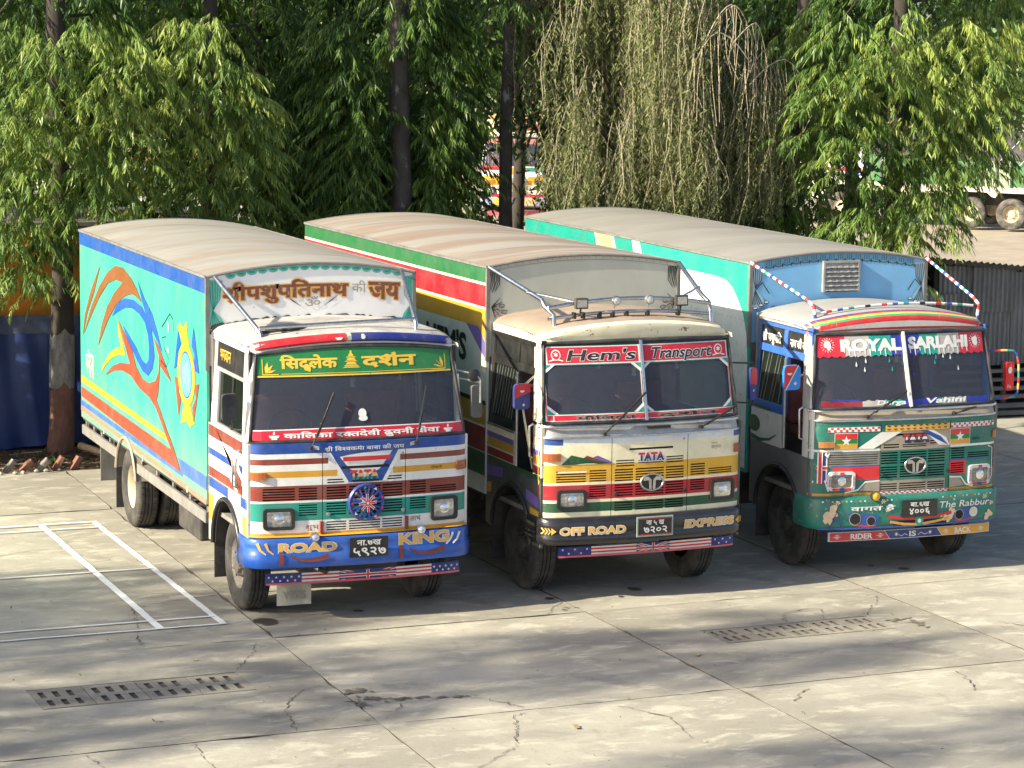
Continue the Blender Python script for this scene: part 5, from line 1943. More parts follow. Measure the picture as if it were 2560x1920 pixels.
    l.band([(-1.2 + 2.4 * i / 20, top(-1.2 + 2.4 * i / 20) - .062, top(-1.2 + 2.4 * i / 20) - .055) for i in range(21)], TAUPE, 1)
    for x0, s in ((-1.2, 1), (1.2, -1)):
        for k in range(6):
            l.poly(stroke([(x0 + s * (.015 + .022 * k), 3.54), (x0 + s * (.03 + .02 * k), 3.42 - .02 * (k % 3)), (x0 + s * (.01 + .014 * k), 3.28 + .02 * (k % 2))], .016, .004), INK, 1 + .2 * k)
        for k in range(7):
            a = math.radians(-100 + 25 * k)
            l.poly(stroke([(x0 + s * .04, 3.12), (x0 + s * (.04 + .12 * abs(math.cos(a)) + .02), 3.12 + .13 * math.sin(a))], .018, .004), INK, 1 + .2 * k)
        for k in range(3):
            cx, cz = x0 + s * (.16 + .03 * k), 3.13 - .07 * k
            l.poly(stroke(arc(cx, cz, .035, .02, 0, 340, 10), .008), INK, 3)
            l.poly(stroke([(x0 + s * .06, 3.10 - .03 * k), (cx, cz)], .014, .03), TAUPE, 2)
    l.build('head_board_lettering', head)
    B().box(-1.1, -.6, 2.6, 3.6, .42, .85).build('tool_box', M_CHASSIS, T, bevel=.03)
    return T


def side_common(T, low_m, frame_m, board_m, deco, kind):
    """timber framed cab side with an open doorway (left) used by the second and third truck"""
    lower_side(T, -1, low_m, z1=1.40, deco=None)
    x = XC - 1.2255
    # pillar, rear lower door, both above the sill
    for (y0, y1, z0, z1) in ((.205, .44, 1.40, 1.965), (.99, 1.815, 1.40, 1.79)):
        b_ = B()
        b_.box(x, x + .035, y0, y1, z0, z1)
        b_.build('door_panel', CABCREAM if kind == 'black' else CABWHITE, T)
    if deco:
        l = Layer(lambda u, v, off: (x - off, u, v))
        deco(l)
        l.build('side_paint', T)
    lower_side(T, 1, low_m)
    L_ = -1
    boxes(T, 'window_post', frame_m, [(.99, 1.06, 1.79, 2.52, .004, .05), (1.74, 1.815, 1.79, 2.9, .004, .05), (.40, .455, 1.96, 2.88, .0, .05)], L_)
    boxes(T, 'window_rail', frame_m, [(.40, 1.815, 2.49, 2.58, .008, .05), (.40, 1.815, 2.80, 2.89, .006, .05), (1.06, 1.74, 1.79, 1.90, .006, .05), (1.02, 1.12, 2.58, 2.80, .007, .05)], L_)
    bo = boxes(T, 'upper_board', board_m, [(.45, 1.02, 2.58, 2.80, -.006, .02), (1.12, 1.74, 2.58, 2.80, -.006, .02)], L_)
    f = side_fn(-1, -.02)
    gl = B()
    gl.grid(lambda u, v: f(u, v, 0), [1.06, 1.74], [1.90, 2.49])
    go = gl.build('side_window', M_SIDEGLASS, T)
    gr = B()
    for k in range(9):
        a = 1.08 + .08 * k
        p, q = f(min(1.73, a + .10), 1.91, .005), f(max(1.07, a - .06), 2.48, .005)
        if k % 3 != 1 or kind == 'black':
            gr.tube([p, q], .006, 5)
    gr.build('window_grille', M_STEEL, go)
    B().tube([(-1.19, .93, 1.42), (-1.19, .93, 2.48)], .018, 6).build('door_stop', M_STEEL, T)
    B().tube([(-1.215, .40, 1.60), (-1.26, .40, 1.62), (-1.265, .40, 1.95), (-1.215, .40, 1.98)], .013, 8).build('grab_handle', M_CHROME, T, smooth=50)
    # plain right side
    boxes(T, 'window_post', frame_m, [(.36, .44, 1.94, 2.57, .006, .05), (1.70, 1.815, 1.94, 2.88, .004, .04)], 1)
    boxes(T, 'upper_board', frame_m, [(.40, 1.70, 2.55, 2.88, .002, .03)], 1)
    g2 = B()
    f2 = side_fn(1, -.02)
    g2.grid(lambda u, v: f2(u, v, 0), [.44, 1.70], [1.94, 2.55])
    g2.build('side_window', M_SIDEGLASS, T)
    return bo


# ------------------------------------------------------------------ truck 3: teal front, RIDER IS BACK
def truck_three():
    T = thing('cargo_truck', 'teal fronted truck with RIDER IS BACK board and a sky blue head board', 'truck', (6.7672, .1928, 0), -.0237, 'painted cargo trucks parked side by side')
    FT = TRUCKTEAL
    paints = [(-2, 2, 1.835, 1.84, SILVER), (-2, 2, 1.482, 1.508, WHITE), (-.365, .55, 1.482, 1.70, TAUPE), (-2, 2, .965, .995, YELLOW), (-.365, .50, .985, 1.125, TAUPE),
              (-1.03, -.37, 1.30, 1.475, M_GREYM), (-.95, -.37, 1.15, 1.30, RED), (.55, .78, 1.16, 1.32, RED), (-.97, -.37, 1.30, 1.315, BLUE), (.55, 1.15, 1.318, 1.33, BLUE)]
    slots = [s for s in std_slots(.02, .0)] + [(-.19, .36, 1.648, 1.672), (-.372, -.366, .97, 1.80), (.55, .556, .97, 1.80)]
    for a in ((-.33, -.13, 1.50, 1.56, 2), (-.085, .23, 1.505, 1.55, 2), (.28, .48, 1.53, 1.585, 2)):
        slots += slot_rows(*a)
    slots = [s for s in slots if not (s[0] < -.40 and s[2] > 1.14 and s[1] < -.36)] + slot_rows(-1.0, -.40, 1.325, 1.455, 5, .35)
    fp = front_panel(T, FT, paints, slots, z1=1.84)
    WM, ws, shell, RM = cab(T, dict(ws=(1.975, 2.815, .02), ww=(1.19, 1.115), pillar=CABGREY, roof=mat('grey cab roof', (.36, .345, .32), .5, metal=.1, var=.15, scale=2, dirt=.4), lip=RED, sill=TAUPE, ztop=1.84, roofz=(2.915, .135), lipz=2.845, lipc=.01))
    l = Layer(lambda u, v, off: RM(u, v, off + .003))
    CH = dict(dirt=.2, chip=.05, chipcol=(.62, .58, .5), scale=7)
    rd = paint('flaking red brow', 196, 40, 42, **CH)
    for (a, b2, m) in ((.3, .9, WHITE), (.9, 2.2, rd), (2.2, 2.9, paint('flaking green brow', 40, 150, 110, **CH)), (2.9, 3.5, paint('flaking yellow brow', 235, 185, 60, **CH)), (3.5, 3.85, rd), (3.85, 4.15, paint('flaking violet brow', 70, 50, 130, **CH))):
        l.surf(lambda u, v: RM(u, v, .006), lin(-.985, .985, 24), lin(a, b2, 3), m)
    l.build('rainbow_brow', shell)
    t = B()
    for z, r in ((1.845, .012), (1.955, .015)):
        t.tube([(XC + s * 1.233, ybase(1.9) + bow(XC + s * 1.2299) - .006, z) for s in lin(-1, 1, 40)], r, 6)
    t.build('sill_moulding', M_CHROME, T, smooth=60)
    b_ = B()
    b_.bar(WM(0, 0, .018), WM(-.03, 1, .018), .035, .05)
    b_.build('screen_divider', mat('white timber strip', (.70, .67, .60), .5, var=.15, chip=.06, chipcol=(.4, .28, .12)), ws, bevel=.006)
    l = Layer(FM)
    # white sweep, blue sweep, flags, chequered strips
    l.poly([(-.37, 1.70), (-.66, 1.515), (-.46, 1.508), (-.10, 1.70)], WHITE, 1, .08)
    l.poly([(.19, 1.70), (.32, 1.70), (.50, 1.60), (.545, 1.51), (.40, 1.52)], WHITE, 1)
    l.poly([(.15, 1.70), (.24, 1.70), (.42, 1.62), (.53, 1.51), (.34, 1.60)], BLUE, 2)
    for a, b2, m0 in ((-1.025, -.38, RED), (.56, 1.19, RED)):
        l.strip(a, b2, 1.712, 1.768, WHITE, 1)
        n = 18
        for k in range(n):
            for r in (0, 1):
                if (k + r) % 2 == 0:
                    l.strip(a + (b2 - a) * k / n, a + (b2 - a) * (k + .8) / n, 1.716 + r * .026, 1.740 + r * .024, m0, 2, 1)
    l.strip(-.315, .54, 1.705, 1.775, OCHRE, 1)
    for k in range(10):
        cx = -.27 + .083 * k
        l.poly(arc(cx, 1.735, .025, .018, 180, 360, 8), BROWN, 2)
        l.poly([(cx - .03, 1.772), (cx + .03, 1.772), (cx, 1.752)], BLACKD, 2)
    for a, b2 in ((-.938, -.665), (.55, .825)):
        z0, z1 = 1.518, 1.695
        l.strip(a - .006, b2 + .006, z0 - .006, z1 + .006, WHITE, 2)
        for k, m in enumerate((SWYEL, GREEN2, RED)):
            l.strip(a, b2, z0 + (z1 - z0) * k / 3, z0 + (z1 - z0) * (k + 1) / 3, m, 3)
        l.poly(star((a + b2) / 2, (z0 + z1) / 2, .062), WHITE, 4)
    l.uk(-1.19, -1.02, 1.115, 1.478, 1)
    l.uk(1.19, 1.25, 1.14, 1.47, 1)
    l.text('कल्पना', .86, .98, 1.55, 1.58, BLACKD, 1)
    tata(l, -.08, .255, 1.575, 1.66, [RED, WHITE, NAVY], 2, outline=BLACKD)
    # white piping round the lamps, yellow rim with verse
    l.poly(stroke([(-1.0, 1.47), (-1.03, 1.40), (-1.03, 1.10), (-1.0, 1.02)], .016), WHITE, 2)
    l.poly(stroke([(-.37, 1.13), (-.55, 1.12), (-.64, 1.03), (-.80, 1.0)], .02), WHITE, 2)
    l.poly([(-.37, 1.12), (-.53, 1.11), (-.62, 1.02), (-.37, 1.0)], TAUPE, 1)
    l.poly(stroke([(.56, 1.13), (.72, 1.12), (.79, 1.03), (.9, 1.0)], .02), WHITE, 2)
    l.poly([(.56, 1.12), (.70, 1.11), (.77, 1.02), (.56, 1.0)], TAUPE, 1)
    l.poly(stroke([(1.1, 1.47), (1.17, 1.44), (1.18, 1.10), (1.12, 1.02)], .014), WHITE, 2)
    l.text('िजंदगी रही तो िफर', -.96, -.50, .968, .986, BROWN, 2)
    l.text('ते मन पगली माया जालैमा', .55, 1.10, .970, .988, BROWN, 2)
    l.strip(-.36, .53, .962, .998, WHITE, 1)
    for k in range(26):
        for r in (0, 1):
            if (k + r) % 2 == 0:
                l.strip(-.36 + .89 * k / 26, -.36 + .89 * (k + .85) / 26, .965 + r * .017, .980 + r * .016, RED, 2, 1)
    l.build('front_lettering', fp)
    hb = mat('white lamp bezel', (.62, .62, .60), .5, dirt=.4, chip=.05)
    lens3 = mat('cloudy headlamp glass', (.26, .25, .22), .25, metal=.5, var=.4, scale=9)
    for a, b2, c, d in ((-1.015, -.685, 1.03, 1.25), (.825, 1.135, 1.015, 1.252)):
        h = headlight(T, a, b2, c, d, hb, lens3)
        l = Layer(lambda u, v, off: FM(u, v, .03 + off))
        l.strip(a + .05, b2 - .05, c + .004, c + .03, RED, 0)
        l.poly(rect((a + b2) / 2 - .03, (a + b2) / 2 + .03, c + .002, c + .032), BLUE, 1)
        l.poly(rect((a + b2) / 2 - .025, (a + b2) / 2 + .025, d - .033, d - .003), RED, 1)
        for x in (a + .004, b2 - .03):
            for k in range(8):
                l.poly(rect(x, x + .026, c + .05 + k * (d - c - .1) / 8, c + .05 + (k + .5) * (d - c - .1) / 8), (RED, BLUE)[k % 2], 0)
        l.build('bezel_paint', h)
    indicator(T, -1.12, -.955, 1.535, 1.60, mat('orange lens', (.42, .15, .03), .3, dirt=.3))
    indicator(T, 1.17, 1.25, 1.56, 1.65, mat('orange lens'))
    emblem(T, .072, 1.30, .135, .092)
    for x in (-.33, .54):
        B().lathe([(.022, .01), (.022, -.012), (.01, -.016), (.0005, -.016)], FM(x, 1.20, .004), 'y', 10).build('latch', M_BLACKP, T)
    lamp(T, -.46, .965, .062, M_BLACKP, mat('yellow lamp glass', (.75, .42, .04), .12, var=.2, scale=30), -.03)
    bm = mat('scraped teal bumper', srgb(24, 110, 96), .4, var=.12, scale=4, dirt=.3, chip=.055, chipcol=(.45, .38, .30))
    bp = bumper(T, [(-.07, .955), (-.005, .952), (.022, .93), (.03, .87), (.03, .76), (.032, .68), (.028, .62), (.006, .585), (-.06, .578)], bm)
    l = Layer(lambda u, v, off: (u, bow(u) - .034 - off, v))
    l.text('वागत है', -.77, -.21, .80, .865, WHITE, 2, bold=.02, shear=.1)
    l.text('The Rabbur', .37, 1.08, .785, .86, WHITE, 2, shear=.2, bold=.01)
    for pts, m in (([(-.83, .785), (-.42, .745), (-.41, .69), (-.45, .62), (-.60, .615), (-.74, .64)], BLUE), ([(.95, .785), (.58, .745), (.55, .69), (.60, .62), (.72, .615), (.86, .64)], BLUE)):
        l.poly(pts, m, 1, .08)
        l.poly(stroke([pts[3], pts[4], pts[5]], .015), BANRED, 2)
    for cx, cz, r, m in ((-.71, .705, .065, M_DARK), (-.51, .675, .05, M_DARK), (.66, .69, .055, M_DARK), (.86, .71, .06, M_CHROME)):
        l.poly(arc(cx, cz, r * 1.15, r * 1.15, 0, 345, 20), TAUPE if m is M_DARK else BLUE, 2.4)
        l.poly(arc(cx, cz, r, r, 0, 345, 20), m, 3.2)
    l.poly([(-.26, .66), (-.22, .60), (.48, .595), (.55, .66)], M_DARK, 1, .08)
    for s, m, z in ((0, BANRED, .72), (1, YELLOW, .655)):
        l.poly(stroke([(-.30 + s * .03, z), (-.08, z - .035), (.10, z - .045)], .03), m, 2.2)
        l.poly(stroke([(.55 - s * .03, z + .01), (.36, z - .02), (.16, z - .042)], .03), m, 2.2)
    l.poly(arc(.115, .65, .055, .06, 0, 345, 16), TEAL, 3)
    l.poly(star(.115, .65, .03, 6, .7), WHITE, 4)
    cream = paint('bare filler', 214, 186, 150, dirt=.3)
    for cx, cz, r in ((-1.0, .78, .075), (-1.04, .70, .05), (.50, .66, .05), (.56, .74, .04), (1.08, .66, .05)):
        l.poly(blot(cx, cz, r, r * 1.1, 0, 24, .8), cream, 2)
    l.poly(stroke([(-1.02, .60), (-.93, .80), (-.86, .60)], .02), NAVY, 3)
    l.poly(stroke([(-.98, .68), (-.87, .70)], .015), NAVY, 3.4)
    l.strip(-1.15, 1.15, .585, .605, BLUE, 1, 24)
    for k in range(40):
        x = -1.1 + 2.2 * k / 39
        if not -.16 < x < .37:
            l.poly(arc(x, .915, .012, .010, 0, 330, 8), (WHITE, RED, OCHRE)[k % 3], 1)
    for cx, cz in ((-.93, .90), (-.36, .90), (.42, .70), (1.12, .80), (-.30, .80), (1.02, .88)):
        for a in range(0, 360, 60):
            l.poly([(cx, cz), (cx + .028 * math.cos(math.radians(a - 18)), cz + .022 * math.sin(math.radians(a - 18))), (cx + .04 * math.cos(math.radians(a)), cz + .03 * math.sin(math.radians(a))), (cx + .028 * math.cos(math.radians(a + 18)), cz + .022 * math.sin(math.radians(a + 18)))], (WHITE, OCHRE)[(a // 60) % 2], 1.5)
    l.build('bumper_lettering', bp)
    plate(T, -.13, .34, .70, .905, [('बा.६ख', -.02, .23, .825, .875), ('४००६', -.03, .24, .735, .805)], y=-.055)
    fb = B()
    fb.grid(lambda u, v: (u, .13 + bow(u) * .7, v), lin(-.95, 1.21, 16), [.415, .522])
    fb.grid(lambda u, v: (u, .155 + bow(u) * .7, v), lin(-.95, 1.21, 16), [.415, .522])
    fbo = fb.build('slogan_board', WHITE, T)
    l = Layer(lambda u, v, off: (u, .13 + bow(u) * .7 - off, v))
    z0, z1 = .421, .516
    for (a, b2, c, d, m) in ((-.94, -.18, -.94, -.25, paint('board red', 196, 50, 62)), (-.17, .52, -.24, .45, paint('board blue', 46, 56, 124)), (.53, 1.2, .46, 1.2, paint('board ochre', 222, 158, 40))):
        l.surf(lambda s_, t: l.fn((a + (b2 - a) * s_) * (1 - t) + (c + (d - c) * s_) * t, z0 + (z1 - z0) * t, .004), lin(0, 1, 8), [0, 1], m)
    l.text('RIDER', -.68, -.40, .437, .50, WHITE, 2, bold=.03)
    l.text('IS', .08, .17, .437, .50, WHITE, 2, bold=.03)
    l.text('BACK', .70, .93, .437, .50, WHITE, 2, bold=.03)
    for cx in (-.85, -.30, .58, 1.07):
        for dz in (-.018, 0, .018):
            w = .03 if dz else .06
            l.poly([(cx - w, .468 + dz), (cx, .474 + dz), (cx + w, .468 + dz), (cx, .462 + dz)], WHITE, 2)
    for cx in (-.09, .36):
        l.poly(star(cx, .47, .03, 8, .35), WHITE, 2)
    l.poly(stroke([(-.06, .46), (-.02, .445), (.02, .47), (.06, .45)], .006), WHITE, 2)
    l.poly(stroke([(.20, .45), (.24, .475), (.28, .45), (.33, .46)], .006), WHITE, 2)
    l.build('slogan_paint', fbo)
    # dripping banner across the screen
    l = Layer(lambda u, v, off: (u, .105 + (v - 1.93) * .24 + bow(u) - off, v), .008)
    GREYB = paint('banner grey', 176, 170, 164, dirt=.1)
    BTEAL = paint('banner teal', 20, 150, 135, dirt=.1)
    BBLUE = paint('banner blue', 34, 50, 150, dirt=.1)
    for a, b2, m in ((-1.085, -.74, BANRED), (-.74, -.44, GREYB), (-.44, -.16, BTEAL), (-.16, -.01, BBLUE), (.03, .22, BBLUE), (.22, .46, BTEAL), (.46, .76, GREYB), (.76, 1.10, BANRED)):
        n = 10
        pts = [(a + (b2 - a) * i / n, 2.575 + .012 * math.sin(i * 2.2 + a * 9) + .03 * abs(a + b2) / 2 * (-.4)) for i in range(n + 1)]
        l.poly(pts + [(b2, 2.80), (a, 2.80)], m, 0)
    l.text('ROYAL', -.80, -.03, 2.635, 2.765, WHITE, 2, bold=.06)
    l.text('SARLAHI', .06, .88, 2.645, 2.775, WHITE, 2, bold=.06)
    for k in range(26):
        x = -.76 + 1.62 * k / 25
        if abs(x) > .06:
            l.poly(stroke([(x, 2.65), (x + .004, 2.61 - .025 * ((k * 7) % 3))], .018, .008), WHITE, 2.5)
    for x, z, m in ((-.50, 2.50, WHITE), (-.62, 2.46, WHITE), (-.52, 2.40, WHITE), (-.20, 2.50, BTEAL), (-.17, 2.40, BTEAL), (.42, 2.52, BTEAL), (.40, 2.46, BTEAL), (.52, 2.53, WHITE), (.62, 2.51, WHITE), (.72, 2.38, WHITE), (.12, 2.52, BBLUE), (.10, 2.34, BBLUE)):
        l.poly([(x, z + .05), (x - .012, z), (x, z - .012), (x + .012, z)], m, 1)
    for cx in (-.955, .985):
        l.poly(blot(cx, 2.70, .045, .05, 0, 24, .35), WHITE, 2)
        for k in range(16):
            a = 2 * math.pi * k / 16
            l.poly(stroke([(cx + .06 * math.cos(a), 2.70 + .06 * math.sin(a)), (cx + .085 * math.cos(a), 2.70 + .085 * math.sin(a))], .006), WHITE, 2)
    for a, b2, m in ((-1.08, -.58, DRED), (-.58, -.28, GREYB), (-.28, -.06, BTEAL), (-.06, .40, BBLUE), (.40, .46, BTEAL), (.46, .80, GREYB), (.80, 1.10, BBLUE)):
        n = 8
        l.poly([(a, 1.995), (b2, 1.995)] + [(b2 + (a - b2) * i / n, 2.062 + .01 * math.sin(i * 2 + a * 7)) for i in range(n + 1)], m, 0)
    l.strip(-.95, -.60, 2.062, 2.078, BBLUE, 1)
    l.text('Durga', -.40, -.03, 2.012, 2.062, WHITE, 2, shear=.4, bold=.03)
    l.text('Vahini', .22, .78, 2.012, 2.07, WHITE, 2, shear=.4, bold=.03)
    l.build('screen_banner', ws)
    wiper(T, (-.56, 1.89), (-.035, 2.165))
    wiper(T, (.59, 1.885), (1.15, 2.0))

    def deco(l):
        l.poly(arc(1.72, 1.60, .16, .10, 0, 345, 24), GREEN, 1)
        l.poly(stroke([(1.80, 1.44), (1.55, 1.42), (1.3, 1.46), (1.12, 1.54)], .06, .01), GREEN, 1)
        l.strip(1.30, 1.72, 1.80, 1.84, GREEN, 1)
    FB = paint('blue timber frame', 42, 96, 178, dirt=.25, chip=.04, chipcol=(.5, .5, .5), scale=6)
    lg = mat('grey cab side', (.15, .155, .15), .5, metal=.2, var=.2, dirt=.4)
    side_common(T, lg, FB, M_BLACKP, deco, 'blue')
    l = Layer(lambda u, v, off: side_fn(-1, -.006)(-u, v, off))
    l.text('श/ी पशुपित', -1.70, -1.20, 2.62, 2.75, WHITE, 1, bold=.02)
    l.text('नाथ की जय', -.96, -.50, 2.62, 2.74, WHITE, 1, bold=.02)
    l.build('board_lettering', T)
    SB = paint('mirror sky blue', 30, 130, 215, dirt=.05)
    mirror(T, -1.58, -1.355, .2, 2.215, 2.50, SB, deco=lambda l: (l.poly([(-1.58, 2.25), (-1.56, 2.215), (-1.39, 2.50), (-1.55, 2.50), (-1.58, 2.47)], RED, 0), l.poly(stroke([(-1.56, 2.217), (-1.39, 2.499)], .012), WHITE, 1), l.poly(arc(-1.51, 2.415, .035, .026, 180, 360, 10), WHITE, 1), l.poly(star(-1.43, 2.29, .032, 8, .35), WHITE, 1)))
    B().tube([(-1.20, .42, 2.36), (-1.38, .26, 2.36)], .014, 6).build('mirror_arm', M_BLACKP, T)

    def apple(l):
        l.poly(arc(1.495, 2.325, .03, .042, 0, 345, 16), WHITE, 1)
        l.poly([(1.497, 2.375), (1.515, 2.395), (1.505, 2.372)], WHITE, 1)
        l.text('Fx', 1.465, 1.52, 2.11, 2.15, WHITE, 1)
    mirror(T, 1.44, 1.56, .36, 2.08, 2.42, RED, deco=apple)
    seq = [BLUE, RED, OCHRE, TEAL, BLUE, RED, OCHRE, TEAL, RED, OCHRE, BLUE, TEAL, RED, BLUE]
    pts = [(1.22, .42, 2.555), (1.40, .36, 2.565), (1.52, .34, 2.56), (1.57, .34, 2.52), (1.60, .34, 2.40), (1.61, .34, 2.20), (1.60, .34, 2.06), (1.56, .34, 2.01), (1.45, .35, 1.99), (1.26, .36, 1.985)]
    wrap(T, 'mirror_arm', pts, .014, seq, .07)
    # wrapped roof rack
    seq2 = [WHITE, RED, WHITE, BLUE, WHITE, TEAL, SILVER, BLUE, SILVER, RED]
    wrap(T, 'rack_strut', [(-1.21, 1.90, 3.52), (-1.0, .80, 3.18), (-.96, .70, 3.11), (-.945, .68, 2.93)], .019, seq2, .06)
    wrap(T, 'rack_strut', [(1.195, 1.90, 3.53), (1.22, .80, 3.16), (1.235, .70, 3.09), (1.21, .68, 2.92)], .019, seq2, .06)
    wrap(T, 'rack_rail', [(-.95 + 2.18 * i / 12, .70, 3.03 + .09 * (1 - (i / 6.5 - 1.05) ** 2)) for i in range(13)], .016, [SILVER, SILVER, RED, SILVER, BLUE, SILVER, TEAL, SILVER, SILVER, BLACKD], .07)
    for s in (-1, 1):
        wheel(T, s, s * .99 + .01, 1.0, .5, False, M_RIMDARK)
    rear_gear(T, 6.2, .98, M_RIMDARK)

    def art(l):
        y0, y1 = 1.925, 9.68
        l.poly([(y1, 3.27), (2.9, 3.27), (2.6, 3.25), (2.4, 3.17), (2.25, 3.05), (2.08, 2.88), (1.98, 2.65), (1.935, 2.35), (1.935, 1.0), (y1, 1.0)], T3WHITE, 1)
        l.poly([(y1, 3.27), (6.88, 3.27), (6.95, 3.515), (y1, 3.515)], T3DTEAL, 0)
        l.poly([(6.95, 3.515), (6.80, 3.27), (6.10, 3.27), (6.25, 3.515)], CREAM, 1)
        l.poly([(6.88, 3.515), (6.73, 3.27), (6.17, 3.27), (6.32, 3.515)], ORANGE, 2)
        l.poly([(6.25, 3.515), (6.10, 3.27), (5.45, 3.27), (5.60, 3.515)], T3DTEAL, 0)
        l.poly([(5.60, 3.515), (5.50, 3.27), (5.20, 3.27), (5.34, 3.515)], T3WHITE, 1)
        for r, z in ((0, 2.80), (1, 2.36)):
            for k in range(60):
                l.poly(rect(2.05 + k * .12, 2.062 + k * .12, z, z + .013), TAUPE, 3)
    head, top = cargo_box(T, 2.409, 1.92, 7.76, 3.52, .115, .95, T3TEAL, art, HEADBLUE, ROOF3, M_GREYM)
    l = Layer(lambda u, v, off: (u, 1.92 - off, v))
    n = 17
    for k in range(n):
        a, b2 = -1.02 + 2.05 * k / n, -1.02 + 2.05 * (k + 1) / n
        m_ = (a + b2) / 2
        l.poly([(a, top(a) - .025), (b2, top(b2) - .025)] + [(p[0], p[1]) for p in arc(m_, top(m_) - .085, (b2 - a) / 2, .025, 0, -180, 8)], paint('valance blue', 90, 148, 176, dirt=.2), 1)
        l.poly(stroke([(p[0], p[1]) for p in arc(m_, top(m_) - .085, (b2 - a) / 2, .028, 0, -180, 8)], .009), INK, 2)
        l.poly([(b2 - .012, top(b2) - .095), (b2 + .012, top(b2) - .095), (b2, top(b2) - .135)], INK, 2.5)
        for q in (.25, .5, .75):
            x = a + (b2 - a) * q
            l.poly(stroke([(x, top(x) - .03), (x, top(x) - .095)], .006), INK, 2)
    for x0, s in ((-1.195, 1), (1.195, -1)):
        curtain(l, x0, s, 3.49, DRAPE, INK, 2, w=.165, knot=3.19, low=2.98, tie=INK)
        for k in range(3):
            cx, cz = x0 + s * (.06 + .075 * k), 2.965 + .035 * k
            l.poly(arc(cx, cz, .035, .02, 0, 345, 12), INK, 5)
            l.poly(arc(cx, cz + .003, .025, .011, 0, 345, 12), WHITE, 6)
    l.build('head_board_lettering', head)
    dk = B()
    v = B()
    x0, x1, z0, z1 = -.225, .235, 3.145, 3.505
    v.box(x0 - .02, x1 + .02, 1.865, 1.915, z1 - .005, z1 + .02).box(x0 - .02, x0 + .005, 1.865, 1.915, z0, z1 - .006).box(x1 - .005, x1 + .02, 1.865, 1.915, z0, z1 - .006)
    vo = v.build('vent', mat('galvanised vent', (.42, .41, .37), .5, metal=.4, var=.2, scale=12, dirt=.5), T)
    dk.box(x0 + .006, x1 - .006, 1.905, 1.915, z0, z1 - .006).build('vent_shadow', M_DARK, vo)
    for k in range(6):
        z = z0 + .015 + k * .056
        q = B()
        top_h = .055 if k < 5 else .075
        us = lin(x0 + .006, x1 - .006, 16)
        q.grid(lambda u, t: (u, 1.862 + .035 * t + .003 * math.sin(u * 70 + k), z + top_h * t + .002 * math.sin(u * 60 + 2 * k)), us, [0, 1])
        q.grid(lambda u, t: (u, 1.866 + .035 * t + .003 * math.sin(u * 70 + k), z + top_h * t + .004 + .002 * math.sin(u * 60 + 2 * k)), us, [0, 1])
        q.build('slat', MATS['galvanised vent'], vo)
    B().box(-1.1, -.6, 2.6, 3.6, .42, .85).build('tool_box', M_CHASSIS, T, bevel=.03)
    return T


def wrap(T, name, pts, r, seq, step):
    """tube wrapped with bands of coloured tape"""
    P_ = [Vector(p) for p in pts]
    dense, d = [], []
    acc = 0
    for a, b_ in zip(P_, P_[1:]):
        n = max(1, int((b_ - a).length / (step / 2)))
        for i in range(n):
            dense.append(a.lerp(b_, i / n))
    dense.append(P_[-1])
    b_ = B()
    b_.tube([tuple(p) for p in dense], r, 8)
    mats = []
    per = 8
    for i in range(len(dense) - 1):
        m = seq[(i // 2) % len(seq)]
        if m not in mats:
            mats.append(m)
        for j in range(per):
            b_.m[i * per + j] = mats.index(m)
    return b_.build(name, mats, T, smooth=60)


TRUCKS = [truck_one(), truck_two(), truck_three()]

# ================================================================== trees
M_BARK = mat('dark bark', (.04, .031, .024), .95, var=.4, scale=5, dirt=.3, dirtcol=(.09, .078, .066), bump=1.0, bscale=18, stretch=(1, 1, .35))
M_BARKG = mat('lichen bark', (.085, .072, .06), .95, var=.4, scale=5, bump=1.0, bscale=18, stain=[(6, .6, .66, .8, (.32, .31, .28))], stretch=(1, 1, .5))
M_TWIG = mat('pale twig', (.33, .28, .20), .9, var=.3)
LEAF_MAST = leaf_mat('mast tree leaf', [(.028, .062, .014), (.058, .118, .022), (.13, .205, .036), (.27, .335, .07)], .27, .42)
LEAF_WEEP = leaf_mat('bottlebrush leaf', [(.09, .115, .04), (.145, .17, .06), (.195, .22, .08), (.29, .28, .13)], .32, .55)
LEAF_DARK = leaf_mat('dark broad leaf', [(.035, .075, .018), (.06, .125, .027), (.09, .17, .036), (.14, .22, .045)], .3, .45)
LEAF_DRY = mat('dry leaf', (.40, .17, .07), .8, var=.3)


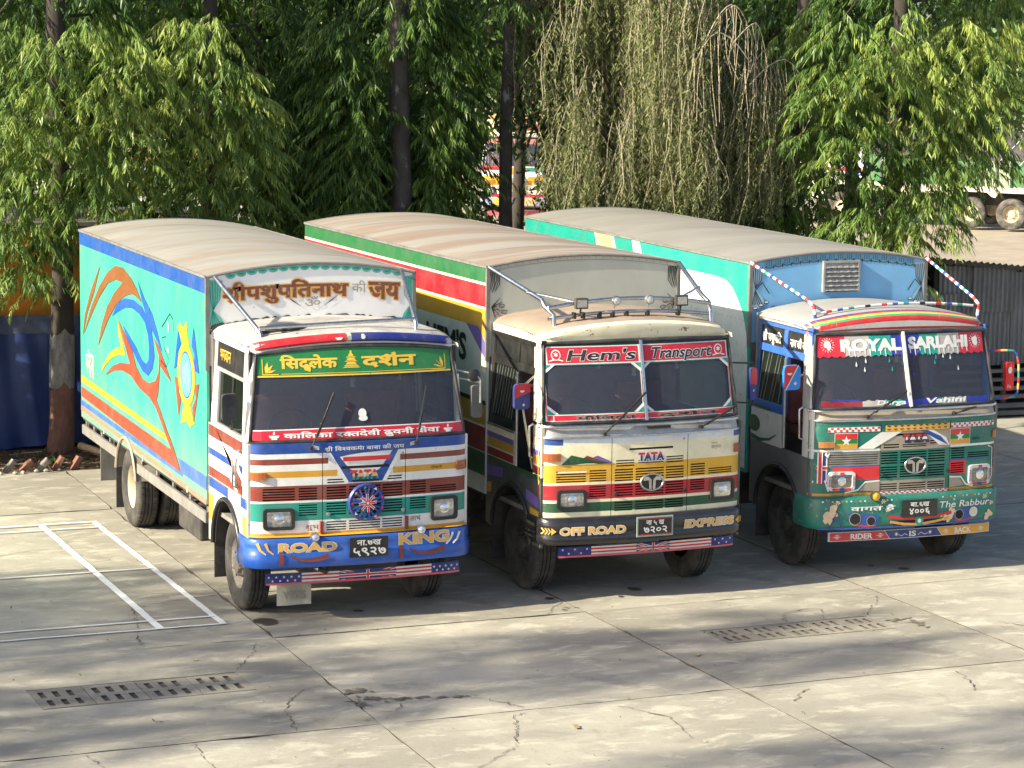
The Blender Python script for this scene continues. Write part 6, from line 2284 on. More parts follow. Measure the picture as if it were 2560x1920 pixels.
def leaves_obj(name, P, D, S, L, W, droop, m, parent, tint=None):
    """many leaves as one mesh: base P, direction D, side vector S, length L, width W"""
    n = len(P)
    S = S - D * (S * D).sum(1)[:, None]
    S /= np.linalg.norm(S, axis=1)[:, None] + 1e-9
    down = np.array([0, 0, -1.0])
    mid = P + D * (L * .45)[:, None] + down * (droop * L * .12)[:, None]
    tip = P + D * L[:, None] + down * (droop * L * .5)[:, None]
    w = W[:, None] / 2
    V = np.stack([P - S * w * .3, P + S * w * .3, mid + S * w, mid - S * w, tip + S * w * .12, tip - S * w * .12], 1).reshape(-1, 3)
    base = np.arange(n)[:, None] * 6
    F = np.concatenate([base + np.array([0, 1, 2, 3]), base + np.array([3, 2, 4, 5])], 1).reshape(-1)
    me = bpy.data.meshes.new(name)
    me.vertices.add(n * 6)
    me.vertices.foreach_set('co', V.astype(np.float32).ravel())
    me.loops.add(n * 8)
    me.loops.foreach_set('vertex_index', F.astype(np.int32))
    me.polygons.add(n * 2)
    me.polygons.foreach_set('loop_start', np.arange(0, n * 8, 4, dtype=np.int32))
    me.polygons.foreach_set('loop_total', np.full(n * 2, 4, dtype=np.int32))
    a = me.attributes.new('rnd', 'FLOAT', 'POINT')
    a.data.foreach_set('value', np.repeat(np.clip(rng.normal(.45, .22, n) if tint is None else tint, 0, 1), 6).astype(np.float32))
    me.materials.append(m)
    me.update(calc_edges=True)
    o = bpy.data.objects.new(name, me)
    COL.objects.link(o)
    o.parent = parent
    return o


def unit(v):
    return v / (np.linalg.norm(v, axis=-1)[..., None] + 1e-9)


def mast_crown(tips, per, nleaf, spread, ll=.15, lw=.0225, lit_pads=0):
    """drooping fans of long leaves round each branch tip: tips (n, 6) = point and outward direction"""
    k = len(tips) * per
    dx = rng.normal(0, spread, (k, 2))
    dz = -1.0 * (dx ** 2).sum(1) / spread + rng.normal(0, .06, k)
    o = np.repeat(tips[:, :3], per, 0) + np.stack([dx[:, 0], dx[:, 1], np.maximum(dz, -.8)], 1)
    a = np.repeat(tips[:, 3:], per, 0) * .55 + np.stack([dx[:, 0], dx[:, 1], dx[:, 0] * 0], 1) / spread * .7 + rng.normal(0, .3, (k, 3))
    a[:, 2] = a[:, 2] * .3 - .05
    a = unit(a)
    side = unit(np.cross(a, np.array([0, 0, 1.0])))
    T_ = np.tile(np.linspace(.1, 1, nleaf), k)
    A_, S_, O_ = (np.repeat(q, nleaf, 0) for q in (a, side, o))
    tw = np.repeat(rng.uniform(.22, .48, k), nleaf)
    P = O_ + A_ * (T_ * tw)[:, None] + np.array([0, 0, -1.0]) * (T_ ** 2 * tw * .55)[:, None]
    sg = np.where(np.arange(len(P)) % 2 == 0, 1.0, -1.0)
    D = A_ * rng.uniform(.3, .75, len(P))[:, None] + S_ * (sg * rng.uniform(.15, .65, len(P)))[:, None] + np.array([0, 0, -1.0]) * rng.uniform(.45, 1.15, len(P))[:, None]
    D = unit(D + rng.normal(0, .08, D.shape))
    Sd = unit(np.cross(D, np.array([0, 0, 1.0])) + rng.normal(0, .4, A_.shape))
    L = rng.uniform(.7, 1.25, len(P)) * ll * np.repeat(rng.uniform(.65, 1.15, k), nleaf)
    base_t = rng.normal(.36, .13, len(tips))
    if lit_pads:
        base_t[-lit_pads:] = rng.normal(.7, .17, lit_pads)  # brighter tint on the last pads paints sunlight into their leaves
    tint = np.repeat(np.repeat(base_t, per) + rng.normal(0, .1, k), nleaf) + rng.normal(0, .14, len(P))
    return P, D, Sd, L, rng.uniform(.8, 1.25, len(P)) * lw, tint


def mast_tree(name, label, x, y, zlow, ztop, R, nb, per, trunk=.15, taper=.5, lean=(0, 0), bark=None, group=None, nleaf=20, spread=.24, top_narrow=.5, base_paint=None, ll=.15, sector=None, height=None, cat='tree', extra=None, paint_lit=True):
    t = thing(name, label, cat, (x, y, 0), 0, group)
    H = height or ztop + 1
    pts = [(lean[0] * k / 10 * H / 10 + .04 * math.sin(k * 1.3 + x), lean[1] * k / 10 * H / 10 + .04 * math.cos(k * 1.1 + y), H * k / 10 - .05) for k in range(11)]
    rad = [trunk * (1.45 if k == 0 else 1.12 if k == 1 else 1) * (1 - (1 - taper) * k / 10) for k in range(11)]
    if base_paint:
        pts[1:1] = [(0.0, 0.0, .3), (0, 0, .62)]
        rad[1:1] = [trunk * 1.08, trunk * 1.03]
        rad[0] = trunk * 1.2
    b_ = B()
    b_.tube(pts, rad, 12)
    # knots and bumps so the stem is not a clean tube
    tips = []
    for i in range(nb):
        f = (i + rng.uniform(0, 1)) / nb
        z = zlow + (ztop - zlow) * f
        az = rng.uniform(0, 2 * math.pi) if sector is None else rng.uniform(*sector)
        r = R * (1 - (1 - top_narrow) * f) * rng.uniform(.45, 1.0)
        tx = lean[0] * z / 10
        ty = lean[1] * z / 10
        tips.append((tx + r * math.cos(az), ty + r * math.sin(az), z, math.cos(az), math.sin(az), -.2))
        if i % 2 == 0:
            zs = min(z + .55 * r, H * .97)
            b_.tube([(lean[0] * zs / 10, lean[1] * zs / 10, zs), (tx + .5 * r * math.cos(az), ty + .5 * r * math.sin(az), zs + .05), (tx + r * math.cos(az), ty + r * math.sin(az), z)], [.035, .022, .008], 5)
    tips = np.array(tips + (extra or []))
    tr = b_.build('trunk', bark or M_BARK, t, smooth=60)
    if base_paint:
        for (z0, z1, m) in base_paint:
            q = B()
            n = 20
            us = lin(0, 2 * math.pi, n)
            def rr(z):
                for i in range(len(pts) - 1):
                    if pts[i][2] <= z <= pts[i + 1][2]:
                        k = (z - pts[i][2]) / (pts[i + 1][2] - pts[i][2])
                        return rad[i] + (rad[i + 1] - rad[i]) * k, pts[i][0] + (pts[i + 1][0] - pts[i][0]) * k, pts[i][1] + (pts[i + 1][1] - pts[i][1]) * k
                return rad[-1], 0, 0
            zz = lin(z0, z1, 8)
            q.grid(lambda u, z: (rr(max(z, .0))[1] + (rr(max(z, 0))[0] + .006) * math.cos(u), rr(max(z, 0))[2] + (rr(max(z, 0))[0] + .006) * math.sin(u),
                                 z + (.05 * math.sin(3 * u) + .03 * math.sin(7 * u) if z > z1 - .01 else 0)), us, zz)
            q.build('painted_band', m, tr, smooth=60)
    P, D, Sd, L, W, ti = mast_crown(tips, per, nleaf, spread, ll, lit_pads=len(extra or []) if paint_lit else 0)
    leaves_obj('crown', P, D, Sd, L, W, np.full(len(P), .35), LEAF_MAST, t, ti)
    return t


PB_RED = mat('red painted bark', (.20, .09, .062), .9, var=.45, scale=9, dirt=.8, dirtcol=(.1, .075, .06), bump=.8, bscale=20, stretch=(1, 1, .4))
PB_WHITE = mat('whitewashed bark', (.27, .26, .24), .9, var=.4, scale=9, dirt=.95, dirtcol=(.075, .068, .06), bump=1, bscale=20, stretch=(1, 1, .4))
GM = 'drooping mast trees behind the trucks'
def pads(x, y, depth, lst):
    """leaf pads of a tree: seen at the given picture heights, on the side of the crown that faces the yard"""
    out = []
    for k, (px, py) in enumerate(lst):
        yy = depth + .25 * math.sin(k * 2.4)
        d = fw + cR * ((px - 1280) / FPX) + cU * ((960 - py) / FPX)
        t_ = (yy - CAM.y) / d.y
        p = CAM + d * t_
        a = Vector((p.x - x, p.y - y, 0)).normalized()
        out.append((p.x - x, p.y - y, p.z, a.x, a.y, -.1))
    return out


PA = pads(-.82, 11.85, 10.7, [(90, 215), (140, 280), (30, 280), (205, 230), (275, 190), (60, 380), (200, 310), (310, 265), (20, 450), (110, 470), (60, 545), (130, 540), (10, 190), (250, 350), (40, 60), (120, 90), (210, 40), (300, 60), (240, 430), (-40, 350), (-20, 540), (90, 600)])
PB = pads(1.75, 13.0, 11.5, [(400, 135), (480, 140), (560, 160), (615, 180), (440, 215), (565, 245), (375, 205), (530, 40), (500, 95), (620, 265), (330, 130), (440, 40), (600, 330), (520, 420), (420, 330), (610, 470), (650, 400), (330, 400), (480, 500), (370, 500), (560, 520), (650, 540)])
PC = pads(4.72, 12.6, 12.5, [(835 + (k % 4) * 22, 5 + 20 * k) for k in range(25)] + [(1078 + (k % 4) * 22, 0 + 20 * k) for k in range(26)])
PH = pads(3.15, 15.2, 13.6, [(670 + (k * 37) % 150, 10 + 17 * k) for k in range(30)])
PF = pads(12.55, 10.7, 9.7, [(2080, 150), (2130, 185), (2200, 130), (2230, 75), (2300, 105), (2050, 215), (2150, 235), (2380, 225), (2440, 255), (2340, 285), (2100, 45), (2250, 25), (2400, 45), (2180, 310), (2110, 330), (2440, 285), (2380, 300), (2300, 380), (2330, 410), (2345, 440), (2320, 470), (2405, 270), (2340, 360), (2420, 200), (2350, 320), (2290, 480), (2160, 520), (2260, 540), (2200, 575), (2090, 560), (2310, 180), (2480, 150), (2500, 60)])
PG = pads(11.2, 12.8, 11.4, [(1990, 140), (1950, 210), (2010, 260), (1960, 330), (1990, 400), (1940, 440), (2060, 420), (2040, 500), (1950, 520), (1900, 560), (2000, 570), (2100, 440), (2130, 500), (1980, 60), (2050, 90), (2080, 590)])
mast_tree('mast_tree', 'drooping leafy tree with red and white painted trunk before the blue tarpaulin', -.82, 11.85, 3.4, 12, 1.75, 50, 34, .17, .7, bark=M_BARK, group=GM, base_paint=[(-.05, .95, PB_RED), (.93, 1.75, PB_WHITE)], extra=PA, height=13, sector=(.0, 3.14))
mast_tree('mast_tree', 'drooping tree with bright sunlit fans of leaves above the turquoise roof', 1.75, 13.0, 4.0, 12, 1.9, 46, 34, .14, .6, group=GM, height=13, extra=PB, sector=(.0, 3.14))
mast_tree('mast_tree', 'shaded drooping tree in the gap between turquoise and striped truck roofs', 3.15, 15.2, 2.2, 12, 1.5, 50, 22, .13, .6, group=GM, height=13, extra=PH, paint_lit=False)
mast_tree('mast_tree', 'tall thick lichen spotted trunk with hanging leaves, above the pink striped roof', 4.72, 12.6, 6.5, 12, .95, 26, 20, .165, .9, bark=M_BARKG, group=GM, height=13, top_narrow=1.0, extra=PC, spread=.17, paint_lit=False)
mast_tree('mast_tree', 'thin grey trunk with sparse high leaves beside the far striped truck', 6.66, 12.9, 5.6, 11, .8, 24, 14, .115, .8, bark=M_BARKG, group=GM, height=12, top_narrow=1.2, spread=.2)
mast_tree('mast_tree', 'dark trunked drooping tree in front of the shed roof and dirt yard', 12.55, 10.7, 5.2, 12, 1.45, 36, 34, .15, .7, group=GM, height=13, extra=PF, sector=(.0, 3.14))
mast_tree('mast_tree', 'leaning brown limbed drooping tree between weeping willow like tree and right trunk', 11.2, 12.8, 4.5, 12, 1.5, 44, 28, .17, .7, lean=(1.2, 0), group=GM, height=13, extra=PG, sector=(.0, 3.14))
mast_tree('mast_tree', 'drooping tree cut off by the left edge of the picture', -3.4, 14.8, 3.0, 12, 1.8, 66, 22, .15, .7, group=GM, height=13)
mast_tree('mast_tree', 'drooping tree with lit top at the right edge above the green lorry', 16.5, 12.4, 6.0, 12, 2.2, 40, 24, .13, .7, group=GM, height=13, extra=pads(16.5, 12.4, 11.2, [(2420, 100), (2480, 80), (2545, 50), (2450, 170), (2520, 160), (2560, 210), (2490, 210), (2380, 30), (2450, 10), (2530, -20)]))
mast_tree('mast_tree', 'unseen tall drooping tree added past the left edge to block low sun', -6.0, 17.5, 2.6, 15, 2.0, 80, 16, .15, .7, group=GM, height=16)  # unseen tree, added to keep low sun off the deeper foliage

mast_tree('mast_tree', 'unseen low drooping tree added past the left edge to shade the tarpaulin', -4.9, 11.3, 1.4, 4.9, 1.25, 60, 22, .11, .7, group=GM, height=5.3, top_narrow=.8)  # unseen tree, added to shade the painted trunk and tarpaulin
# weeping bottlebrush trees: curtains of thin hanging twigs
def weeping_tree(label, x, y, R, zlo, ztop, nstr, seed, bare=0):
    r_ = np.random.default_rng(seed)
    t = thing('weeping_tree', label, 'tree', (x, y, 0), 0, 'weeping bottlebrush trees behind the right truck')
    b_ = B()
    b_.tube([(0, 0, -.05), (.05, 0, 2), (-.05, .05, 4), (0, 0, 6.5), (.1, 0, ztop + .5)], [.16, .13, .12, .09, .04], 10)
    arches = []
    for i in range(34):
        az = r_.uniform(0, 6.28)
        z = r_.uniform(4.2, ztop)
        r = R * r_.uniform(.5, 1.05)
        p = [(0, 0, z - .6), (r * .45 * math.cos(az), r * .45 * math.sin(az), z + .25), (r * .8 * math.cos(az), r * .8 * math.sin(az), z + .2), (r * math.cos(az), r * math.sin(az), z - .25)]
        b_.tube(p, [.04, .025, .016, .008], 5)
        arches.append(p)
    b_.build('trunk', M_BARK, t, smooth=60)
    tw = B()
    P, D, S, L, W = [], [], [], [], []
    for i in range(nstr):
        a = arches[r_.integers(len(arches))]
        k = r_.uniform(.9, 2.99)
        j = int(k)
        p0 = np.array(a[j]) + (np.array(a[j + 1]) - np.array(a[j])) * (k - j) + r_.normal(0, .12, 3)
        ln = min(r_.uniform(1.0, 3.2), p0[2] - zlo - r_.uniform(0, .5))
        if ln < .5:
            continue
        az = r_.uniform(0, 6.28)
        out = np.array([math.cos(az), math.sin(az), 0]) * r_.uniform(.05, .35)
        n = int(ln / .042)
        ts = np.linspace(0, 1, n)
        pts = p0 + out * np.minimum(1, ts * 2.2)[:, None] ** .6 - np.array([0, 0, 1.0]) * (ts * ln)[:, None] + np.stack([np.sin(ts * 4 + i) * .07 + np.sin(ts * 11 + 2 * i) * .025, np.cos(ts * 4.5 + i) * .07, ts * 0], 1)
        st = max(1, n // 8)
        if r_.uniform() < .4:
            tw.tube([tuple(q) for q in pts[::st]], .0045, 3)
        a2 = r_.uniform(0, 6.28, n)
        d = np.stack([np.cos(a2) * .6, np.sin(a2) * .6, -r_.uniform(.3, 1.0, n)], 1)
        dens = np.clip(.45 + ts * 1.0 + r_.normal(0, .3, n), 0, 1) > r_.uniform(0, 1, n) * .9
        P.append(pts[dens])
        D.append(d[dens])
        S.append(r_.normal(0, 1, (n, 3))[dens])
    P, D, S = np.concatenate(P), unit(np.concatenate(D)), np.concatenate(S)
    for i in range(bare):
        z = r_.uniform(4.6, 6.3)
        x0 = r_.uniform(-1.1, .1)
        w, h = r_.uniform(.5, 1.25) * (1 if r_.uniform() < .7 else -1), r_.uniform(.15, .5)
        y0 = -R * r_.uniform(.75, 1.1)
        arc_ = [(x0 + w * q, y0 + .1 * math.sin(3 * q + i), z + h * math.sin(q * 2.6) * 1.2 - .9 * max(0, q - .55) ** 1.5 * 2) for q in lin(0, 1, 9)]
        tw.tube(arc_, .013, 4, r1=.004)
        for q in range(3, 10):
            a_ = arc_[min(q, 8)]
            ln = r_.uniform(.4, 1.4)
            tw.tube([a_, (a_[0] + .06 * r_.normal(), a_[1] - .05, a_[2] - ln * .5), (a_[0] + .10 * r_.normal(), a_[1] - .06, a_[2] - ln)], .005, 3)
    tw.build('twigs', M_TWIG, t)
    leaves_obj('crown', P, D, S, r_.uniform(.05, .115, len(P)), r_.uniform(.013, .023, len(P)), np.full(len(P), .2), LEAF_WEEP, t)
    return t


weeping_tree('weeping bottlebrush tree with pale hanging twigs above the right truck roof', 8.2, 11.6, 1.7, 3.3, 8.6, 1600, 1)
weeping_tree('weeping tree with bare arching twigs on top, right of the other weeping tree', 9.75, 11.35, 1.35, 3.25, 6.5, 1300, 2, 5)
weeping_tree('sparse weeping tree farther back, left of the pale hanging curtain', 7.7, 13.4, 1.2, 4.6, 9, 600, 3)

# dense shaded trees behind them
def bushy_mesh(seed, R, z0, z1, n, ll=.13):
    r_ = np.random.default_rng(seed)
    nc = 70
    c = np.stack([r_.normal(0, .5, nc) * R, r_.normal(0, .5, nc) * R, r_.uniform(z0, z1, nc)], 1)
    k = r_.integers(0, nc, n)
    P = c[k] + r_.normal(0, .3, (n, 3)) * (R / 1.8)
    D = unit(r_.normal(0, 1, (n, 3)) + np.array([0, 0, -.5]))
    return P, D, r_.normal(0, 1, (n, 3)), r_.uniform(.6, 1.3, n) * ll, r_.uniform(.6, 1.2, n) * ll * .45


def bushy_tree(label, x, y, R, z0, z1, n, seed, ll=.13, group=None, m=None):
    t = thing('broadleaf_tree', label, 'tree', (x, y, 0), 0, group)
    b_ = B()
    b_.tube([(0, 0, -.05), (.1, 0, z1 * .4), (-.1, .1, z1 * .8)], [.16 * R / 1.8, .12 * R / 1.8, .04], 8)
    for k in range(7):
        a = k * .9 + seed
        b_.tube([(0, 0, z1 * (.3 + .05 * k)), (R * .6 * math.cos(a), R * .6 * math.sin(a), z1 * (.45 + .06 * k))], [.05, .015], 5)
    b_.build('trunk', M_BARK, t, smooth=60)
    P, D, S, L, W = bushy_mesh(seed, R, z0, z1, n, ll)
    leaves_obj('crown', P, D, S, L, W, np.full(len(P), .3), m or LEAF_DARK, t)
    return t


def pxx(px, y):
    d = fw + cR * ((px - 1280) / FPX) + cU * ((960 - 400) / FPX)
    return CAM.x + d.x * (y - CAM.y) / d.y


GB = 'dense trees behind the mast trees'
for i, (px, y, z0, z1, lab) in enumerate(((30, 19, .8, 8.5, 'dense dark tree filling the gap behind the left edge tree'), (250, 18, 1, 8.5, 'dense dark tree right behind the painted trunk tree'), (520, 20, 3.6, 9, 'dense dark tree behind the sunlit leaf fans'),
                                          (700, 17.5, .8, 9, 'dense dark tree behind the gap left of the spotted trunk'), (860, 18.5, .8, 9, 'dense dark tree close behind the spotted trunk'), (1010, 16, .6, 4.6, 'small leaved dark tree just right of the spotted trunk'),
                                          (1000, 21, 1, 9.5, 'dense dark tree left of the thin grey trunk'), (1560, 17, .8, 9, 'dark tree behind the left of the weeping curtain'), (1720, 18, .8, 9, 'dark tree behind the middle of the weeping curtain'),
                                          (1930, 17, .8, 9.5, 'dark tree behind the bare arching twigs'), (2120, 20, 4.2, 10, 'dark tree crown behind the brown leaning limb'), (1290, 24, 5.4, 10.5, 'high dark crown above the far striped truck'), (2720, 24, 6.0, 11, 'high dark crown beyond the right edge behind the green lorry'))):
    bushy_tree(lab, pxx(px, y), y, 1.9 if z1 > 7 else 1.2, z0 if z0 > 3 else .1, z1, 9500, 40 + i, .2, GB)
for i in range(13):
    px = -150 + 235 * i
    y = 96 + 9 * (i % 3)
    lab = ['%s far tree along the back of the yard, %s' % (('tall', 'round', 'broad')[i % 3], w) for w in ('beyond the left edge', 'behind the left edge tree', 'behind the painted trunk', 'behind the sunlit leaf fans', 'left of the spotted trunk', 'behind the spotted trunk', 'above the far striped truck', 'left in the weeping curtain', 'right in the weeping curtain', 'behind the arching twigs', 'behind the leaning limb', 'above the cab of the green lorry', 'above the tarpaulin of the green lorry')][i]
    bushy_tree(lab, pxx(px, y), y, 6.5, 1, 15 + 3 * (i % 2), 6000, 80 + i, .6, 'far trees along the back of the yard', LEAF_MAST if i % 2 else LEAF_DARK)

# row of columnar trees left of the picture: they throw the striped shade over the yard
for i, (x, y, H, r) in enumerate(((-24, .95, 14.2, .62), (-24.5, -.2, 14.6, .66), (-23.5, -1.1, 14.8, .62), (-24, -2.15, 15.0, .6), (-24.6, -4.05, 18.5, .36), (-24, -5.25, 18.5, .46), (-25, 3.2, 13.3, .45), (-25, -8.7, 19, .45))):
    mast_tree('mast_tree', 'columnar tree outside the picture, %s in the row at the left of the yard' % ('first', 'second', 'third', 'fourth', 'fifth', 'sixth', 'seventh', 'eighth')[i], x, y, 6, H - .2, r, 90, 12, .11, .6, group='columnar trees beyond the left edge', nleaf=9, spread=.2, top_narrow=.8, ll=.34, height=H)

# ================================================================== stall with tarpaulin, shed, litter at the edges
ORW = mat('orange plaster wall', srgb(196, 122, 36), .85, var=.12, scale=1.5, dirt=.35, dirtcol=(.25, .13, .05))
TARP = mat('blue tarpaulin', srgb(32, 56, 110), .42, var=.18, scale=3, dirt=.3, dirtcol=(.06, .08, .13), bump=.25, bscale=8)
TARPL = mat('faded tarpaulin hem', srgb(52, 70, 102), .5, var=.18, scale=3, dirt=.4)
st = thing('market_stall', 'orange walled stall hung with a blue tarpaulin behind the painted tree', 'stall', (-1.2, 12.3, 0))
B().box(-4.3, 2.6, .06, 2.6, 0, 3.3).build('wall', ORW, st)
B().box(-4.6, 2.9, -.25, 2.9, 3.31, 3.37).build('roof', M_GREYM, st)
tp = B()
fold = lambda x, z: -.05 - .035 * math.sin(x * 6.3 + 1.3 * math.sin(z * 1.7)) * (1.15 - .4 * z / 2) - .02 * math.sin(x * 15 + z * 2) - .05 * max(0, .35 - z)
tp.grid(lambda x, z: (x, fold(x, z), z + (.03 * math.sin(x * 3) if z < .05 else 0)), lin(-4.2, 2.5, 130), lin(.0, 1.72, 20))
tp.build('tarpaulin', TARP, st, smooth=60)
hp = B()
hp.grid(lambda x, z: (x, fold(x, 1.7) * .6 - .03 - .02 * math.sin(x * 4), z), lin(-4.2, 2.5, 60), lin(1.70, 1.97, 4))
hp.build('tarpaulin_hem', TARPL, st, smooth=60)

CORR = mat('old corrugated iron', (.27, .265, .25), .55, metal=.2, var=.3, scale=1.6, dirt=.6, dirtcol=(.12, .112, .1), stain=[(2.2, .56, .66, .6, (.36, .355, .34))], stretch=(3, 1, .5))
sh = thing('corrugated_shed', 'dark corrugated iron shed behind the right truck', 'shed', (15.5, 11.7, 0))


def corr(x0, x1, z0, z1, y, name='corrugated_sheet', skew=0.0, jag=0):
    q = B()
    n = int((x1 - x0) / .0095)
    us = lin(x0, x1, n)
    for off in (0, .003):
        q.grid(lambda u, v: (u, y + off + .022 * math.sin(u * 2 * math.pi / .092), z0 + (z1 - z0) * v + skew * u * v + (jag * math.sin(u * 40) * v)), us, [0, .5, 1])
    return q.build(name, CORR, sh, smooth=60)


tz = lambda x: 2.62 - .105 * (x + 1.9)
for k, (a, b_, z0, z1, y) in enumerate(((-2.3, -1.46, .75, 2.02, 0), (-1.48, -1.05, .75, 1.95, -.02), (-1.42, -.75, 1.6, 2.42, .03), (-1.08, -.55, .72, 1.72, .0), (-.78, .06, 1.62, 2.40, -.03), (-.58, .20, .70, 1.75, .01), (.02, .82, .72, 2.30, -.02), (.78, 1.6, .72, 2.26, .01), (1.56, 2.4, .70, 2.20, -.015), (2.36, 3.2, .7, 2.1, 0))):
    corr(a, b_, z0, z1, y)
rf = B()
us = lin(-2.6, 3.4, 620)
rf.grid(lambda u, v: (u, -.32 + 3.2 * v, 2.62 - .100 * (u + 1.9) + .018 * math.sin(u * 2 * math.pi / .12) - .95 * v), us, [0, .3, 1])
rf.build('roof_sheet', CORR, sh, smooth=60)
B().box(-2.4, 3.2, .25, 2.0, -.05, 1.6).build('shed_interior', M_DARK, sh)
for x in (-2.3, -1.45, .0, 1.6, 3.2):
    B().box(x - .04, x + .04, .05, .13, 0, tz(x) - .06).build('post', M_BARK, sh)
B().bar((-2.4, .02, tz(-2.4) - .07), (3.2, .02, tz(3.2) - .07), .06, .07).build('beam', M_BARK, sh)
WOODG = mat('weathered plank', (.22, .19, .15), .9, var=.35, scale=4, dirt=.5, stretch=(.3, 2, 2), bump=.5)
pk = thing('plank_stack', 'low stack of weathered planks at the foot of the corrugated shed', 'planks', (15.3, 11.2, 0))
for k, (z, y, h) in enumerate(((.66, .10, .05), (.52, .08, .05), (.38, .05, .06), (.23, .0, .06), (.10, -.10, .07), (.02, -.35, .06))):
    B().bar((-1.3 + .1 * (k % 2), y, z), (2.2, y + .04, z - .02 * (k % 3)), .12, h).build('plank', WOODG, pk)
for x in (-.1, .95):
    B().box(x - .035, x + .035, .13, .2, 0, .82).build('stake', WOODG, pk)

BRICK = mat('old red brick', (.24, .10, .065), .9, var=.35, scale=9, dirt=.6, dirtcol=(.16, .13, .10), bump=.8, bscale=30)
STONE = mat('grey rubble', (.24, .21, .18), .9, var=.35, scale=9, dirt=.5, bump=.8, bscale=30)
for i in range(9):
    x = -2.85 + .235 * i
    b_ = B()
    b_.box(-.115, .115, -.055, .055, -.04, .04)
    vs = []
    b_.v = [(p[0] + random.uniform(-.012, .012), p[1] + random.uniform(-.012, .012), p[2] + random.uniform(-.01, .01)) for p in b_.v]
    o = b_.build('brick', STONE if i in (4, 6) else BRICK, None, bevel=.012)
    o.location = (x, 10.16 + .03 * math.sin(i * 2) + .022 * (x + 1.1), .075)
    o.rotation_euler = (.1, random.uniform(-1.05, -.6), random.uniform(-.3, .3))
    tag(o, ['leaning brick outside the left edge, outermost of the border row', 'leaning brick outside the left edge, next to the outermost', 'leaning brick outside the left edge, nearest to the frame', 'leaning brick at the very left edge of the concrete border', 'grey broken leaning block in the brick border, second in view', 'deep red leaning brick in the border, third in view', 'grey leaning rubble block in the border, fourth in view', 'dark red leaning brick in the border, right below the painted trunk', 'last leaning brick of the border, nearest to the truck'][i], 'brick', 'leaning bricks edging the concrete')
for i in range(7):
    b_ = B()
    pts = 8
    b_.lathe([(.0005, -.03), (.04, -.015), (.045, .01), (.02, .03), (.0005, .034)], (0, 0, 0), 'z', 8)
    b_.v = [(p[0] * random.uniform(.8, 1.25), p[1] * random.uniform(.8, 1.25), p[2] * random.uniform(.7, 1.2)) for p in b_.v]
    o = b_.build('stone', mat('pale pebble', (.42, .38, .32), .9, var=.3, scale=20), None, smooth=50)
    o.location = (-2.25 + .17 * i + random.uniform(-.04, .04), 9.99 + .022 * (-1 + .17 * i) - .05 * (i < 4), .02)
    o.scale = [random.uniform(.5, 1.0)] * 3
    tag(o, 'small pale stone on the concrete edge before the brick border, %s from the left edge' % ('first', 'second', 'third', 'fourth', 'fifth', 'sixth', 'seventh')[i], 'stone', 'pale stones along the brick border')
lg = B()
lg.tube([(0, 0, .10), (.25, -.55, .06), (.45, -1.05, .035)], [.055, .045, .04], 10)
o = lg.build('cut_branch', mat('peeled branch', (.36, .27, .16), .85, var=.3, scale=7, bump=.5), None, smooth=60)
o.location = (-.62, 11.5, 0)
tag(o, 'peeled cut branch lying on the soil beside the painted trunk', 'branch')
tw = B()
for i in range(46):
    x, y = random.uniform(-3, 1.0), random.uniform(10.3, 12.0)
    a = random.uniform(0, 6.28)
    ln = random.uniform(.08, .4)
    tw.tube([(x, y, random.uniform(0, .02) - .03), (x + ln * math.cos(a), y + ln * math.sin(a), random.uniform(-.03, .03))], random.uniform(.004, .010), 4)
tag(tw.build('twig_litter', M_TWIG), 'dry twigs strewn on the bare soil', 'litter', kind='stuff')
n = 2600
P = np.stack([rng.uniform(-3.5, 1.3, n), rng.uniform(10.25, 12.05, n), rng.uniform(-.05, -.01, n)], 1)
lit = leaves_obj('leaf_litter', P, unit(np.stack([rng.normal(0, 1, n), rng.normal(0, 1, n), rng.uniform(0, .25, n)], 1)), rng.normal(0, 1, (n, 3)) * np.array([1, 1, .2]), rng.uniform(.05, .16, n), rng.uniform(.015, .035, n), np.zeros(n),
                 leaf_mat('fallen leaf', [(.05, .04, .02), (.11, .075, .035), (.2, .13, .06), (.10, .12, .04)], .1, .8), None)
tag(lit, 'fallen leaves covering the soil strip under the trees', 'leaf litter', kind='stuff')
pl = thing('small_plant', 'small green strap leaved plant at the foot of the painted trunk', 'plant', (-1.18, 10.75, -.05))
n = 26
a = rng.uniform(0, 6.28, n)
leaves_obj('leaves', np.zeros((n, 3)) + rng.normal(0, .02, (n, 3)), unit(np.stack([np.cos(a), np.sin(a), rng.uniform(.6, 1.6, n)], 1)), np.stack([-np.sin(a), np.cos(a), a * 0], 1), rng.uniform(.2, .34, n), rng.uniform(.025, .045, n), np.full(n, .9), LEAF_MAST, pl)

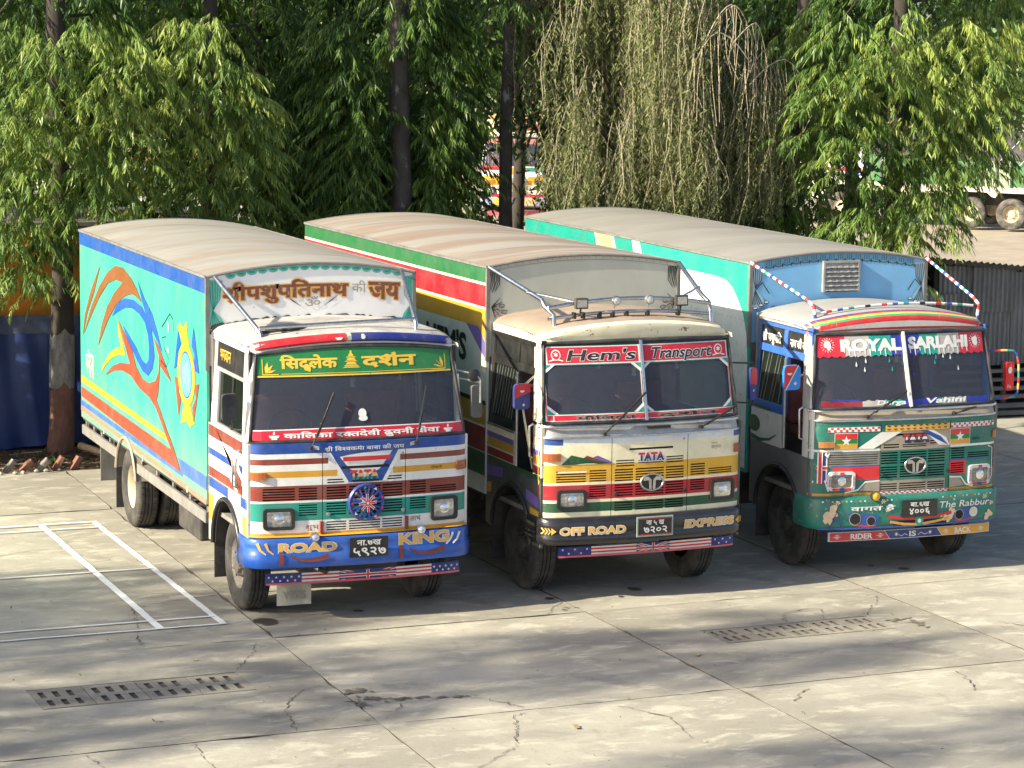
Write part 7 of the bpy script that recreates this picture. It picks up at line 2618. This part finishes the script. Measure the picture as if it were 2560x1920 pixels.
# small litter on the concrete
n = 420
P = np.stack([rng.uniform(-5, 9, n), rng.uniform(-6.5, 9.5, n), rng.uniform(.008, .014, n)], 1)
gl_ = leaves_obj('grit', P, unit(np.stack([rng.normal(0, 1, n), rng.normal(0, 1, n), rng.uniform(0, .5, n)], 1)), rng.normal(0, 1, (n, 3)) * np.array([1, 1, .3]), rng.uniform(.012, .05, n), rng.uniform(.008, .02, n), np.zeros(n),
                 leaf_mat('grit and leaf bits', [(.06, .05, .035), (.16, .12, .07), (.28, .22, .13), (.12, .13, .05)], .05, .85), None)
tag(gl_, 'grit and dry leaf bits scattered over the concrete yard', 'grit', kind='stuff')
for i, (x, y, s_) in enumerate(((.55, -4.55, .055), (2.75, -2.5, .045), (-2.95, 1.9, .03), (-2.1, -1.1, .03))):
    b_ = B()
    b_.grid(lambda u, v: (u * s_, v * s_ * .45, .018 * s_ / .09 * math.sin(u * 3.1) + .012), lin(-1, 1, 8), lin(-1, 1, 3))
    o = b_.build('dry_leaf', mat('curled dry leaf', (.30, .24, .13), .8, var=.2), None, smooth=60)
    o.location = (x, y, .004)
    o.rotation_euler = (0, 0, random.uniform(0, 3))
    tag(o, ('pale curled dry leaf on the sunny concrete in the foreground', 'dry leaf on the shaded concrete between the two drains', 'tiny dry leaf inside the court lines', 'dry leaf on the concrete behind the left drain')[i], 'leaf')

# ================================================================== vehicles at the back of the yard
def back_truck():
    T = thing('cargo_truck', 'sunlit striped truck far behind the trees, half hidden by the thin trunk', 'truck', (22.2, 51.5, 0), math.radians(-24), 'vehicles at the back of the yard')
    paints = [(-2, -.4, 1.80, 1.93, RED), (-2, -.4, 1.70, 1.80, WHITE), (-.4, .2, 1.66, 1.9, YELLOW), (.2, 2, 1.76, 1.90, TEAL), (.9, 2, 1.62, 1.76, NAVY), (-2, -.45, 1.30, 1.62, YELLOW), (.35, 1.1, 1.30, 1.60, YELLOW), (-2, 2, .95, 1.02, RED), (-.4, .35, 1.0, 1.55, TAUPE), (.5, 1.15, 1.05, 1.35, CREAM)]
    front_panel(T, WHITE, paints, std_slots())
    WM, ws, shell, RM = cab(T, dict(ws=(1.945, 2.845, .03), ww=(1.195, 1.085), pillar=CABWHITE, roof=CABCREAM, lip=CABCREAM, sill=CREAM, roofz=(2.965, .095), lipz=2.868, lipc=.03))
    l = Layer(lambda u, v, off: (u, .105 + (v - 1.93) * .24 + bow(u) - off, v), .008)
    l.strip(-1.1, 1.1, 2.66, 2.82, paint('faded red banner', 190, 110, 105), 0)
    l.build('screen_banner', ws)
    b_ = B()
    b_.bar(WM(0, 0, .018), WM(-.03, 1, .018), .07, .05)
    b_.build('screen_divider', WHITE, ws)
    headlight(T, -1.055, -.723, 1.02, 1.25, M_BLACKP)
    headlight(T, .797, 1.117, 1.025, 1.285, M_BLACKP)
    bumper(T, [(-.07, .94), (0, .93), (.03, .8), (.03, .66), (-.06, .6)], paint('lavender bumper', 150, 150, 190))
    l = Layer(lambda u, v, off: (u, bow(u) - .033 - off, v))
    l.strip(-.8, -.3, .66, .9, OCHRE, 0)
    l.strip(.2, .6, .66, .9, ORANGE, 0)
    l.build('bumper_paint', T)
    B().box(-1.0, 1.1, .25, .3, .30, .48).build('flag_board', paint('pink edge', 205, 90, 100), T)
    q = B()
    q.add([(-1.0, .9, 3.05), (1.25, .9, 3.05), (1.35, .75, 3.55), (-1.1, .75, 3.55)], [(0, 1, 2, 3)]).box(-1.0, 1.2, .92, 1.9, 3.04, 3.5)
    q.build('crown_board', CREAM, T)
    B().box(-1.05, 1.28, .70, .74, 3.50, 3.62).box(-.2, 1.0, .72, .75, 3.12, 3.3, 1).build('crown_rail', [ORANGE, BROWN], T)
    lower_side(T, -1, CABWHITE)
    lower_side(T, 1, CABWHITE)
    for sd in (-1, 1):
        boxes(T, 'upper_board', CABWHITE, [(.40, 1.70, 2.5, 2.88, .002, .03)], sd)
        boxes(T, 'window_post', CABWHITE, [(.36, .44, 1.94, 2.57, .006, .05), (1.70, 1.815, 1.94, 2.88, .004, .04)], sd)
        wheel(T, sd, sd * .99 + .01, 1.0)
        B().box(min(sd * 1.2, sd * 1.16), max(sd * 1.2, sd * 1.16), 1.95, 7.5, 1.1, 2.7).build('bed_side', paint('bed blue', 60, 110, 160), T)
    B().box(-1.19, 1.19, 1.9, 7.5, 1.0, 1.1).box(-1.15, 1.15, 1.92, 1.98, 1.1, 2.9).build('bed', M_CHASSIS, T)
    rear_gear(T, 5.83, .98, M_RIMDARK)
    return T


back_truck()


def green_lorry():
    T = thing('tipper_lorry', 'green sided lorry with black tarpaulin parked on the dirt at the right', 'lorry', (37.75, 48.0, 0), math.atan2(-.64, -.77), 'vehicles at the back of the yard')
    G = paint('faded lorry green', 44, 104, 50, dirt=.35, dirtcol=(.35, .33, .25))
    DG = paint('lorry rib green', 36, 72, 48, dirt=.4)
    DUST = mat('dusty white skirt', (.55, .47, .37), .8, var=.25, scale=3, dirt=.5, dirtcol=(.3, .24, .17))
    x = 1.2
    y0, y1 = -3.7, 3.4
    for k in range(7):
        a, b_ = y0 + (y1 - y0) * k / 7, y0 + (y1 - y0) * (k + 1) / 7
        for s in (1, -1):
            B().box(min(s * x, s * (x - .05)), max(s * x, s * (x - .05)), a + .02, b_ - .02, 1.42, 2.45).build('side_board', G if k != 4 else paint('pale lorry green', 150, 165, 130, dirt=.5), T)
    for k in range(15):
        y = y0 + (y1 - y0) * k / 14
        B().box(x, x + .06, y - .035, y + .035, 1.40, 2.48).build('rib', DG, T)
    for a in (y0, y1):
        B().box(-x, x, a - .03, a + .03, 1.3, 2.45).build('end_board', G, T)
    sk = B()
    prof = [(-3.7, 1.12), (-.95, 1.12), (-.72, .78 + .3), (-.55, 1.22), (.55, 1.22), (.72, 1.08), (.85, 1.05), (.95, 1.22), (1.95, 1.22), (2.1, 1.1), (3.4, 1.1)]
    sk.add([(x + .03, y, 1.42) for y, z in prof] + [(x + .03, y, z) for y, z in prof], [(i, i + 1, len(prof) + i + 1, len(prof) + i) for i in range(len(prof) - 1)])
    sk.build('skirt', DUST, T)
    B().box(-.5, .5, -6, 3.3, .75, 1.15).box(-1.1, 1.1, -3.6, 3.3, 1.25, 1.4).build('chassis', M_CHASSIS, T)
    tp_ = B()
    ph = 1.3
    tp_.grid(lambda u, v: (1.24 * math.cos(u) * (1 + .02 * math.sin(v * 9)) if abs(math.cos(u)) > .1 else 1.24 * math.cos(u), v, 2.30 + (.95 * math.sin(u) if math.sin(u) > 0 else 0) + .03 * math.sin(v * 5 + u * 3)), lin(0, math.pi, 18), lin(y0 - .1, y1 + .1, 40))
    tp_.build('tarpaulin', mat('black tarpaulin', (.02, .021, .023), .75, var=.3, dirt=.4, bump=.4, bscale=6), T, smooth=60)
    rp = B()
    for k in range(8):
        y = y0 + .5 + k * .8
        rp.tube([(1.27, y, 2.1), (1.30, y + .35, 2.45), (1.05, y + .75, 2.95)], .012, 5)
    rp.build('rope', SILVER, T)
    for yy, rear in ((0, False), (1.39, True), (-4.6, False)):
        for s in (-1, 1):
            wheel(T, s, s * 1.08, yy, .52, rear, M_RIMCREAM, M_RUBBER_D)
    # cab
    c = B()
    poly = [(-6.2, .75), (-5.2, .75), (-5.15, 1.15), (-4.6, 1.32), (-4.05, 1.15), (-3.95, .75), (-3.85, .75), (-3.85, 3.0), (-5.95, 2.95), (-6.2, 1.9)]
    c.slab(poly, lambda u, v, d: (1.2 - d, u, v), 2.4)
    co = c.build('cab', CABWHITE, T, bevel=.05)
    l = Layer(lambda u, v, off: (1.2 + off, u, v), .008)
    l.poly([(-5.9, 1.98), (-4.9, 1.98), (-4.9, 2.7), (-5.75, 2.7)], M_DARK, 0)
    l.poly([(-4.8, 1.98), (-4.1, 1.98), (-4.1, 2.7), (-4.8, 2.7)], M_SEAL, 0)
    l.strip(-6.1, -3.9, 1.74, 1.86, RED, 0)
    l.strip(-6.1, -3.9, 1.60, 1.66, BLUE, 0)
    l.poly(arc(-5.5, 1.45, .12, .2, 0, 345, 16), BLACKD, 1)
    l.poly(arc(-4.4, 1.5, .12, .2, 0, 345, 16), BLACKD, 1)
    l.strip(-5.9, -4.1, 2.76, 2.92, GREEN2, 0)
    l.build('cab_paint', co)
    return T


green_lorry()


def bus():
    d = Vector((pxx(475, 50), 50, 0))
    T = thing('bus', 'white and orange bus glimpsed through the leaves above the turquoise truck', 'bus', d, math.radians(70), 'vehicles at the back of the yard')
    W = paint('bus white', 225, 222, 212)
    O = paint('bus orange', 235, 150, 40)
    b_ = B()
    b_.box(-1.2, 1.2, -4.5, 4.5, .5, 3.1)
    bo = b_.build('body', W, T, bevel=.12)
    l = Layer(lambda u, v, off: (-1.2 - off, u, v), .01)
    l.strip(-4.3, 4.3, 2.30, 2.62, O, 0)
    l.strip(-4.3, 4.3, 1.9, 2.28, paint('bus grey', 150, 160, 172), 0)
    l.strip(-4.3, 4.3, .7, .95, paint('bus grey'), 0)
    l.build('stripe', bo)
    for k in range(7):
        B().box(-1.215, -1.2, -4.1 + k * 1.2, -3.1 + k * 1.2, 1.25, 1.85).build('window', M_SEAL, T)
    for y in (-3, 2.8):
        for s in (-1, 1):
            wheel(T, s, s * 1.05, y)
    return T


bus()
# cable strung across the yard and a pale pole
cb = B()
cb.tube([(pxx(660 + 180 * k, 16 + .2 * k), 16 + .2 * k, 3.62 - .12 * math.sin(k / 3 * math.pi)) for k in range(4)], .008, 5)
tag(cb.build('cable', SILVER), 'thin cable strung through the shaded trees', 'cable')
pl_ = B()
pl_.tube([(pxx(312, 22), 22, -.05), (pxx(312, 22), 22, 5.2)], .045, 10)
tag(pl_.build('steel_pole', SILVER, smooth=60), 'pale steel pole in the leaf gap above the turquoise truck', 'pole')
